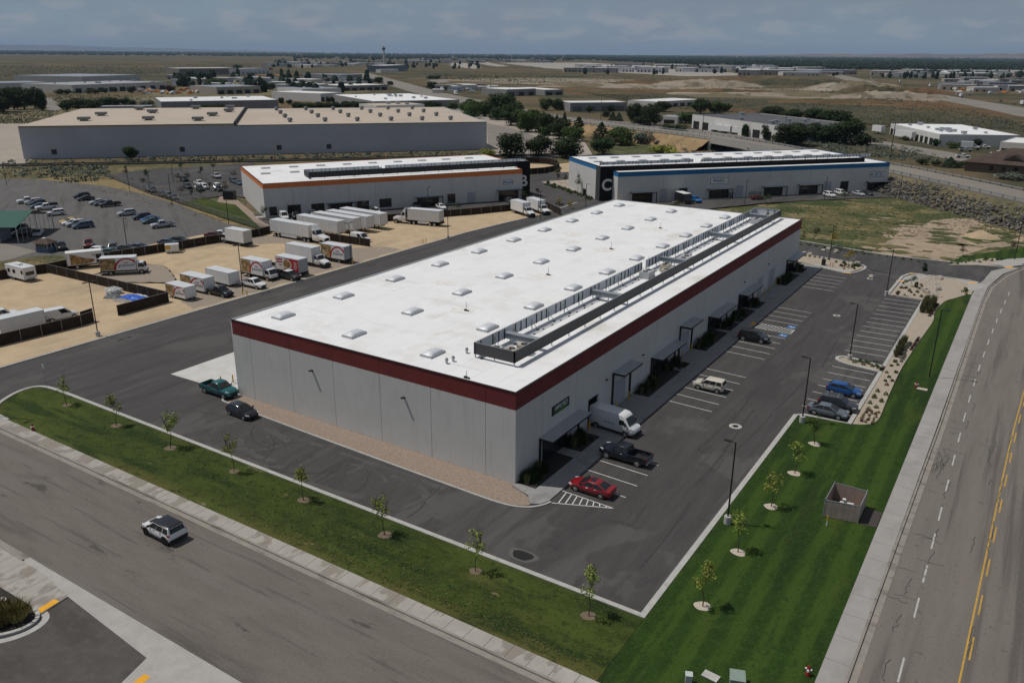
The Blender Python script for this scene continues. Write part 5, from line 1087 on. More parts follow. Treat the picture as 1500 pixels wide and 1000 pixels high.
# trucks and trailers of the storage yard
RED = flatm('graphic_red', (.42,.015,.022), .45); TANG = mk('graphic_tan',(.36,.24,.11),.5,var=.5,vs=.9,coord='O',layers=[('n',(.12,.03,.02),1.1,(1,1,1),.56,.64,.8),('n',(.55,.50,.40),.6,(1,1,1),.55,.65,.8)])
FOOD = mk('graphic_food',(.30,.16,.055),.5,var=.6,vs=1.6,coord='O',layers=[('n',(.48,.36,.22),1.3,(1,1,1),.52,.62,.8)]); ABLACK = flatm('graphic_ink',(.05,.05,.055),.5)
def graphic(par, kind, L, H, w, z0, s):
    """vinyl graphics on the side of a box of length L (x from 0) and height H, side s"""
    y = s*(w/2+.004)
    def poly(pts, mat, k, nm='graphic'):
        mb = MB(); yy = y+s*.003*k; q = [(p[0],yy,z0+p[1]) for p in pts]; mb.add(q if s < 0 else q[::-1], [tuple(range(len(q)))]); return mb.build(nm, mat, par, 'keep')
    def txt(b, size, mat, x, z, k, sh=0, bold=.02, sx=1):
        t = put('lettering', text_mesh(b,size,mat,sh,bold,.002,sx), par, (x,y+s*.003*k,z0+z)); t.rotation_euler = face_rot(0,s)
    f = (lambda x: x) if s < 0 else (lambda x: L-x)
    if kind == 'swoosh':
        poly([(f(L*a),H*b) for a, b in ((0,.02),(.45,.02),(.45,.97),(0,.97))][::1 if s < 0 else -1], TANG, 1)
        c = [(L*.74+L*.30*math.cos(t), H*.02+H*.84*math.sin(t)) for t in [i*PI/14 for i in range(15)]]
        ar = [(L*.745+L*.37*math.cos(t), H*.02+H*.95*math.sin(t)) for t in [.12+i*(PI-.12)/16 for i in range(17)]]
        ar = [(min(max(x,0),L*.995),min(z,H*.97)) for x, z in ar]; c = [(min(x,L*.995),z) for x, z in c]
        poly([(f(x),z) for x, z in ar][::-1 if s < 0 else 1], RED, 2); poly([(f(x),z) for x, z in c][::-1 if s < 0 else 1], M['boxwhite'], 3)
        txt('grasmick', L*.125, ABLACK, f(L*.73), H*.40, 4, .15, .01); txt('fresh', L*.07, RED, f(L*.72), H*.60, 4, .3, .01)
    elif kind == 'plate':
        poly([(f(L*a),H*b) for a, b in ((.35,.03),(.985,.03),(.985,.95),(.42,.95))][::1 if s < 0 else -1], RED, 1)
        poly([(f(L*.50+L*.20*math.cos(t)),H*.50+H*.40*math.sin(t)) for t in [i*PI/9 for i in range(18)]][::1 if s < 0 else -1], flatm('graphic_plate',(.62,.60,.55),.4), 2)
        poly([(f(L*.50+L*.165*math.cos(t)),H*.54+H*.30*math.sin(t)) for t in [i*PI/9 for i in range(18)]][::1 if s < 0 else -1], FOOD, 3)
        for i, b in enumerate(('Fresh','taste','served','daily')): txt(b, L*.062, M['boxwhite'], f(L*.85), H*(.72-.15*i), 2, 0, .008)
        poly([(f(L*a),H*b) for a, b in ((.05,.52),(.29,.56),(.29,.88),(.05,.84))][::1 if s < 0 else -1], RED, 1); txt('wow', L*.10, M['boxwhite'], f(L*.17), H*.70, 2, .2); txt('food', L*.06, RED, f(L*.21), H*.38, 1)
    elif kind == 'burger':
        p = [(.10,.05),(.60,.05),(.72,.16),(.78,.30),(.70,.42),(.58,.46),(.40,.62),(.24,.80),(.10,.90)]
        poly([(f(L*a),H*b) for a, b in p][::1 if s < 0 else -1], FOOD, 1); txt('Bacon', L*.08, flatm('graphic_amber',(.42,.19,.05),.5), f(L*.80), H*.70, 1, .2)
def cargo_box(T, x0, L, H, w, z0, mat, kind=None, roofm=None, door=True, open_frame=False):
    mb = MB(); mb.box(0,-w/2,z0,L,w/2,z0+H); b = mb.build('cargo_box', mat, T, None, (x0,0,0))
    mb = MB(); mb.box(-.02,-w/2-.02,z0+H,L+.02,w/2+.02,z0+H+.05); mb.build('box_roof', roofm or M['boxroof'], b)
    mb = MB()
    for x in (-.012,L-.06):
        for s in (1,-1): mb.box(x,s*(w/2-.06),z0,x+.072,s*(w/2+.012),z0+H)
    for s in (1,-1): mb.box(.06,s*(w/2-.02),z0-.02,L-.06,s*(w/2+.012),z0+.1)
    mb.build('corner_trim', M['steel'], b)
    if door:
        mb = MB(); mb.box(-.025,-w/2+.12,z0+.15,-.004,w/2-.12,z0+H-.15); mb.build('rear_door', M['silver_door'] if door != 2 else M['boxwhite'], b)
        mb = MB(); mb.box(-.35,-w/2+.1,z0-.5,-.01,w/2-.1,z0-.32); mb.box(-.1,-w/2,z0-.28,-.004,w/2,z0+.05); mb.build('tail_lift', M['frame'], b)
    if kind:
        for s in (1,-1): graphic(b, kind, L, H, w, z0, s)
    return b
def cab_conv(T, x0, pm, w=2.2, big=False):
    """bonneted cab, rear of cab at x0"""
    k = 1.25 if big else 1.0; mb = MB()
    st = [(x0,.75,1.75*k,w/2*.92),(x0+1.2,.7,1.75*k,w/2*.95),(x0+1.5,.7,1.62*k,w/2*.90),(x0+2.5*k,.75,1.42*k,w/2*.82),(x0+2.85*k,.8,1.2*k,w/2*.74)]
    mb.loft([ring_body(*s) for s in st])
    zb, zr = 1.7*k, 2.5*k; hw = w/2*.90
    mb.loft([[(x0,-hw,zb),(x0+1.45,-hw,zb),(x0+1.45,hw,zb),(x0,hw,zb)],[(x0+.05,-hw*.85,zr),(x0+.85,-hw*.85,zr),(x0+.85,hw*.85,zr),(x0+.05,hw*.85,zr)]])
    for s in (1,-1): mb.tube((x0+2.1*k,s*(w/2-.35),.5),(x0+2.1*k,s*(w/2*.93),.5),.58,n=16,mi=1)
    mb.box(x0+2.8*k,-w/2*.85,.45,x0+3.0*k,w/2*.85,.85,1); c = mb.build('cab', [pm,M['trim']], T, 42)
    gm = MB(); q = [Vector((x0+1.45,-hw,zb)),Vector((x0+1.45,hw,zb)),Vector((x0+.85,hw*.85,zr)),Vector((x0+.85,-hw*.85,zr))]; pane(gm,q,.05,.95,.06,.88,.015); gm.build('windscreen', M['carglass'], c, 'keep')
    for s in (1,-1):
        q = [Vector((x0,s*hw,zb)),Vector((x0+1.45,s*hw,zb)),Vector((x0+.85,s*hw*.85,zr)),Vector((x0+.05,s*hw*.85,zr))]
        if s > 0: q = [q[1],q[0],q[3],q[2]]
        gm = MB(); pane(gm,q,.12 if s < 0 else .14,.86 if s < 0 else .88,.08,.85,.015); gm.build('side_window', M['carglass'], c, 'keep')
        mb = MB(); mb.box(x0+1.3,s*(hw+.08),zb,x0+1.42,s*(hw+.32),zb+.5); mb.build('mirror', M['trim'], c)
    mb = MB(); mb.box(x0+2.86*k,-w/2*.45,.85,x0+2.9*k,w/2*.45,1.18*k); mb.build('grille', M['trim'], c)
    for s in (1,-1): hl = MB(); hl.box(x0+2.7*k,s*w/2*.5,.95*k,x0+2.88*k,s*w/2*.76,1.12*k); hl.build('headlight', M['lamp'], c)
    if big:
        mb = MB(); mb.loft([[(x0-.1,-hw,zr-.2),(x0+.8,-hw*.9,zr-.05),(x0+.8,hw*.9,zr-.05),(x0-.1,hw,zr-.2)],[(x0-.1,-hw,zr+1.0),(x0+.1,-hw*.85,zr+.95),(x0+.1,hw*.85,zr+.95),(x0-.1,hw,zr+1.0)]]); mb.build('wind_deflector', pm, c)
    return c
def cab_over(T, x0, pm, w=2.05):
    mb = MB(); st = [(x0,.7,2.28,w/2*.94),(x0+.9,.62,2.32,w/2*.96),(x0+1.15,.6,2.25,w/2*.95),(x0+1.55,.58,1.35,w/2*.94),(x0+1.7,.6,1.2,w/2*.90)]
    mb.loft([ring_body(*s) for s in st]); mb.box(x0+1.5,-w/2*.9,.4,x0+1.78,w/2*.9,.72,1)
    for s in (1,-1): mb.tube((x0+.75,s*(w/2-.4),.42),(x0+.75,s*(w/2*.97),.42),.5,n=16,mi=1)
    c = mb.build('cab', [pm,M['trim']], T, 42)
    gm = MB(); q = [Vector((x0+1.56,-w/2*.86,1.38)),Vector((x0+1.56,w/2*.86,1.38)),Vector((x0+1.2,w/2*.76,2.18)),Vector((x0+1.2,-w/2*.76,2.18))]; pane(gm,q,.03,.97,.02,.96,.04); gm.build('windscreen', M['carglass'], c, 'keep')
    for s in (1,-1):
        gm = MB(); gm.add([(x0+.25,s*(w/2*.962),1.4),(x0+1.35,s*(w/2*.962),1.4),(x0+1.12,s*(w/2*.945),2.1),(x0+.25,s*(w/2*.945),2.1)], [(0,1,2,3)]); gm.build('side_window', M['carglass'], c, 'keep')
        mb = MB(); mb.box(x0+1.3,s*(w/2+.05),1.5,x0+1.4,s*(w/2+.3),1.95); mb.build('mirror', M['trim'], c)
    for s in (1,-1): hl = MB(); hl.box(x0+1.6,s*w/2*.55,.82,x0+1.74,s*w/2*.86,1.0); hl.build('headlight', M['lamp'], c)
    return c
def chassis(T, x0, x1, z=.62):
    mb = MB(); mb.box(x0,-.5,z-.12,x1,.5,z+.1); mb.box(x0+1.2,-1.0,z-.25,x0+2.0,1.0,z+.05); mb.build('chassis', M['frame'], T)
def box_truck(label, loc, rz, cab='over', L=6.0, H=2.5, w=2.35, kind=None, mat=None, roofm=None, group=None, door=True):
    T = thing('box_truck', label, 'truck', loc, rz, group); tot = L+.1+(1.75 if cab == 'over' else 2.95); x0 = -tot/2
    chassis(T, x0, x0+tot-.6); cargo_box(T, x0, L, H, w, .95, mat or M['boxwhite'], kind, roofm, door)
    (cab_over if cab == 'over' else cab_conv)(T, x0+L+.1, P('white'))
    r = .42 if cab == 'over' else .48; fx = x0+L+.1+(.75 if cab == 'over' else 2.1)
    t, rm = wheel_mesh(r,.26,M['rim'])
    for x, y in ((fx,.98),(x0+1.7,1.02),(x0+1.7,.72)):
        for s in (1,-1):
            o = put('wheel', t, T, (x,s*(y-.12),r), 0 if s > 0 else PI)
            if y > .9: put('rim', rm, o)
    return T
def step_van(label, loc, rz):
    T = thing('step_van', label, 'truck', loc, rz); chassis(T,-3.6,3.0)
    cargo_box(T,-3.7,6.4,2.5,2.3,.85,M['boxwhite'],'burger',M['boxwhite'],2)
    mb = MB(); mb.loft([ring_body(2.71,.7,3.2,1.1),ring_body(2.95,.7,2.9,1.08),ring_body(3.2,.7,1.75,1.05),ring_body(3.6,.72,1.5,.95)]); c = mb.build('cab', P('white'), T, 42)
    gm = MB(); q = [Vector((3.22,-.95,1.8)),Vector((3.22,.95,1.8)),Vector((2.97,.9,2.8)),Vector((2.97,-.9,2.8))]; pane(gm,q,.03,.97,.02,.98,.05); gm.build('windscreen', M['carglass'], c, 'keep')
    for s in (1,-1):
        for za, zb in ((1.0,1.6),(1.85,2.75)):
            mb = MB(); mb.box(1.55,s*1.152,za,2.55,s*1.165,zb); mb.build('side_window', M['carglass'], c)
    add_wheels(T,(2.3,-2.0),1.12,.42,.28); return T
def trailer_box(label, loc, rz, L=6, H=2.1, w=2.3, kind=None, z0=.55, r=.33, group=None, mat=None, roofm=None, name='cargo_trailer', door=2):
    T = thing(name, label, 'trailer', loc, rz, group)
    b = cargo_box(T,-L/2,L,H,w,z0,mat or M['boxwhite'],kind,roofm,door=False)
    if door: 
        mb = MB(); mb.box(L*.74,-w/2-.012,z0+.1,L*.74+.9,-w/2-.003,z0+H-.2); mb.build('side_door', M['boxwhite'], b)
    mb = MB(); mb.bar((L/2,-.6,z0),(L/2+1.3,0,z0-.02),.1,.12); mb.bar((L/2,.6,z0),(L/2+1.3,0,z0-.02),.1,.12); mb.tube((L/2+1.0,0,.05),(L/2+1.0,0,z0+.4),.05,n=6); mb.build('tow_bar', M['frame'], T)
    add_wheels(T,(-L*.12,-L*.12-2.2*r),w/2-.02,r,.2); return T
def semi_trailer(T, x0, L, H=2.75, w=2.55, z0=1.25, axles=True, reefer=False):
    b = cargo_box(T,x0,L,H,w,z0,M['boxrib'],None,None,True)
    mb = MB(); mb.box(x0+.2,-.5,z0-.3,x0+L-.2,.5,z0-.02)
    for s in (1,-1): mb.box(x0+3.6,s*(w/2-.04),.55,x0+L*.68,s*w/2,z0-.05,1)
    mb.build('underframe', [M['frame'],M['boxrib']], T)
    if axles:
        t, rm = wheel_mesh(.5,.55,M['rim'])
        for x in (x0+1.5,x0+2.75):
            for s in (1,-1): o = put('wheel', t, T, (x,s*.98,.5), 0 if s > 0 else PI); put('rim', rm, o)
    if reefer:
        mb = MB(); mb.box(x0+L+.01,-.95,z0+.5,x0+L+.5,.95,z0+2.5); mb.build('cooling_unit', M['frame'], T)
    return b
def semi_truck(label, loc, rz, L=12.5, reefer=False):
    T = thing('semi_truck', label, 'truck', loc, rz); x0 = -(L+4.2)/2
    semi_trailer(T,x0,L,reefer=reefer); xc = x0+L+.75
    mb = MB(); mb.box(x0+L-3,-.5,.62,xc+1,.5,.95); mb.build('chassis', M['frame'], T); cab_conv(T, xc, P('white'), 2.4, True)
    t, rm = wheel_mesh(.5,.5,M['rim'])
    for x in (x0+L-1.7,x0+L-.45,xc+2.6):
        for s in (1,-1): o = put('wheel', t, T, (x,s*.95,.5), 0 if s > 0 else PI); put('rim', rm, o)
    return T
def parked_trailer(label, loc, rz, L=14, group=None):
    T = thing('semi_trailer', label, 'trailer', loc, rz, group); semi_trailer(T,-L/2,L)
    for s in (1,-1): mb = MB(); mb.box(L/2-2.6,s*.7-.08,.06,L/2-2.4,s*.7+.08,1.1); mb.box(L/2-2.8,s*.7-.2,0,L/2-2.2,s*.7+.2,.06); mb.build('landing_leg', M['frame'], T)
    return T
def at(px, py, dx=0, dy=0):
    p = g(px,py); return (p.x+dx,p.y+dy,0)
def heading(p0, p1):
    a, b = g(*p0), g(*p1); return math.atan2(b.y-a.y,b.x-a.x)
step_van('white step van with tan burger graphic by the back fence corner', at(130,391), heading((104,396),(152,391)))
box_truck('white box truck with red arch graphic just right of the burger van', at(180,401.5,0,.6), heading((153,406),(209,403)), 'over', 6.4, 2.45, kind='swoosh', door=2)
trailer_box('white trailer with red arch graphic nearest the dark fence end', at(263,437.5,0,.5), -.02, 5.4, 2.0, kind='swoosh')
trailer_box('white trailer with red arch graphic, the farther of the two', at(284,427.5,0,1.0), 0.0, 6.6, 2.4, kind='swoosh')
trailer_box('plain white enclosed trailer beside the red arch trailers', at(326,416,0,.2), -.03, 6.8, 2.2)
car('pickup','black','black pickup hitched before the red arch trailer', at(321,434.5,-.4,.6), 0)
car('pickup','white','white crew cab pickup by the double lamp post and bollards', at(369,422.5,-.3,.7), 0)
box_truck('red and white box truck with cab beside the white pickup', at(379,409,-.3,.8), .0, 'over', 6.0, 2.7, kind='swoosh')
car('pickup','graphite','dark pickup with pale roof and bonnet', at(419,410,0,.7), 0, roofpaint='white')
box_truck('box truck with red panel and sandwich plate, tail to the drive', at(424,402,-.5,.4), PI, 'over', 6.4, 2.6, kind='plate')
box_truck('tall plain white box truck with bonneted cab facing the drive', at(449,390,-.5,1.2), 0, 'conv', 7.6, 3.0)
box_truck('box truck with red arch graphic showing its silver tail door', at(482,384,0,1.4), PI, 'over', 6.6, 2.7, kind='swoosh')
box_truck('plain white box truck backed along the rear fence, cab to the left', at(345,358.5,0,.3), PI, 'over', 6.2, 2.7)
semi_truck('white semi truck with long ribbed trailer, foremost of the parked row', at(437,352,0,.6), -.01, 13.0)
th = -.04
for i, (px, py) in enumerate([(483,344.5),(506,340),(525,337),(545,333)]):
    parked_trailer(['long white trailer parked right behind the semi truck','long white trailer, second behind the semi truck','long white trailer, third behind the semi truck','long white trailer, fourth behind the semi truck'][i], at(px-12,py-1.5), th, 14.0, 'parked semi trailers')
car('van','white','white van nosing out from behind the short dark fence', at(531,355,-1,.5), -.05)
semi_truck('white semi truck with dark cooling unit facing left in the yard', at(610,329.5,0,.8), PI+.2, 9.0, True)
box_truck('white box truck with bonneted cab, left one of two by the side road', at(765,315.3,0,.5), -.46, 'conv', 6.4, 2.6)
box_truck('white box truck with bonneted cab, right one of two by the side road', at(789,312.5,-.5,.8), -.50, 'conv', 6.4, 2.6)
T = trailer_box('tiny white and yellow trailer standing at the back fence', at(253,370.5), heading((246,372),(262,371)), 2.7, 1.5, 1.6, None, .45, .28, door=0)
mb = MB(); mb.box(-1.355,-.8,1.0,-.3,-.803,1.8); mb.box(-1.358,-.7,.9,-1.361,.7,1.85); mb.build('graphic', M['yellow'], T)
T = trailer_box('white camper trailer in the front yard corner', at(27,411.5,-.5,1.0), heading((12,413),(31,418)), 6.2, 2.2, 2.35, None, .6, .34, door=1, name='camper_trailer')
mb = MB()
for x, z, w_ in ((-2.3,1.5,.8),(-.6,1.5,.9),(2.2,1.6,.6)): mb.box(x,-1.19,z,x+w_,-1.178,z+.7)
mb.box(3.103,-.8,1.3,3.115,.8,2.0); mb.build('window', M['carglass'], T); mb = MB(); mb.box(-.6,-.4,2.86,.4,.4,3.15); mb.build('rooftop_unit', M['boxwhite'], T)
trailer_box('white enclosed trailer behind the front fence at the left edge', at(20,487,0,1.2), heading((0,491),(46,480)), 6.6, 2.2, roofm=M['boxroof'])
car('van','white','white cargo van parked behind the front fence', at(82,470.5,-.3,1.0), heading((56,477),(106,467)))
car('pickup','white','white pickup cut by the left edge of the yard', at(-6,470,0,.8), heading((-10,473),(13,469)))
# car park on the left; heading of the stalls from the survey
hd = math.atan2(*(lambda a: (a.y,a.x))(g(69,317.5)-g(94,315)))
LEFT = [('pickup','white',41.5,297.5,'white pickup at the head of the first row in the left lot',0),
 ('suv','silver',50,299,'silver suv, second in the first row of the left lot',0),('suv','black',55,301.5,'black suv, third in the first row of the left lot',0),
 ('sedan','seagreen',58,304.5,'sea green sedan half hidden by the capped pickup',0),('pickup','white',69,307,'white pickup with black bed cap in the left lot',1),
 ('suv','white',82,315.5,'white suv standing alone below the capped pickup',0),('sedan','yellow',103,327,'yellow sports car in the left lot',0),
 ('sedan','white',106,329,'white sedan next to the yellow sports car',0),('suv','silver',112,331.5,'silver suv between white sedan and dark minivan',0),
 ('minivan','bluegrey',122,334,'dark blue grey minivan at the end of the yellow car row',0),('suv','black',120,290,'black suv at the top of the left lot',0),
 ('sedan','black',126,293.5,'black sedan in front of the topmost black suv',0),('sedan','silver',144,298.8,'silver sedan beside the black pickup in the left lot',0),
 ('sedan','black',150.5,300.8,'black sedan between silver sedan and black pickup',0),('pickup','black',161.5,302.5,'black pickup in the left lot',0),
 ('suv','silver',186,315.5,'silver suv alone near the middle of the left lot',0),('suv','graphite',208,321,'dark grey suv by the blue sedan in the left lot',0),
 ('sedan','blue',220,324,'blue sedan behind the sea green sedan',0),('sedan','seagreen',222.5,326.8,'sea green sedan beside the silver pickup',0),
 ('pickup','silver',238.5,333,'silver pickup at the end of the left lot row',0)]
for k, pn, px, py, lb, cv in LEFT: car(k, pn, lb, at(px,py), hd, 1, cover=cv)
for k, pn, px, py, lb, h in [('sedan','maroon',315,348,'maroon car by the rear fence near the white box truck',.5),('sedan','white',325,346,'white sedan partly behind the white box truck',.5),
 ('sedan','bluegrey',247,358.5,'blue grey sedan behind the rear fence',.45),('sedan','graphite',263,355,'dark grey sedan behind the rear fence',.45),
 ('sedan','slate',187,367.5,'slate sedan tucked behind the rear fence beside the lamp post',.45),('sedan','bluegrey',205,365.5,'blue grey sedan just right of the thin lamp post',.45),
 ('pickup','maroon',130,361.5,'dark red pickup in the middle of the left lot',-.55),('suv','black',90.5,365,'black suv next to the blue guard hut',-.35),
 ('hatch','white',147.5,370.5,'white hatchback near the rear fence gate',.5),('suv','slate',166,367,'slate suv beside the white hatchback',-.6),
 ('sedan','seagreen',164,373,'dark green sedan at the rear fence',.5),('sedan','white',146,377.5,'white car half hidden behind the step van',.5),
 ('suv','black',27,338.5,'black suv under the green shelter roof',hd),('suv','graphite',34,345,'dark grey suv in front under the green shelter',hd),
 ('sedan','silver',57,344.5,'silver sedan parked at the open end of the green shelter',-.7)]: car(k, pn, lb, at(px,py), h, 1)
# car park behind the orange banded building
rb_ = math.atan2(dB.y,dB.x)
REAR = [('suv','graphite',219,280,'dark grey suv, first in the row by the dry bank',0),('suv','black',224,281.8,'black suv, second in the row by the dry bank',0),('sedan','black',238.5,287,'black car with pale windscreen in the row by the dry bank',0),
 ('suv','slate',247.5,289.5,'slate suv near the end of the row by the dry bank',0),('sedan','slate',255,291.6,'slate sedan last in the row by the dry bank',0),('suv','graphite',275.5,276,'dark grey suv at the left end of the middle row',0),
 ('pickup','white',292,271.8,'white pickup in the middle row behind the orange building',0),('suv','black',293,279.5,'black suv below the white pickup',0),('suv','white',300,276.5,'white suv next to the black suv in the middle row',0),
 ('suv','white',319.5,276,'white suv at the right of the middle row',0),('suv','black',320.5,279.7,'black suv in front of the right white suv',0),('suv','slate',342.5,267.6,'slate suv by the corner of the orange building',0),
 ('sedan','bluegrey',350,270.2,'blue grey sedan by the corner of the orange building',0),('pickup','silver',317,260.7,'silver pickup alone in the upper row',0),('suv','black',270,265.5,'black suv among the young trees in the upper row',0)]
for k, pn, px, py, lb, h in REAR: car(k, pn, lb, at(px,py), rb_-PI/2+.2, 1)
# in front of the tenants
rcx = math.atan2(dC.y,dC.x)
for k, pn, px, py, lb, h in [('suv','white',1214.5,288.5,'white suv nearest the lamp post of the blue building',rcx-PI/2),('suv','white',1231,285.5,'white suv by the open doorway of the blue building',rcx-PI/2),
 ('sedan','silver',1257,286.3,'silver sedan in front of the blue building sign',rcx-PI/2),('sedan','graphite',1270,285.5,'dark sedan beside the silver sedan',rcx-PI/2),('suv','black',1304,283.5,'black suv at the last bay of the blue building',rcx-PI/2),
 ('sedan','maroon',1110,292.5,'low red and white car by the hatched bay of the blue building',rcx),('pickup','brightblue',1017,296,'bright blue pickup next to the black step truck',rcx-PI/2+.1),
 ('sedan','white',646,305.8,'white sedan before the orange building storefront',rb_-PI/2),('suv','white',550.5,313.5,'white suv parked behind the long trailers',rb_-PI/2),('sedan','slate',609,303.5,'slate sedan beside the middle canopy of the orange building',rb_-PI/2),
 ('sedan','slate',746,296.5,'slate car under the sign end of the orange building',rb_-PI/2),('van','white',416,321,'white van at the left end of the orange building front',rb_-PI/2),('pickup','black',432.5,320,'black pickup at the left end of the orange building front',rb_-PI/2),
 ('sedan','white',459,315.5,'white sedan between the building windows and the trailers',rb_-PI/2)]: car(k, pn, lb, at(px,py), h, 1)
T = thing('step_truck', 'black step truck with white roof at the open doorway of the blue building', 'truck', at(1001,297), rcx-PI/2+.05)
mb = MB(); mb.box(-3.2,-1.15,.5,2.4,1.15,2.9); mb.loft([ring_body(2.41,.5,2.85,1.12),ring_body(2.7,.5,2.4,1.1),ring_body(2.9,.5,1.5,1.05),ring_body(3.2,.52,1.3,.95)]); mb.build('body', P('black'), T, 40)
mb = MB(); mb.box(-3.22,-1.17,2.9,2.2,1.17,3.0); mb.build('roof', M['boxwhite'], T); add_wheels(T,(2.0,-1.9),1.12,.42,.28)
mb = MB(); q = [Vector((2.93,-.95,1.55)),Vector((2.93,.95,1.55)),Vector((2.72,.95,2.35)),Vector((2.72,-.95,2.35))]; pane(mb,q,.03,.97,.02,.98,.05); mb.build('windscreen', M['carglass'], T, 'keep')
# trucks and cars around the white buildings beyond the raised road, and traffic
trailer_box('white trailer at the dock lane of the white office building', at(1325,204), heading((1288,200),(1330,206)), 13, 3.2, 2.6, name='semi_trailer', door=0, z0=1.1)
trailer_box('plain white trailer parked farther back on the dock lane', at(1286,195.5), heading((1278,194),(1296,196.5)), 8, 3.2, 2.6, name='semi_trailer', door=0, z0=1.1)
box_truck('white box truck by the grey side of the office building', at(1421,219), 0.2, 'conv', 5, 2.6)
for i, (px, py, lb) in enumerate([(1414,221.5,'silver pickup by the white box truck at the office building'),(1441,217.5,'white pickup near the small tree of the office building'),(1461,227,'white pickup by the pale garage building'),(1410,231,'white pickup at the corner of the brown house')]): car('pickup','silver' if i == 0 else 'white', lb, at(px,py), .4, 0)
for px, py, lb in [(1048,193,'white trailer with green panel at the trade building'),(1062,195,'white trailer with silver front at the trade building'),(1083,197.5,'grey trailer nearest the bridge at the trade building')]: trailer_box(lb, at(px,py), heading((1010,190),(1080,197)), 9, 3.0, 2.5, name='semi_trailer', door=0, z0=1.0)
mb = MB(); T = thing('yellow_lorry', 'yellow orange lorry by the white end of the trade building', 'truck', at(1031,188.5), .1); mb.box(-4,-1.2,.8,2,1.2,2.4); mb.box(2.2,-1.15,.7,4,1.15,2.7); mb.build('body', P('orange'), T); add_wheels(T,(2.9,-2.5),1.15,.5,.3)
TR = [('suv','white',1276,115.3),('box',0,1318,121),('sedan','graphite',1325,125.8),('box',0,1362,127.5),('sedan','black',1354,131),('suv','graphite',1374,136),('pickup','silver',1400,140.5),('box',0,1407,142.5),('sedan','black',1420,139.5),('suv','black',1466,149),('sedan','graphite',1486,153.2),('box',0,1497,154)]
for k, pn, px, py in TR:
    if k == 'box': box_truck('white lorry on the distant highway', at(px,py), heading((1210,107),(1500,166))+PI, 'conv', 9, 3, group='lorries on the distant highway')
    else: car(k, pn, 'small car on the distant highway', at(px,py), heading((1210,107),(1500,166)), 0, group='cars on the distant highway')
for px, py, lb in [(648,133,'white lorry on the straight avenue, the larger one'),(668,139,'white lorry on the straight avenue, lower one')]: box_truck(lb, at(px,py), heading((560,115),(700,150)), 'conv', 8, 3)
# ------------------------------------------------------------------ plants
def leaf(mb, p, s, n, rnd, asp=.62):
    n = Vector(n); n = (n+Vector((rnd.uniform(-.7,.7),rnd.uniform(-.7,.7),rnd.uniform(-.5,.8)))).normalized()
    a = n.cross(Vector((rnd.uniform(-1,1),rnd.uniform(-1,1),rnd.uniform(-1,1)))).normalized(); b = n.cross(a)
    s *= rnd.uniform(.65,1.35); p = Vector(p)
    mb.add([p-a*s*.5, p-b*s*asp*.5+a*s*.05, p+a*s*.5, p+b*s*asp*.5+a*s*.05], [(0,1,2,3)])
def crown(rnd, lobes, n, s, fill=.55):
    mb = MB(); tot = sum(l[3]*l[3]*l[4] for l in lobes)
    for cx, cy, cz, r, rz in lobes:
        for i in range(int(n*r*r*rz/tot)):
            v = Vector((rnd.gauss(0,1),rnd.gauss(0,1),rnd.gauss(0,1))).normalized(); k = fill+(1-fill)*rnd.random()**.5
            k *= rnd.uniform(.82,1.10); leaf(mb, (cx+v.x*r*k, cy+v.y*r*k, cz+v.z*rz*k), s, v, rnd)
    return mb
def trunk_mesh(rnd, h, r, limbs, spread, top=.6):
    mb = MB(); pts = [Vector((0,0,-.05))]+[Vector((rnd.uniform(-.03,.03)*k,rnd.uniform(-.03,.03)*k,h*k/4)) for k in range(1,5)]
    for i in range(4): mb.tube(pts[i],pts[i+1],r*(1-.22*i),r*(1-.22*(i+1)),7)
    for i in range(limbs):
        t = rnd.uniform(.4,.95); b = pts[1].lerp(pts[4],t); a = rnd.uniform(0,6.28)
        e = b+Vector((math.cos(a)*spread*rnd.uniform(.6,1),math.sin(a)*spread*rnd.uniform(.6,1),h*rnd.uniform(.25,.6)))
        mb.tube(b,e,r*.38,r*.10,5)
    return mb.mesh('trunk', M['bark'], 60)
PROTO = {}
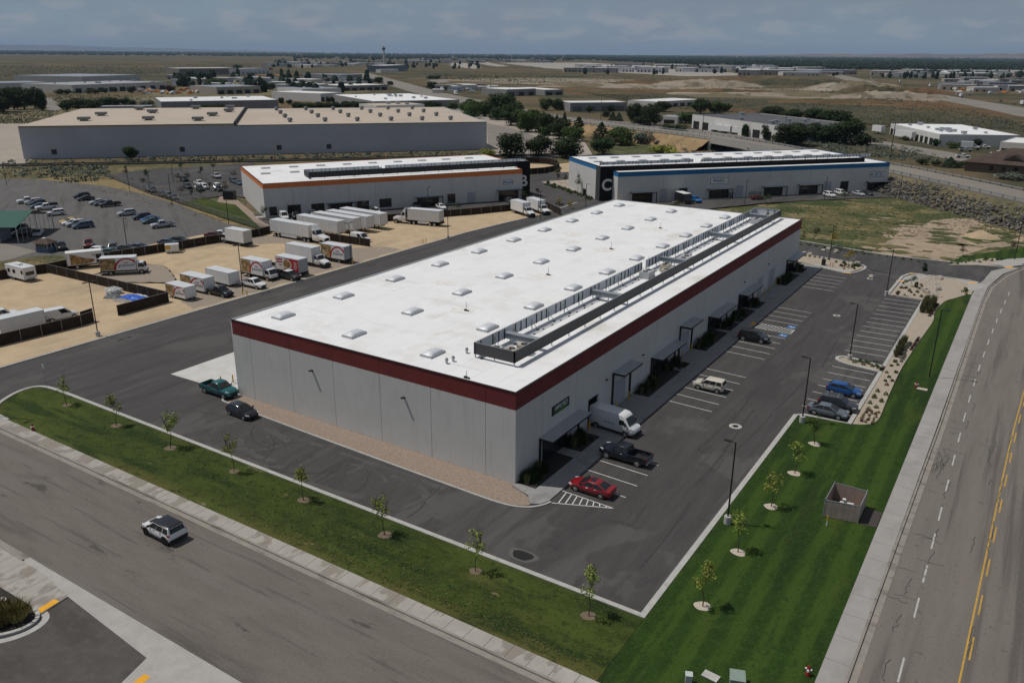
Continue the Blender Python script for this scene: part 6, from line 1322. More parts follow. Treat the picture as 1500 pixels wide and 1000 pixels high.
def proto(kind, leafmat, k):
    key = (kind,leafmat,k)
    if key in PROTO: return PROTO[key]
    rnd = random.Random(sum(map(ord,kind))*7+k)
    if kind == 'round':
        lobes = [(0,0,.47,.37,.44)]+[(.29*math.cos(a),.29*math.sin(a),rnd.uniform(.16,.76),rnd.uniform(.17,.25),rnd.uniform(.17,.25)) for a in [i*.63+rnd.uniform(-.25,.25) for i in range(10)]]+[(rnd.uniform(-.14,.14),rnd.uniform(-.14,.14),.80,.20,.20) for i in range(2)]
        c = crown(rnd, lobes, 3200, .072); t = trunk_mesh(rnd,.5,.035,6,.26)
    elif kind == 'oval':
        lobes = [(0,0,.5,.25,.44)]+[(.19*math.cos(a),.19*math.sin(a),rnd.uniform(.16,.82),rnd.uniform(.12,.18),rnd.uniform(.14,.2)) for a in [i*.75 for i in range(9)]]
        c = crown(rnd, lobes, 1300, .08); t = trunk_mesh(rnd,.5,.03,6,.2)
    elif kind == 'cone':
        c = MB()
        for i in range(1300):
            z = rnd.random()**1.35; r = (.32*(1-z**1.4)+.012)*(.6+.45*rnd.random()**.5)*(1+.22*math.sin(z*38+2*k)); a = rnd.uniform(0,6.28)
            leaf(c, (r*math.cos(a),r*math.sin(a),.02+.98*z), .085, (math.cos(a),math.sin(a),.25), rnd, .45)
        t = trunk_mesh(rnd,.7,.02,0,.1)
    elif kind == 'bush':
        lobes = [(rnd.uniform(-.28,.28),rnd.uniform(-.28,.28),rnd.uniform(.25,.55),rnd.uniform(.2,.32),rnd.uniform(.22,.38)) for i in range(8)]
        c = crown(rnd, lobes, 1000, .10); t = trunk_mesh(rnd,.3,.03,4,.2)
    elif kind == 'sapling':
        lobes = [(rnd.uniform(-.15,.15),rnd.uniform(-.15,.15),rnd.uniform(.5,.86),rnd.uniform(.09,.15),rnd.uniform(.08,.13)) for i in range(9)]+[(0,0,.90,.08,.10)]
        c = crown(rnd, lobes, 360, .046, .3); t = trunk_mesh(rnd,.78,.0125,11,.13)
    elif kind == 'slim':
        lobes = [(rnd.uniform(-.05,.05),rnd.uniform(-.05,.05),.35+.08*i,.12-.008*i,.10) for i in range(8)]
        c = crown(rnd, lobes, 420, .07, .35); t = trunk_mesh(rnd,.7,.015,6,.08)
    PROTO[key] = (c.mesh('crown', M[leafmat], 'keep'), t); return PROTO[key]
def tree(name, kind, leafmat, k, loc, w, h, label, group=None, cat='tree', rz=None):
    cm, tm = proto(kind, leafmat, k); T = thing(name, label, cat, loc, rz if rz is not None else (loc[0]*1.7+loc[1]) % 6.28, group)
    T.scale = (w,w,h); put('crown', cm, T); put('trunk', tm, T); return T
WB = {'round':.86,'oval':.56,'cone':.5,'bush':.85,'sapling':.40,'slim':.28}
ORD = ['first','second','third','fourth','fifth','sixth','seventh','eighth','ninth','tenth','eleventh','twelfth','thirteenth','fourteenth','fifteenth','sixteenth','seventeenth','eighteenth','nineteenth','twentieth']+['twenty-'+q for q in ('first','second','third','fourth','fifth')]
NAMES = {'round':'broadleaf_tree','oval':'broadleaf_tree','cone':'conifer_tree','bush':'large_bush'}
LM = {'d':'leaf','m':'leafmid','l':'leaflight','g':'leafgrey','n':'needle','r':'leafred'}
KD = {'R':'round','O':'oval','C':'cone','B':'bush'}
WORDS = {'d':'dark green','m':'mid green','l':'light green','g':'silver grey','n':'dark','r':'reddish'}
def zone(group, place, txt, wk=1.0, hk=1.0):
    items = []
    for q in txt.split():
        x0, x1, tp, bs, c = q.split(','); items.append((float(x0),float(x1),float(tp),float(bs),c))
    items.sort(key=lambda a: a[0]+a[1])
    for i, (x0, x1, tp, bs, c) in enumerate(items):
        kind, lf = KD[c[0]], LM[c[1]]; cx = (x0+x1)/2; p = g(cx,bs); dist = (p-CAMP).length
        w = (x1-x0)/FPX*dist/WB[kind]; w *= wk; h = max(2.0,hgt(cx,bs,tp)*.97*hk)
        tree(NAMES[kind], kind, lf, i % 3, (p.x,p.y,-.2), w, h, f"{WORDS[c[1]]} {'conifer' if c[0]=='C' else ('bush' if c[0]=='B' else 'tree')}, {ORD[i]} from left {place}", group)
zone('trees between the railway and the tenant buildings','of the trees behind the tenant buildings','730,769,192,230,Rd 770,806,195,229,Rd 807,852,200,230,Rd 866,900,198.5,226,Rd 704,729,212,230,Bl 892,928,184,212,Rm 925,951,186,210,Bg 953,990,207,226,Bl 184,202,212,233,Rd 957,966,203,212,Bg 870,891,178,204,Cn')
zone('trees along the avenue','of the trees lining the avenue','838,857,170,194,Cd 824,856,184,206,Rm 820,833,163,199,Cd 810,821,167,186,Cn 800,811,167,181,Cn 793,818,178,198,Bm 771,801,159,188,Rm 751,777,158,186,Rm 743,761,158,179,Om 714,754,134,168,Rd 699,723,145,170,Rm 717,744,154,175,Rd 673,699,143,170,Rm 695,722,147,170,Rm 790,808,141,161,Om 806,826,143,161,Rm 733,764,150,183,Rd 758,789,158,193,Rm 784,814,164,197,Rd 803,834,170,203,Rd 680,702,149,173,Rm 741,768,146,176,Rd')
zone('trees on the slope by the raised road','of the trees above the raised road','858,868,154,165,Rd 889,901,153,164,Rd 893,902,163,176,Cn 902,911,164,177,Cn 882,894,161,171,Rd 917,942,149,180,Rd 937,967,150,183,Rd 929,950,169,183,Rd 957,983,147,163,Rd 1013,1037,143,166,Rd 1035,1059,147,166,Rm 1054,1071,150,163,Rm 965,985,179,190,Bd 983,1006,179,191,Bd 993,1016,162,180,Om 1033,1048,171,188,Rd 1051,1068,169,190,Rd')
zone('trees around the trade building','of the trees around the trade building','1087,1095,180,200,Od 1116,1130,181,204,Od 1116,1147,155,175,Rd 1145,1171,159,180,Rd 1182,1213,158,182,Rd 1205,1242,161,187,Rd 1218,1256,172,210,Rd 1136,1183,179,212,Rd 1179,1210,180,207,Rd 1201,1224,187,209,Rd 1250,1283,191,212,Bd', 1.12, 1.06)
zone('trees around the office park','of the plants around the office park','1366,1378,202,213,Rd 1391,1407,205,216,Bm 1425,1436,202,215,Rd 1383,1399,229,244,Cn 1398,1414,233,244,Bd 1344,1358,229,240,Bd 1366,1379,232,242,Bd 1471,1499,250,262,Bg 1320,1330,197,205,Bm')
zone('trees at the left beyond the beige warehouse','in the dark grove','-6,18,127,163,Rd 10,32,125,160,Rd 26,46,126,160,Rd 42,62,125,158,Rd 54,69,128,162,Rd -4,14,140,166,Rd')
zone('trees behind the beige warehouse','in the line behind the beige roof','90,105,145,163,Rd 102,127,143,158,Rd 128,144,144,161,Rd 144,167,141,156,Rd 166,176,142,156,Od 177,190,142,154,Rd 189,199,145,156,Od 208,222,143,156,Bg 118,130,153,163,Rd 294,312,152,161,Rd 312,330,151,161,Rd 408,416,142,152,Rd 420,428,145,153,Rd 428,446,148,163,Rd 443,460,149,163,Rd 457,474,148,163,Rd 471,488,149,163,Rd 485,500,148,163,Rd')
zone('trees around the bright roofed hall','of the trees around the bright hall','498,514,147,161,Rd 512,528,147,161,Rd 526,540,148,161,Rd 538,552,149,161,Rd 580,600,144,154,Rd 621,647,148,160,Rd 655,671,148,160,Om 478,486,142,150,Rd 486,493,142,150,Rd 494,501,142,150,Rd')
zone('trees in the industrial quarter','among the distant sheds','131,146,128,137,Bd 152,158,128,136,Od 166,172,127,135,Od 187,195,126,136,Od 80,93,128,138,Bd 92,106,128,138,Bd 244,256,124,135,Rr 303,320,114,125,Rm 318,334,115,125,Rm 261,278,117,124,Bd 280,295,128,135,Bd 386,406,121,131,Rd 392,406,114,121,Bd 411,426,114,122,Rd 454,465,115,122,Rd')
zone('far trees on the plain','far out on the plain','343,356,93,101,Bd 355,370,97,103,Bd 368,384,97,103,Bd 382,397,97,103,Bd 533,545,113,124,Rd 549,561,112,122,Rd 567,576,118,125,Od 626,636,109,116,Bd 635,646,109,116,Bd 625,640,119,130,Rd 640,652,121,131,Bd 652,667,123,132,Bd 1219,1227,104,112,Bd')
# young trees of the lots
def ringmat(x, y, r, mat, z):
    mb = MB(); mb.flat([(x+r*(1+.12*math.sin(3*a+x))*math.cos(a), y+r*.9*(1+.1*math.cos(2*a+y))*math.sin(a)) for a in [i*.42 for i in range(15)]], z); return mb
for i, (x, y) in enumerate([(-56.3,-14.0),(-45.9,-14.1),(-35.8,-14.2),(-25.7,-13.9),(-15.4,-14.0),(-4.8,-14.3),(5.2,-14.3),(15.8,-14.2)]):
    T = tree('young_tree', 'sapling', 'leaflight', i % 3, (x,y,.08), 3.7+.5*(i*7 % 3)-.2*(i % 2), 3.9+.35*(i*5 % 4)*.8, f'young pale green tree in the front grass strip, {ORD[i]} from the street entrance', 'young trees of the front strip')
    o = ringmat(x,y,.55+.06*(i % 3),0,.092).build('mulch_ring', M['mulch']); tag(o, f'brown mulch ring around the {ORD[i]} young tree of the front strip', 'mulch ring', 'mulch rings of the front strip')
for i, (x, y) in enumerate([(22.8,-8.2),(22.8,.6),(23.0,9.9),(23.1,17.9),(23.2,26.1)]):
    T = tree('young_tree', 'sapling', 'leaflight' if i < 4 else 'leafmid', (i+1) % 3, (x,y,.08), 4.3, 4.3-.15*i, f'young tree in the striped lawn by the parking lot, {ORD[i]} from the street corner', 'young trees of the striped lawn')
    o = ringmat(x,y,.66,0,.09).build('gravel_ring', M['palemulch']); tag(o, f'pale gravel ring around the {ORD[i]} young tree of the striped lawn', 'gravel ring', 'gravel rings of the striped lawn')
for px, py, tp, lf, lb, w in [(1221,363,337,'leafyellow','thin yellow leaved tree by the building corner bed, the left one',4.5),(1243,389,364,'leafyellow','thin yellow leaved tree in the entrance corner bed, the right one',4),(1353,402,388,'needle','slim dark young tree at the entrance end of the planting bed',3.6),
  (1336,421,408,'leaf','small dark young tree in the planting bed near the entrance pole',3.2),(1410,376,361,'leafred','dark young tree on the roadside lawn, the nearer',3.2),(1481,368,354,'leafred','dark young tree on the roadside lawn, farther right',3),
  (1193,350,332,'leafred','lone dark sapling in the weedy field',3.6),(846,284,252,'leafmid','loose young tree at the flank of the blue building',4),(911,292,273,'leaf','slim tree before the front of the blue building',4.2),(1122,298,283.5,'leafmid','round young tree at the end of the hatched bays',5.5),(1237,293,279.5,'leafmid','round young tree beside the white suvs of the blue building',5.5),
  (992,305,292,'leafmid','bushy young tree beside the black step truck',5.5),(669,309,296,'leafmid','green young tree behind the fence near the roller door',4.5),(547,314,303,'leafmid','young tree beside the white suv behind the trailers',4.5),(768,293,278,'leafmid','leafy young tree at the sign end of the orange building',5),
  (818,268,252,'leafred','purple young tree in the strip by the blue building, the left one',3.4),(828,270,254,'leafred','purple young tree in the strip by the blue building, the middle one',3.4),(839,274,259,'leafred','purple young tree in the strip by the blue building, the right one',3.4),(787,287,275,'leafred','purple young tree at the road end of the orange building',3.5),
  (818,301,292,'leafyellow','small yellow tree in the strip beside the side road, left',3.4),(833,306,294,'leafyellow','small yellow tree in the strip beside the side road, right',3.4),(386,322,300,'leafmid','tall young tree at the terrace corner of the orange building',4.5)]:
    p = g(px,py); tree('young_tree', 'sapling' if lf != 'needle' else 'slim', lf, int(px) % 3, (p.x,p.y,-.05), w*1.25, max(2.5,hgt(px,py,tp)), lb)
for i, (px, py, tp) in enumerate([(185,262,241),(216,268,246),(211,273,262),(265,286,272.5),(266,252,236),(277.5,266,251),(259.5,266,257),(295.5,262,242),(313,250,238),(342,262,251),(307,280,267),(295.5,289,275),(329,286,264),(281,291,276),(350,243,233),(342,241,232)]):
    p = g(px,py); tree('young_tree', 'sapling', 'leaf' if i % 3 else 'leafred', i % 3, (p.x,p.y,-.1), 5.2, max(3,hgt(px,py,tp)), f'young tree in the car park behind the orange building, {ORD[i]} of those there', 'young trees of the rear car park')
# small plants
def blades(rnd, n, r, h, mat, name='foliage', lean=.35, w=.035):
    mb = MB()
    for i in range(n):
        a = rnd.uniform(0,6.28); q = r*rnd.random()**.6; p = Vector((q*math.cos(a),q*math.sin(a),0)); t = p+Vector((math.cos(a)*lean*h*rnd.uniform(.2,1),math.sin(a)*lean*h*rnd.uniform(.2,1),h*rnd.uniform(.6,1.05)))
        s = Vector((-math.sin(a),math.cos(a),0))*w; m_ = p.lerp(t,.6)+Vector((0,0,h*.08)); mb.add([p-s,p+s,m_+s*.9,t,m_-s*.9], [(0,1,2,3,4)])
    return mb.mesh(name, M[mat], 'keep')
rs = random.Random(11)
REED = [blades(rs,70,.26,1.35,'reed',lean=.2) for _ in range(2)]; DREED = [blades(rs,110,.45,1.15,'leaf') for _ in range(2)]; STRAW = [blades(rs,170,.5,.95,'straw',lean=.7,w=.03) for _ in range(2)]
def tuft(n, r, h, mat):
    mb = MB()
    for i in range(n):
        v = Vector((rs.gauss(0,1),rs.gauss(0,1),abs(rs.gauss(0,1)))).normalized(); leaf(mb,(v.x*r*rs.uniform(.5,1),v.y*r*rs.uniform(.5,1),v.z*h*rs.uniform(.5,1)),.22,v,rs)
    return mb.mesh('foliage', M[mat], 'keep')
SHR = {k: [tuft(70,.42,.55,k) for _ in range(2)] for k in ('leaf','leafmid','leafred','leafgrey','straw')}
def plant(name, me, x, y, z, s, label, group, cat='plant'):
    o = put(name, me, None, (x,y,z), rs.uniform(0,6.28)); o.scale = (s,s,s*rs.uniform(.85,1.15)); return tag(o, label, cat, group, 'thing')
for y0, y1, n in ((.4,4.4,9),(10.0,13.4,7),(28.2,33.4,12),(37.6,42.0,8),(48.6,55.0,13),(59.5,63.8,8),(64.8,69.6,10),(73.5,77.6,8),(92,98.9,14),(103.2,107.2,8)):
    for i in range(n): plant('ornamental_grass', DREED[i % 2] if i % 3 else REED[i % 2], rs.uniform(.45,1.35), y0+(y1-y0)*(i+.5)/n+rs.uniform(-.15,.15), .13, rs.uniform(.75,1.1), 'dark ornamental grass in the shaded bed along the storefronts', 'ornamental grasses along the storefronts')
    for i in range(n//2): plant('low_shrub', SHR['leaf'][i % 2], rs.uniform(1.5,2.1), rs.uniform(y0,y1), .13, rs.uniform(.45,.7), 'small dark shrub at the walk edge of the storefront bed', 'small shrubs along the storefronts')
mb = MB()
for y0, y1 in ((0.2,8.2),(9.8,14.4),(27.9,38.8),(40,42.4),(48.4,58.4),(59.6,64.2),(64.6,72.6),(74,78.5),(91.5,101.5),(103,107.4)): mb.box(.06,y0,.05,2.3,y1,.139)
setting('storefront_bed', mb, M['darkmulch'])
for i in range(16): plant('reed_plant', REED[i % 2], 26.2+1.0*(i % 2)+rs.uniform(-.1,.1), 87.6+.95*(i//2), .10, rs.uniform(1.1,1.4), 'tall green brown reed grass in the double row of the planting bed', 'reed grasses of the far double row')
for i in range(9): plant('reed_plant', REED[i % 2], 26.15+rs.uniform(-.1,.1), 61.6+.95*i, .10, rs.uniform(1.0,1.35), 'tall green brown reed grass in the single row beside the parking kerb', 'reed grasses of the kerb row')
for i in range(9): plant('silver_shrub', SHR['leafgrey'][i % 2], 26.95+rs.uniform(-.2,.2), 61.0+.95*i, .10, rs.uniform(.8,1.1), 'silver grey shrub between reed row and red shrubs', 'silver shrubs of the planting bed')
for i in range(9): plant('red_shrub', SHR['leafred'][i % 2], 27.55+.05*i*.4, 66.0+.8*i, .10, rs.uniform(.6,.9), 'low reddish shrub in the row at the lawn side of the planting bed', 'red shrubs of the lawn side row')
for i in range(7): plant('red_shrub', SHR['leafred'][i % 2], 27.7+rs.uniform(-.2,.2), 86+1.3*i, .10, rs.uniform(.7,1), 'low reddish shrub beside the far double row of reeds', 'red shrubs by the far reeds')
for x, y in [(26.2,57.2),(26.9,58.0),(26.4,59.2),(27.1,59.8),(26.1,54.0),(26.7,52.4),(27.2,54.8),(26.5,50.6),(27.3,51.2),(26.9,49.2)]: plant('low_shrub', SHR['leaf'][0], x, y, .10, rs.uniform(.6,.9), 'dark green low shrub in the middle of the planting bed', 'dark shrubs of the middle bed')
for x, y in [(26.3,46.2),(27.4,45.6),(26.3,43.8),(27.3,43.0),(26.2,41.6),(26.4,39.4),(27.1,40.6)]: plant('low_shrub', SHR['leafmid'][1], x, y, .10, rs.uniform(.8,1.1), 'rounded green shrub in the bed beside the blue hatchback', 'green shrubs by the blue car')
for i in range(18): plant('low_shrub', SHR['straw' if i % 2 else 'leafred'][i % 2], 26.3+.62*(i % 3)+rs.uniform(-.12,.12), 35.3+.75*(i//3)+rs.uniform(-.1,.1), .10, rs.uniform(.45,.65), 'small brownish shrub at the near end of the planting bed', 'brown shrubs of the near bed')
for x, y in [(22.2,56.4),(22.8,55.6),(23.4,56.3),(21.6,55.9),(24.0,55.5),(24.5,55.9),(22.9,56.7),(24.9,55.2)]: plant('low_shrub', SHR['leafmid'][0], x, y, .10, rs.uniform(.8,1.05), 'green shrub in the island between the parking bays', 'shrubs of the bay island')
for i in range(26):
    x, y = rs.uniform(20.4,25.4), rs.uniform(97,108.5); plant('low_shrub', SHR[('leaf','leafmid','leafred')[i % 3]][i % 2], x, y, .10, rs.uniform(.6,1.0), ('dark green','mid green','dark red')[i % 3]+' shrub in the wide bed end near the entrance pole', 'shrubs of the wide bed end')
for i in range(8): plant('low_shrub', SHR['leafmid'][i % 2], 31.0+rs.uniform(-.4,.4), 106.5+rs.uniform(-2,3), .10, rs.uniform(.7,1.0), 'green shrub in the wide bed near the road pavement', 'shrubs near the road pavement')
for i in range(20):
    x, y = rs.uniform(5.5,10.8), rs.uniform(112.4,117); plant('low_shrub', SHR[('leaf','leafmid')[i % 2]][i % 2], x, y, .10, rs.uniform(.7,1.1), 'green shrub in the entrance corner bed of the warehouse', 'shrubs of the entrance corner bed')
for i in range(9): plant('low_shrub', SHR['leafmid'][i % 2], -4+1.0*i, 119.2+rs.uniform(-.3,.3)-.12*i, .10, rs.uniform(.7,1), 'green shrub along the access road kerb behind the warehouse', 'shrubs along the access road')
for i in range(12):
    p = g(1395+6.5*i+rs.uniform(-2,2), 387-.6*i+rs.uniform(-1.5,1.5)); plant('low_shrub', SHR[('leafgrey','leaf','leafmid')[i % 3]][i % 2], p.x, p.y, .05, rs.uniform(.8,1.2), 'shrub in the gravel bed across the access road', 'shrubs across the access road')
for i in range(16):
    p = g(1173+11.5*i, 358.5+1.65*i+rs.uniform(-1,1)); plant('low_shrub', SHR['leafmid'][i % 2], p.x, p.y, -.1, rs.uniform(.8,1.2), 'green shrub along the field side of the access road', 'shrubs along the field kerb')
for i, (x, y) in enumerate([(-22.4,-39.2),(-21.6,-38.6),(-21.0,-39.4),(-21.9,-40.2),(-20.5,-38.6),(-22.9,-40.4),(-23.6,-39.6),(-24.1,-41.0),(-21.2,-40.6)]): plant('straw_grass', STRAW[i % 2], x, y, .11, rs.uniform(1.0,1.35), 'tawny ornamental grass in the dark mulch island by the driveway', 'tawny grasses of the driveway island')
for i, (x, y) in enumerate([(-4.5,-39.4),(-3.9,-39.7),(-5.0,-39.7),(-3.4,-39.9)]): plant('straw_grass', STRAW[i % 2], x, y, .02, rs.uniform(.9,1.2), 'tawny ornamental grass at the bottom edge beside the driveway', 'tawny grasses at the bottom edge')
mb = MB(); mb.prism([(-6.6,-39.3),(-3,-39.2),(-1.0,-40.6),(-1.5,-46),(-7,-46)], -.1, .10); setting('driveway_island', mb, M['darkmulch'])
for i in range(64):
    p = g(rs.uniform(803,868), 0); t = rs.random(); px, py = 800+68*t, 268+23*t+rs.uniform(-1.5,4); p = g(px,py); plant('low_shrub', SHR[('leafmid','leaf')[i % 2]][i % 2], p.x, p.y, .05, rs.uniform(1.1,1.7), 'shrub in the planted strip at the flank of the blue building', 'shrubs by the blue building')
for i in range(12):
    t = rs.random(); p = g(805+35*t, 294+10*t+rs.uniform(-3,3)); plant('low_shrub', SHR['straw' if i % 2 else 'leafmid'][i % 2], p.x, p.y, .05, rs.uniform(.8,1.2), 'shrub in the planted strip beside the side road', 'shrubs beside the side road')
for q, txt in (((665,707,268+29),'hedge before the orange building by its roller door'),((583,605,301.5),'hedge before the orange building by the middle canopy'),):
    mb = MB(); a, b = g(q[0],q[2]), g(q[1],q[2]-1.5); rr2 = random.Random(2)
    for i in range(500):
        t = rr2.random(); c = a.lerp(b,t); leaf(mb,(c.x+rr2.uniform(-.5,.5),c.y+rr2.uniform(-.5,.5),rr2.uniform(0,1.5)),.3,(0,0,1),rr2)
    tag(mb.build('hedge', M['leaf'], None, 'keep'), 'dark clipped '+txt, 'hedge')
for i, (x0, x1, yb) in enumerate([(1098,1116,288.5),(1155,1168,285),(1258,1268,278.5),(952,961,291),(1066,1074,290)]):
    mb = MB(); a, b = g(x0,yb), g(x1,yb-.5); rr2 = random.Random(i)
    for k in range(260):
        t = rr2.random(); c = a.lerp(b,t); leaf(mb,(c.x+rr2.uniform(-.4,.4),c.y+rr2.uniform(-.4,.4),rr2.uniform(0,1.7)),.3,(0,0,1),rr2)
    tag(mb.build('hedge', M['reed'], None, 'keep'), 'dark grassy hedge along the blue building front, '+ORD[[2,3,4,0,1][i]]+' from the left', 'hedge', 'hedges of the blue building')
# sagebrush and weeds: nobody could count them
def scatter(name, label, polys, n, mat, r0, r1, z=-.15, leaves=10, seed=4, cat='scrub'):
    rnd = random.Random(seed); mb = MB()
    for k in range(n):
        q = polys[rnd.randrange(len(polys))]; u, v = rnd.random(), rnd.random(); a, b, c, d = q
        p = g((a[0]*(1-u)+b[0]*u)*(1-v)+(d[0]*(1-u)+c[0]*u)*v, (a[1]*(1-u)+b[1]*u)*(1-v)+(d[1]*(1-u)+c[1]*u)*v)
        r = rnd.uniform(r0,r1)
        for i in range(leaves):
            w = Vector((rnd.gauss(0,1),rnd.gauss(0,1),abs(rnd.gauss(0,1)))).normalized(); leaf(mb,(p.x+w.x*r*.8,p.y+w.y*r*.8,z+w.z*r*.75),r*.75,w,rnd)
    return tag(mb.build(name, M[mat], None, 'keep'), label, cat, kind='stuff')
scatter('sagebrush', 'grey green sagebrush over the slope beyond the raised road and along the rail verge', [((1130,204),(1240,210),(1240,222),(1150,212)),((1190,208),(1300,216),(1300,232),(1210,224)),((1270,212),(1330,214),(1400,238),(1300,234)),((1000,212),(1090,212),(1100,222),(1000,224)),((0,236),(160,232),(160,262),(0,258)),((60,245),(155,243),(165,262),(90,268)),((160,233),(480,226),(480,231),(160,238)),((480,226),(720,222),(720,227),(480,231))], 1150, 'leafgrey', .5,1.3, seed=5)
scatter('weeds', 'tufts of weeds dotted over the green field', [((1180,300),(1340,290),(1330,350),(1175,352)),((1330,292),(1500,330),(1500,342),(1330,345)),((1000,313),(1180,302),(1180,352),(1165,350)),((1170,352),(1290,368),(1270,374),(1170,357))], 1500, 'leafmid', .15,.5, z=-.2, leaves=7, seed=6)
scatter('dry_weeds', 'straw coloured tufts dotted over the green field', [((1100,305),(1340,290),(1330,345),(1175,345)),((1330,292),(1500,330),(1500,350),(1330,345))], 1100, 'straw', .15,.4, z=-.2, leaves=6, seed=7)
scatter('verge_weeds', 'low dry weeds on the bank beside the left lot', [((100,268),(200,283),(200,290),(110,274)),((200,284),(330,322),(320,327),(200,294)),((0,385),(90,374),(90,384),(0,398))], 420, 'straw', .2,.5, z=-.2, leaves=7, seed=8)
scatter('grass_tufts', 'rough dark and straw tufts across the front grass strip', [((230,700),(560,845),(880,985),(560,800))], 900, 'straw', .05,.13, z=.07, leaves=5, seed=12)
scatter('lawn_clover', 'rough green tufts across the front grass strip', [((60,590),(480,790),(900,960),(480,740)),((300,735),(560,850),(880,985),(560,810))], 1500, 'leafmid', .06,.16, z=.07, leaves=5, seed=13)
# ------------------------------------------------------------------ fences
postm = MB(); postm.tube((0,0,-.1),(0,0,2.02),.045,n=6); POST = postm.mesh('post', M['post'])
def fence(label, pts, h=1.85, name='mesh_fence', mat=None, step=3.0, cap=True):
    p0 = pts[0]; T = thing(name, label, 'fence', (p0[0],p0[1],0)); mb = MB()
    for i in range(len(pts)-1):
        a, b = pts[i], pts[i+1]; mb.bar((a[0]-p0[0],a[1]-p0[1],h/2),(b[0]-p0[0],b[1]-p0[1],h/2),.03,h)
    mb.build('mesh_panel', mat or M['mesh'], T)
    mb = MB()
    for i in range(len(pts)-1):
        a, b = pts[i], pts[i+1]; mb.bar((a[0]-p0[0],a[1]-p0[1],h+.02),(b[0]-p0[0],b[1]-p0[1],h+.02),.05,.05)
    mb.build('top_rail', M['post'], T); c = 0
    for i in range(len(pts)-1):
        a, b = Vector((*pts[i],0)), Vector((*pts[i+1],0)); n = max(1,int((b-a).length/step+.5))
        for k in range(n+(1 if i == len(pts)-2 else 0)):
            if c > 95: break
            q = a.lerp(b,k/n); d = (b-a).normalized(); o = put('post', POST, T, (q.x-p0[0]+d.y*.04,q.y-p0[1]-d.x*.04,0)); o.scale = (1,1,h/1.95); c += 1
    return T
fence('long dark mesh fence closing the back of the storage yard', [g2(*q) for q in [(-60,419),(0,410),(70,399.8),(99,393.5),(180,378.8),(213,373.5),(268,364.8),(302,358.5),(380,346.5),(396,342)]])
fence('dark mesh fence dividing the yard, running to the tarp heap', [g2(70.5,400.2),g2(160,421.5),g2(248,442.5)])
fence('short dark mesh fence in front of the tarp heap', [g2(247.5,443),g2(173.5,463)])
fence('dark mesh fence along the front of the yard at the left edge', [g2(-60,522),g2(0,507.5),g2(120,478),g2(138,471.8)])
fence('dark mesh gate leaf standing open by the double lamp post', [g2(120,476.5),g2(137.5,470.5)], 2.2, 'mesh_gate')
fence('short dark fence with white van behind it in the yard', [g2(484,353.3),g2(542.5,362)])
fence('dark mesh fence between yard and orange building parking', [g2(*q) for q in [(470,333.5),(565,324.8),(690,315),(748,309),(797,303.2),(822,316)]])
fence('dark mesh fence curving around the sandy basin behind the road', [g2(*q) for q in [(768,256.5),(797,254.3),(812,251.5),(819,247),(816,243),(806,240.5),(790,239),(770,238.5)]], 2.2)
fence('thin chain link fence along the dry bank of the left lot', [g2(*q) for q in [(155,258),(262,297.5),(330,320),(392,340)]], 1.5, 'chain_link_fence', mk('chain_link',(.16,.16,.15),.7,.3), 5.0)
M_ = MATS['chain_link'].node_tree.nodes['Principled BSDF']; M_.inputs['Alpha'].default_value = .22
sand = MB(); sand.flat([g2(*q) for q in [(770,255),(797,253),(816,248),(814,243),(800,240.5),(772,240)]], -.01); setting('sand_basin', sand, M['yard'])
cl = MB(); sand = MB(); sand.flat([g2(*q) for q in [(818,240),(838,238),(838,262),(822,253)]], -.02); setting('bare_ground', sand, M['yard'])
# backflow cage in the lawn
T = thing('backflow_cage', 'brown slatted chain link cage standing in the striped lawn', 'cage', (27.6,10.8,0))
sl_ = mk('brown_slats', (.36,.285,.24), .9, var=.12, vs=1.5, coord='O', layers=[('j',(.27,.21,.18),'X',.09,.02,.5),('j',(.27,.21,.18),'Y',.09,.02,.5)])
cp = [(0,0),(3.0,.55),(3.0,3.9),(0,3.9)]
for i in range(4):
    a, b = cp[i], cp[(i+1)%4]; mb = MB(); mb.bar((*a,.98),(*b,.98),.04,1.72); mb.build('slat_panel', sl_, T)
mb = MB()
for i in range(4):
    a, b = cp[i], cp[(i+1)%4]
    mb.bar((*a,1.87),(*b,1.87),.06,.06); mb.tube((*a,0),(*a,2.05),.045,n=6)
mb.build('frame', M['steel'], T)
mb = MB(); mb.flat([(.05,.1),(2.95,.6),(2.95,3.85),(.05,3.85)], .095); mb.build('floor', M['mulch'], T)
o = MB(); o.tube((1.1,2.0,.05),(1.1,2.0,.95),.09); o.tube((2.1,2.2,.05),(2.1,2.2,.95),.09); o.tube((1.0,1.98,.95),(2.2,2.22,.95),.11); o.tube((1.35,2.05,.95),(1.35,2.05,1.35),.05); o.box(1.2,1.9,1.3,1.5,2.2,1.34); o = o.build('backflow_valve', M['boxwhite'], None, 50, (27.6,10.8,.05)); tag(o, 'white pipe valve inside the brown slatted cage', 'valve')
mb = MB(); mb.prism([(30.75,11.3),(32.2,11.5),(32.25,14.6),(30.75,14.6)], .08, .12); tag(mb.build('steel_grate', mk('dark_grate',(.075,.06,.055),.8,var=.1,layers=[('j',(.03,.025,.022),'X',.16,.04,.8),('j',(.03,.025,.022),'Y',.16,.04,.8)])), 'dark steel grate lying between cage and pavement', 'grate')
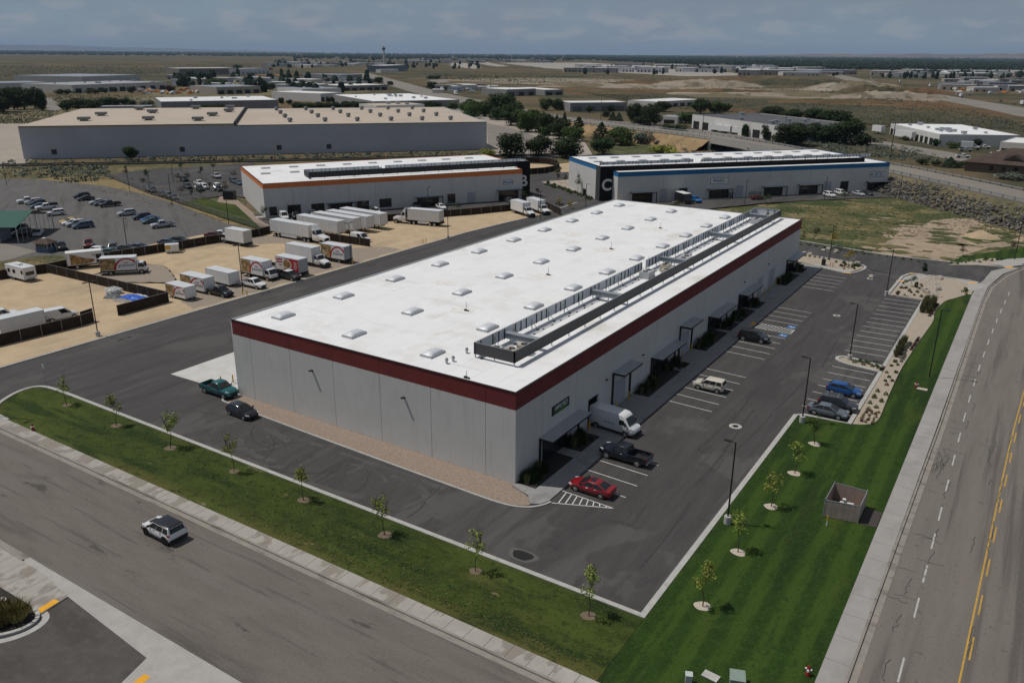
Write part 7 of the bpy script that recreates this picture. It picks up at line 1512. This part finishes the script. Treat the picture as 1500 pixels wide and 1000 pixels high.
# ------------------------------------------------------------------ lamps, poles, small things
def lamp(label, px, py, h, heads, ped=True, rz=0, z=0, r=.085):
    p = g(px,py); T = thing('lamp_post', label, 'lamp post', (p.x,p.y,z), rz); mb = MB(); zb = .85 if ped else .05
    mb.tube((0,0,zb),(0,0,h),r,r*.8,8); mb.build('pole', M['pole'], T, 50)
    if ped: mb = MB(); mb.tube((0,0,-.05),(0,0,.85),.33,n=18); mb.build('pedestal', M['base'], T, 50)
    for a in heads:
        c, s = math.cos(a), math.sin(a); mb = MB(); mb.bar((0,0,h-.06),(c*.55,s*.55,h-.02),.06,.06); mb.bar((c*.45,s*.45,h),(c*1.05,s*1.05,h+.02),.34,.10); mb.build('lamp_head', M['pole'], T)
    return T
PI2 = PI/2
lamp('black lamp post on concrete pedestal, nearest one at the lot lawn', 1065,767,8.4,[PI])
lamp('black lamp post on pedestal beside the grey blue sedan', 1174.5,619,8.2,[PI])
lamp('black lamp post on pedestal in the island between the bays', 1244,527.5,8.4,[PI])
lamp('black lamp post at the far end of the planting bed', 1298,433,8.6,[PI])
lamp('tall black street lamp in the lawn strip beside the road', 1361,553,9.6,[0],False,z=.08)
lamp('thin lamp post in the entrance corner bed of the warehouse', 1214.5,382,7.6,[PI],False)
lamp('double headed lamp post in front of the yard, nearest', 144,493,8.6,[PI2,-PI2])
lamp('double headed lamp post beside the white crew cab pickup', 356,427,8.6,[PI2,-PI2],False)
lamp('double headed lamp post near the short dark fence', 514.5,387,8.6,[PI2,-PI2],False)
lamp('double headed lamp post on the bare end of the yard', 656.5,350.5,8.6,[PI2,-PI2])
lamp('thin lamp post in the left lot near the rear fence', 187,366,7.0,[0],False)
lamp('lamp post between the two white bonneted box trucks', 791.5,321.5,7.4,[PI2,-PI2],False)
lamp('lamp post in the planted strip at the flank of the blue building', 858,303,6.5,[0],False)
lamp('tall lamp post at the top of the left lot', 10,272,7.5,[0],False)
for i, (px, py, h) in enumerate([(190,281,8.0),(252,300.5,8.6),(335,328,8.9),(254,266,6.0),(221,285.5,7)]): lamp(['lamp post at the bank corner of the rear car park','lamp post on the dry bank above the left lot','lamp post in the dry bank below the terrace lawn','lamp post inside the rear car park','lamp post behind the bank cars of the rear car park'][i], px,py,h,[PI2],False)
for i, (px, py, h) in enumerate([(1091,299.5,6.8),(1207.5,293.5,6.8),(1316.5,292,6.8),(1486,381,9.0),(627.5,306,6.0),(397,316,6.2)]): lamp(['lamp post by the hatched bays of the blue building','lamp post beside the white suvs of the blue building','lamp post at the last bays of the blue building','tall lamp post at the corner bed across the access road','lamp post before the middle canopy of the orange building','lamp post at the left window of the orange building'][i], px,py,h,[PI2],False)
lamp('street lamp at the left edge of the front strip', -1.5,611,9,[-PI2],False)
for px, py, tp, lb in [(1304,230,178,'tall wooden utility pole leaning beside the raised road'),(1148,208,170,'wooden utility pole before the dark trees by the trade building'),(1029,193,160,'wooden utility pole at the yellow lorry'),(880,176,145,'wooden utility pole beside the low grey warehouse'),(719,136,118,'wooden utility pole near the depot'),(746,140,117,'wooden utility pole in front of the depot wing')]:
    p = g(px,py); h = hgt(px,py,tp); T = thing('utility_pole', lb, 'utility pole', (p.x,p.y,0)); mb = MB(); mb.tube((0,0,-.3),(0,0,h),.2,.13,8); mb.build('pole', M['bark'], T, 60); mb = MB(); mb.box(-1.2,-.07,h-1.0,1.2,.07,h-.85); mb.build('crossarm', M['bark'], T)
def post_thing(name, label, cat, px, py, fn, group=None, z=0):
    p = g(px,py); T = thing(name, label, cat, (p.x,p.y,z), 0, group); fn(T); return T
def bollard(label, x, y, h=1.1, z=.12, group=None):
    mb = MB(); mb.tube((0,0,-.1),(0,0,h-.06),.09,n=12); mb.tube((0,0,h-.06),(0,0,h),.09,.045,12); o = mb.build('bollard', M['yellow'], None, 50, (x,y,z)); tag(o, label, 'bollard', group)
for (x, y), lb in zip([(.45,15.2),(.45,22.3),(.45,25.9),(.45,43.9),(.45,47.4),(.45,80.0),(.45,83.6),(.45,86.9),(.45,91.0)], ['yellow bollard by the tall delivery van','yellow bollard under the first high canopy, nearer','yellow bollard under the first high canopy, farther','yellow bollard under the second high canopy, nearer','yellow bollard under the second high canopy, farther','yellow bollard at the first far roller door, nearer','yellow bollard at the first far roller door, farther','yellow bollard at the last roller door, nearer','yellow bollard at the last roller door, farther']): bollard(lb, x, y)
for px, py, lb in [(355.5,432,'yellow bollard below the white crew cab pickup, left'),(362,433.5,'yellow bollard below the white crew cab pickup, right'),(516.5,388,'yellow bollard at the lamp post of the short fence'),(619.5,356.5,'stout yellow bollard on the bare yard, left'),(624,355.5,'slim yellow bollard on the bare yard, right'),(324,562,'yellow bollard by the teal pickup at the dock'),(341.6,560,'yellow bollard by the dock handrail')]:
    p = g(px,py); bollard(lb, p.x, p.y, 1.1, 0)
def hydrant(T):
    mb = MB(); mb.tube((0,0,0),(0,0,.12),.19,n=12); mb.tube((0,0,.12),(0,0,.62),.12,n=12); mb.tube((0,0,.62),(0,0,.82),.14,.05,12); mb.build('barrel', mk('hydrant_red',(.26,.02,.015),.5), T, 45)
    mb = MB(); mb.tube((-.24,0,.5),(.24,0,.5),.065,n=10); mb.tube((0,-.24,.45),(0,0,.45),.085,n=10); mb.build('outlet_cap', M['boxwhite'], T, 45)
for px, py, lb in [(1183,989,'red fire hydrant with white caps near the bottom edge'),(49,631,'red fire hydrant in the grass at the street entrance'),(1341.5,568,'small red hydrant beside the tall street lamp'),(1236,395,'red hydrant in the entrance corner bed')]: post_thing('fire_hydrant', lb, 'fire hydrant', px, py, hydrant, z=.08)
def box_thing(name, label, cat, px, py, w, d, h, mt, rz=.4, z=.08):
    mb = MB(); mb.box(-w/2,-d/2,0,w/2,d/2,h); mb.box(-w/2-.03,-d/2-.03,h,w/2+.03,d/2+.03,h+.04); o = mb.build(name, mt, None, None, (*g2(px,py),z)); o.rotation_euler = (0,0,rz); tag(o, label, cat)
ug = flatm('utility_green', (.22,.28,.24), .6); pg = flatm('pale_green', (.45,.50,.46), .6)
box_thing('utility_pedestal', 'small pale green utility pedestal at the bottom edge', 'utility box', 1008,1001,.45,.45,.75,pg)
box_thing('ground_hatch', 'flat grey utility lid in the worn grass', 'utility box', 1041,992,1.1,.65,.06,M['base'],-.1)
box_thing('transformer_box', 'grey green transformer box cut by the bottom edge', 'utility box', 1079,1003,1.0,1.1,.75,ug,.35)
box_thing('ground_hatch', 'pale concrete lid set in the lawn beside the street lamp', 'utility box', 1350.5,571,1.2,.7,.05,M['palemulch'],0)
mb = MB(); mb.tube((0,0,0),(0,0,.55),.05,n=8,mi=1); mb.tube((0,0,.55),(0,0,1.1),.055,n=8); tag(mb.build('marker_post', [M['yellow'],M['boxwhite']], None, None, (*g2(1210.5,771),.08)), 'yellow and white marker post before the slatted cage', 'marker')
mb = MB(); mb.tube((0,0,0),(0,0,2.6),.03,n=6); mb.box(-.3,-.02,2.1,.3,.02,2.7,1); tag(mb.build('sign_post', [M['steel'],M['silver_door']], None, None, (*g2(68,562.5),.05)), 'thin sign post with small plate at the lawn corner', 'sign post')
mb = MB(); mb.tube((0,0,0),(0,0,2.6),.035,n=6); mb.box(-.3,-.02,2.0,.3,.02,2.7,1); tag(mb.build('sign_post', [M['steel'],M['silver_door']], None, None, (*g2(1455,268,5),5.0)), 'small road sign standing at the raised road', 'sign post')
mb = MB(); mb.box(-.35,-.35,0,.35,.35,1.1); mb.box(-.38,-.38,1.1,.38,.38,1.2); tag(mb.build('waste_bin', M['trim'], None, None, (*g2(1206,389),.1)), 'black waste bin beside the entrance corner walk', 'bin')
mb = MB()
for x in (0,.5): 
    for i in range(8):
        a, b = i*PI/8, (i+1)*PI/8; mb.tube((x+0,.35*math.cos(a),.45+.45*math.sin(a)),(x,.35*math.cos(b),.45+.45*math.sin(b)),.035,n=5)
    for s in (-.35,.35): mb.tube((x,s,0),(x,s,.45),.035,n=5)
tag(mb.build('bicycle_rack', mk('rust_red',(.25,.06,.04),.6), None, None, (*g2(1216,391),.11)), 'rust red bicycle rack on the entrance corner walk', 'bicycle rack')
# dark utility cabinet on the terrace and the generator screen
box_thing('utility_cabinet', 'black screened cabinet beside the terrace of the orange building', 'cabinet', 337,292,3,2.6,2.6,M['frame'],.5,-.1)
box_thing('utility_cabinet', 'dark green cabinet at the flank of the blue building', 'cabinet', 860,286,2.6,2.2,2.0,flatm('cabinet_green',(.025,.04,.035),.6),.6,0)
# tarp heap
def heap(name, label, cat, px, py, w, d, h, mt, seed, rz=0):
    rr3 = random.Random(seed); mb = MB(); n = 12; rows = []
    for j in range(n+1):
        row = []
        for i in range(n+1):
            u, v = i/n*2-1, j/n*2-1; e = max(0,(1-u*u)*(1-v*v)); row.append((u*w/2,v*d/2,h*e**.6*rr3.uniform(.55,1.1)+.02*(i+j)%.03))
        rows.append(row)
    for j in range(n):
        for i in range(n): mb.add([rows[j][i],rows[j][i+1],rows[j+1][i+1],rows[j+1][i]], [(0,1,2,3)])
    o = mb.build(name, mt, None, 30, (*g2(px,py),-.04)); o.rotation_euler = (0,0,rz); tag(o, label, cat)
heap('blue_tarp', 'crumpled blue tarp on the heap behind the short fence', 'tarp', 196,437.5,5.4,2.8,.8,mk('tarp_blue',(.015,.10,.48),.4,spec=.4,var=.25,vs=1.5,coord='O'),1,.2)
heap('grey_tarp', 'grey tarp bundle at the left of the blue tarp', 'tarp', 165,436,2.8,2.2,.9,mk('tarp_grey',(.16,.17,.175),.6,var=.25,vs=1.2,coord='O'),2,.4)
heap('plastic_sheet', 'pale plastic sheet spread right of the blue tarp', 'tarp', 210,433,4.2,2.2,.35,mk('sheet_pale',(.42,.44,.43),.4,var=.2,vs=1.5,coord='O'),3,.1)
heap('tan_tarp', 'dull tan tarp in front of the blue tarp', 'tarp', 178,441,3.2,1.8,.5,mk('tarp_tan',(.27,.245,.22),.8,var=.2,vs=1.2,coord='O'),4,.1)
heap('plastic_sheet', 'flat grey sheet lying apart on the dirt', 'tarp', 157,441.5,2.2,.9,.12,mk('sheet_grey',(.30,.295,.285),.8,var=.2,coord='O'),5,.2)
mb = MB(); rr3 = random.Random(9)
for i in range(6):
    z = .12+.16*i; a = rr3.uniform(-.3,.3); c, s = math.cos(a), math.sin(a)
    for k in range(4): mb.bar((-1.3*c-(.9-.6*k)*s,-1.3*s+(.9-.6*k)*c,z),(1.3*c-(.9-.6*k)*s,1.3*s+(.9-.6*k)*c,z),.16,.08)
    for k in range(3): mb.bar((-(1.1-1.1*k)*c+.95*s,-(1.1-1.1*k)*s-.95*c,z+.08),(-(1.1-1.1*k)*c-.95*s,-(1.1-1.1*k)*s+.95*c,z+.08),.14,.06)
tag(mb.build('pallet_stack', M['boxwhite'], None, None, (*g2(167,430),0)), 'messy stack of white plastic racks behind the heap', 'rack')
mb = MB(); mb.box(-.7,-.6,0,.7,.6,.9); tag(mb.build('crate', M['frame'], None, None, (*g2(203,448),0)), 'dark crate leaning behind the short dark fence', 'crate')
# pale boulders
for i, (px, py) in enumerate([(1206,368),(1214,366),(1224,370),(1178,372),(1186,374),(1256,388),(1365,434),(1358,429),(1372,425),(1351,426),(1276,407),(1376,409)]):
    p = g(px,py); mb = MB(); boulder(mb,0,0,.2,.5+.15*(i % 3),random.Random(i)); o = mb.build('boulder', M['palerock'], None, None, (p.x,p.y,.05)); tag(o, 'pale boulder set in a gravel bed near the entrance', 'boulder', 'pale boulders near the entrance')
mb = MB(); boulder(mb,0,0,.25,.55,random.Random(77)); tag(mb.build('boulder', M['palerock'], None, None, (-23.1,-38.4,.1)), 'white boulder among the tawny grasses of the driveway island', 'boulder')
mb = MB(); rr3 = random.Random(4)
for i in range(90):
    t = rr3.random(); x, y = 24.2+2.6*t+rr3.uniform(-1.2,1.2), 114.5-15.5*t+rr3.uniform(-.8,.8); boulder(mb,x,y,.1,rr3.uniform(.10,.28),rr3)
tag(mb.build('river_stones', M['palerock']), 'dry stream of pale river stones crossing the wide bed end', 'stones', kind='stuff')
# ------------------------------------------------------------------ the far plain: sheds, city trees, hills
rf_ = random.Random(21)
FW = [whw, cw, gwall, stw, gw]; FR = [wroof, groof, bgroof, M['tpo'], wroof]
def far_row(n, x0, x1, y0, y1, place, group, wmin, wmax, hmin=4, hmax=9, seed=1):
    r = random.Random(seed)
    for i in range(n):
        px = x0+(x1-x0)*(i+r.uniform(.2,.8))/n; py = r.uniform(y0,y1); p = g(px,py); w, d, h = r.uniform(wmin,wmax), r.uniform(wmin*.5,wmax*.6), r.uniform(hmin,hmax); k = r.randrange(5)
        mb = MB(); mb.box(-w/2,-d/2,-.5,w/2,d/2,h,0); mb.box(-w/2-.2,-d/2-.2,h,w/2+.2,d/2+.2,h+.4,1)
        for q in range(int(w/9)):
            if r.random() < .6: mb.box(-w/2+3+9*q,-d/2-.05,0,-w/2+6+9*q,-d/2-.01,h*.5,2)
        o = mb.build('distant_shed', [FW[k],FR[r.randrange(5)],M['glass']], None, None, (p.x,p.y,0)); o.rotation_euler = (0,0,r.choice([0.55,.6,.1,.2])+r.uniform(-.05,.05))
        tag(o, 'small distant shed '+place, 'building', group)
far_row(30,850,1130,98,107,'in the strip along the airport edge','sheds along the airport edge',30,110,6,13,1)
far_row(16,1090,1225,103,111,'in the long pale row before the city trees','sheds before the city trees',40,110,6,12,2)
far_row(34,1290,1500,106,113,'beyond the highway','sheds beyond the highway',30,90,5,10,3)
far_row(22,1390,1500,118,134,'in the truck yards beyond the highway','sheds of the far truck yards',15,45,4,8,4)
far_row(26,400,560,91,99,'on the plain left of the control tower','sheds left of the control tower',25,80,5,9,5)
far_row(30,590,800,86.5,92,'far beyond the control tower','sheds beyond the control tower',40,120,6,10,6)
far_row(40,255,540,113,134,'in the crowded industrial yards','sheds of the industrial yards',12,38,4,7,7)
far_row(14,640,730,127,136,'in the storage yard by the avenue','sheds of the avenue storage yard',10,28,3,5,8)
def vehicles_far(n, x0, x1, y0, y1, place, group, seed):
    r = random.Random(seed); cols = [P('white'),P('silver'),P('slate'),P('white'),P('maroon'),P('orange')]; ms = {}
    for c in range(6):
        mb = MB(); L = (4.6,7.5)[c % 2]; h = (1.5,2.8)[c % 2]; mb.loft([ring_body(-L/2,.3,h*.62,.9),ring_body(-L*.3,.3,h*.95,.95),ring_body(L*.12,.3,h*.97,.95),ring_body(L*.24,.3,h*.66,.92),ring_body(L/2,.35,h*.5,.85)]); ms[c] = mb.mesh('parked_vehicle',[cols[c]],40)
    for i in range(n):
        p = g(r.uniform(x0,x1), r.uniform(y0,y1)); tag(put('parked_vehicle', ms[r.randrange(6)], None, (p.x,p.y,0), r.uniform(0,3.1)), 'tiny vehicle '+place, 'vehicle', group)
vehicles_far(44,205,300,131,139,'in the crowded storage yard left of the workshops','vehicles of the left storage yard',1)
vehicles_far(34,300,470,120,137,'scattered in the industrial yards','vehicles of the industrial yards',2)
vehicles_far(40,1395,1500,127,138,'in the truck yard beyond the highway','vehicles of the far truck yard',3)
vehicles_far(24,672,730,129,136,'in the storage yard by the avenue','vehicles of the avenue yard',4)
vehicles_far(22,380,470,110,113,'in the orange bus yard','vehicles of the orange yard',5)
bm_ = MB()
for i in range(9):
    p = g(385+9.5*i, 112.6-.2*i); bm_ = MB(); bm_.box(-14,-3,0,14,3,3); tag(bm_.build('parked_bus', mk('bus_orange',(.38,.22,.08),.6,var=.1), None, None, (p.x,p.y,0)), 'orange bus parked in the distant bus yard', 'bus', 'orange buses of the distant yard')
def clump(mb, p, r, h, rnd):
    vs = []; ph = rnd.uniform(0,6)
    for z, k in ((0,.8),(.45,1.0),(.8,.65)):
        for i in range(6): a = ph+i*1.047; q = r*k*rnd.uniform(.75,1.25); vs.append((p[0]+q*math.cos(a),p[1]+q*math.sin(a),z*h*rnd.uniform(.9,1.15)))
    vs.append((p[0],p[1],h)); mb.add(vs, [(l*6+i,l*6+(i+1)%6,(l+1)*6+(i+1)%6,(l+1)*6+i) for l in range(2) for i in range(6)]+[(12+i,12+(i+1)%6,18) for i in range(6)])
def far_wood(name, label, n, fn, seed):
    r = random.Random(seed); mb = MB()
    for i in range(n):
        px, py = fn(r); p = g(px,py); d = (p-CAMP).length; clump(mb,(p.x,p.y),max(4,d*.0016)*r.uniform(.7,1.4),r.uniform(7,13)*(1+d/12000),r)
    return tag(mb.build(name, mk('far_foliage',(.024,.037,.024),1.0,spec=.03,var=.4,vs=.02,layers=[('n',(.016,.028,.014),.004,(1,1,1),.5,.62,.8)]), None, 'keep'), label, 'wood', kind='stuff')
def edge(px): return 73.3+.0076*px+1.9     # the horizon drops slightly to the right of the tilted picture
far_wood('city_trees', 'dark band of city trees filling the right horizon', 5200, lambda r: (lambda x: (x, edge(x)+.35+((17 if x > 1150 else 5+12*(x-830)/320)*r.random()**1.6)))(r.uniform(830,1520)), 1)
far_wood('horizon_trees', 'thin dark tree line along the left and middle horizon', 2600, lambda r: (lambda x: (x, edge(x)+.3+(4.5+(3 if x > 430 else 0))*r.random()**1.4))(r.uniform(-20,840)), 2)
far_wood('plain_bushes', 'scattered bushes around the distant sheds', 300, lambda r: r.choice([(r.uniform(850,1230),r.uniform(97,110)),(r.uniform(1290,1500),r.uniform(105,116)),(r.uniform(400,720),r.uniform(90,101)),(r.uniform(255,540),r.uniform(112,136))]), 3)
def scrub_plain(name, label, polys, n, seed):
    r = random.Random(seed); mb = MB()
    for i in range(n):
        q = polys[r.randrange(len(polys))]; u, v = r.random(), r.random(); a, b, c, d = q; px = (a[0]*(1-u)+b[0]*u)*(1-v)+(d[0]*(1-u)+c[0]*u)*v; py = (a[1]*(1-u)+b[1]*u)*(1-v)+(d[1]*(1-u)+c[1]*u)*v
        p = g(px,py); dd = (p-CAMP).length; rr = max(.5,dd*.0008)*r.uniform(.5,1.5); x, y = p.x, p.y; h = rr*r.uniform(.35,.7)
        k = [(x+rr*math.cos(t)*r.uniform(.7,1.2),y+rr*math.sin(t)*r.uniform(.7,1.2),-.3) for t in (0,1.26,2.5,3.77,5.03)]; mb.add(k+[(x,y,h)], [(j,(j+1)%5,5) for j in range(5)])
    return tag(mb.build(name, mk('plain_scrub',(.048,.052,.034),1.0,spec=.03,var=.35,vs=.02), None, 'keep'), label, 'scrub', kind='stuff')
scrub_plain('plain_scrub', 'dark low scrub speckled over the open plain', [((0,96),(420,94),(250,108),(0,116)),((720,106),(1190,121),(1170,138),(730,124)),((850,136),(1200,150),(1230,184),(1000,160)),((850,136),(1010,146),(1010,160),(920,148)),((1150,150),(1330,142),(1500,178),(1500,194)),((1150,150),(1500,190),(1300,186),(1220,180)),((620,108),(800,112),(800,122),(640,116)),((60,138),(240,140),(220,160),(90,160)),((-20,164),(90,162),(60,180),(-20,182)),((1200,120),(1330,140),(1320,150),(1180,140))], 9000, 4)
def ridge(name, label, pts, dist, mat, seed):
    r = random.Random(seed); mb = MB(); ph = [r.uniform(0,6) for _ in range(4)]; base, mid, top, back = [], [], [], []
    xs = []
    for i in range(len(pts)-1):
        n = 26
        for k in range(n): t = k/n; xs.append((pts[i][0]+(pts[i+1][0]-pts[i][0])*t, pts[i][1]+(pts[i+1][1]-pts[i][1])*t))
    for px, up in xs:
        d = _f+RT*((px-750)/FPX); d.z = 0; d.normalize(); h = max(2,up*dist/FPX)*(1+.07*math.sin(px*.05+ph[0])+.05*math.sin(px*.13+ph[1])+.03*math.sin(px*.31+ph[2])); o = Vector((CAMP.x,CAMP.y,0))
        base.append(o+d*(dist-3500)); mid.append(o+d*(dist-1500-400*math.sin(px*.09+ph[3]))+Vector((0,0,h*(.48+.1*math.sin(px*.17+ph[1]))))); top.append(o+d*dist+Vector((0,0,h))); back.append(o+d*(dist+4000))
    for A_, B_ in ((base,mid),(mid,top),(top,back)):
        for i in range(len(A_)-1): mb.add([A_[i],A_[i+1],B_[i+1],B_[i]], [(0,1,2,3)])
    o = mb.build(name, mat, None, 60); o['kind'] = 'structure'; o['label'] = label; o['category'] = name
ridge('hills', 'low brown foothills along the right horizon', [(860,0),(960,1.5),(1060,3),(1150,4.5),(1240,5.2),(1300,5.6),(1380,6),(1460,7.4),(1560,8)], 22000, mk('foothill',(.17,.125,.10),1.0,spec=.02,var=.3,vs=.0012,layers=[('n',(.09,.072,.06),.0006,(1,1,1),.48,.62,.7)]), 1)
ridge('mountains', 'faint blue mountains on the left horizon', [(-40,7),(60,8),(160,6.5),(300,4.5),(420,2.5),(520,.6)], 42000, mk('far_mountain',(.10,.09,.085),1.0,spec=.02,var=.2,vs=.0006), 2)
# ------------------------------------------------------------------ air, sky and sun
hz_ = MB(); hz_.box(-52000,-20000,-2.0,52000,56000,420); hm = bpy.data.materials.new('haze_air'); hm.use_nodes = True; nt = hm.node_tree; nt.nodes.remove(nt.nodes['Principled BSDF'])
pv = nt.nodes.new('ShaderNodeVolumePrincipled'); pv.inputs['Color'].default_value = (.52,.70,.95,1); pv.inputs['Density'].default_value = HAZE; pv.inputs['Anisotropy'].default_value = 0
nt.links.new(pv.outputs['Volume'], nt.nodes['Material Output'].inputs['Volume'])
ho = hz_.build('haze', hm); ho['kind'] = 'stuff'; ho['label'] = 'thin pale blue haze over the plain'; ho['category'] = 'haze'
SUN = Vector((-.475,-.195,1.0)).normalized(); EL = math.asin(SUN.z); AZ = math.atan2(SUN.x,SUN.y)
sd = bpy.data.lights.new('sun', 'SUN'); sd.energy = SUN_E; sd.angle = R(.53); sd.color = (1.0,.955,.89)
so_ = bpy.data.objects.new('sun', sd); COL.objects.link(so_); so_.rotation_euler = (-SUN).to_track_quat('-Z','Y').to_euler(); so_.location = (0,0,600)
w = bpy.data.worlds.new('World'); SC.world = w; w.use_nodes = True; nt = w.node_tree; N, L_ = nt.nodes, nt.links
bg = N['Background']; sk = N.new('ShaderNodeTexSky'); sk.sky_type = 'NISHITA'; sk.sun_disc = False; sk.sun_elevation = EL; sk.sun_rotation = AZ; sk.altitude = 850; sk.air_density = 1.0; sk.dust_density = 1.2; sk.ozone_density = 1.5
bg.inputs['Strength'].default_value = SKY_E
tc = N.new('ShaderNodeTexCoord'); sp_ = N.new('ShaderNodeSeparateXYZ'); L_.new(tc.outputs['Generated'], sp_.inputs[0])
def wm(op, a, b=None):
    q = N.new('ShaderNodeMath'); q.operation = op
    for i, x in enumerate((a,b)):
        if x is None: continue
        if isinstance(x,(int,float)): q.inputs[i].default_value = x
        else: L_.new(x, q.inputs[i])
    return q.outputs[0]
def wr(x, a, b, c=0., d=1.):
    q = N.new('ShaderNodeMapRange'); q.interpolation_type = 'SMOOTHSTEP'; L_.new(x,q.inputs['Value'])
    for k, v in zip(('From Min','From Max','To Min','To Max'),(a,b,c,d)): q.inputs[k].default_value = v
    return q.outputs['Result']
zc = wm('MAXIMUM', sp_.outputs['Z'], .012); zd = wm('ADD', zc, .035)
cv = N.new('ShaderNodeCombineXYZ'); L_.new(wm('DIVIDE',sp_.outputs['X'],zd),cv.inputs[0]); L_.new(wm('DIVIDE',sp_.outputs['Y'],zd),cv.inputs[1])
def cloudnoise(sc, det, off, rough=.6):
    mp = N.new('ShaderNodeMapping'); mp.inputs['Location'].default_value = off; L_.new(cv.outputs[0],mp.inputs['Vector'])
    q = N.new('ShaderNodeTexNoise'); q.inputs['Scale'].default_value = sc; q.inputs['Detail'].default_value = det; q.inputs['Roughness'].default_value = rough; L_.new(mp.outputs[0],q.inputs['Vector']); return q.outputs['Fac']
def wmix(f, a, b):
    q = N.new('ShaderNodeMix'); q.data_type = 'RGBA'
    (L_.new(f,q.inputs['Factor']) if not isinstance(f,(int,float)) else setattr(q.inputs['Factor'],'default_value',f))
    for k, x in (('A',a),('B',b)):
        if isinstance(x,tuple): q.inputs[k].default_value = (*x,1)
        else: L_.new(x,q.inputs[k])
    return q.outputs['Result']
def dirnoise(sx, sc, det, off, rough=.55):
    mp = N.new('ShaderNodeMapping'); mp.inputs['Scale'].default_value = (1,1,sx); mp.inputs['Location'].default_value = off; L_.new(tc.outputs['Generated'],mp.inputs['Vector'])
    q = N.new('ShaderNodeTexNoise'); q.inputs['Scale'].default_value = sc; q.inputs['Detail'].default_value = det; q.inputs['Roughness'].default_value = rough; L_.new(mp.outputs[0],q.inputs['Vector']); return q.outputs['Fac']
Z = sp_.outputs['Z']
base = wmix(wr(Z,.0,.10), tuple(c/SKY_E for c in VEIL), tuple(c/SKY_E for c in VEIL2))
base = wmix(wr(Z,.15,.6), base, tuple(c/SKY_E for c in ZEN))
col = wmix(.78, sk.outputs['Color'], base)
broad = wr(dirnoise(3.5,4.2,4.0,(2.1,5.3,0)),.40,.66,0,.6)
col = wmix(broad, col, tuple(c/SKY_E for c in GREY))
low = wm('MULTIPLY', wr(dirnoise(3.0,21.0,6.0,(4.3,1.9,.2)),.47,.62), wm('MULTIPLY', wr(Z,.006,.020), wr(Z,.030,.062,1.0,.10)))
col = wmix(wm('MULTIPLY',low,.45), col, tuple(c/SKY_E for c in PUFF))
L_.new(col, bg.inputs['Color'])
SC.view_settings.view_transform = 'Standard'; SC.view_settings.look = 'None'; SC.view_settings.exposure = 0; SC.view_settings.gamma = 1; SC.view_settings.use_curve_mapping = False
SC.cycles.volume_bounces = 0; SC.cycles.max_bounces = 6; SC.cycles.diffuse_bounces = 3; SC.cycles.glossy_bounces = 3; SC.cycles.use_denoising = True
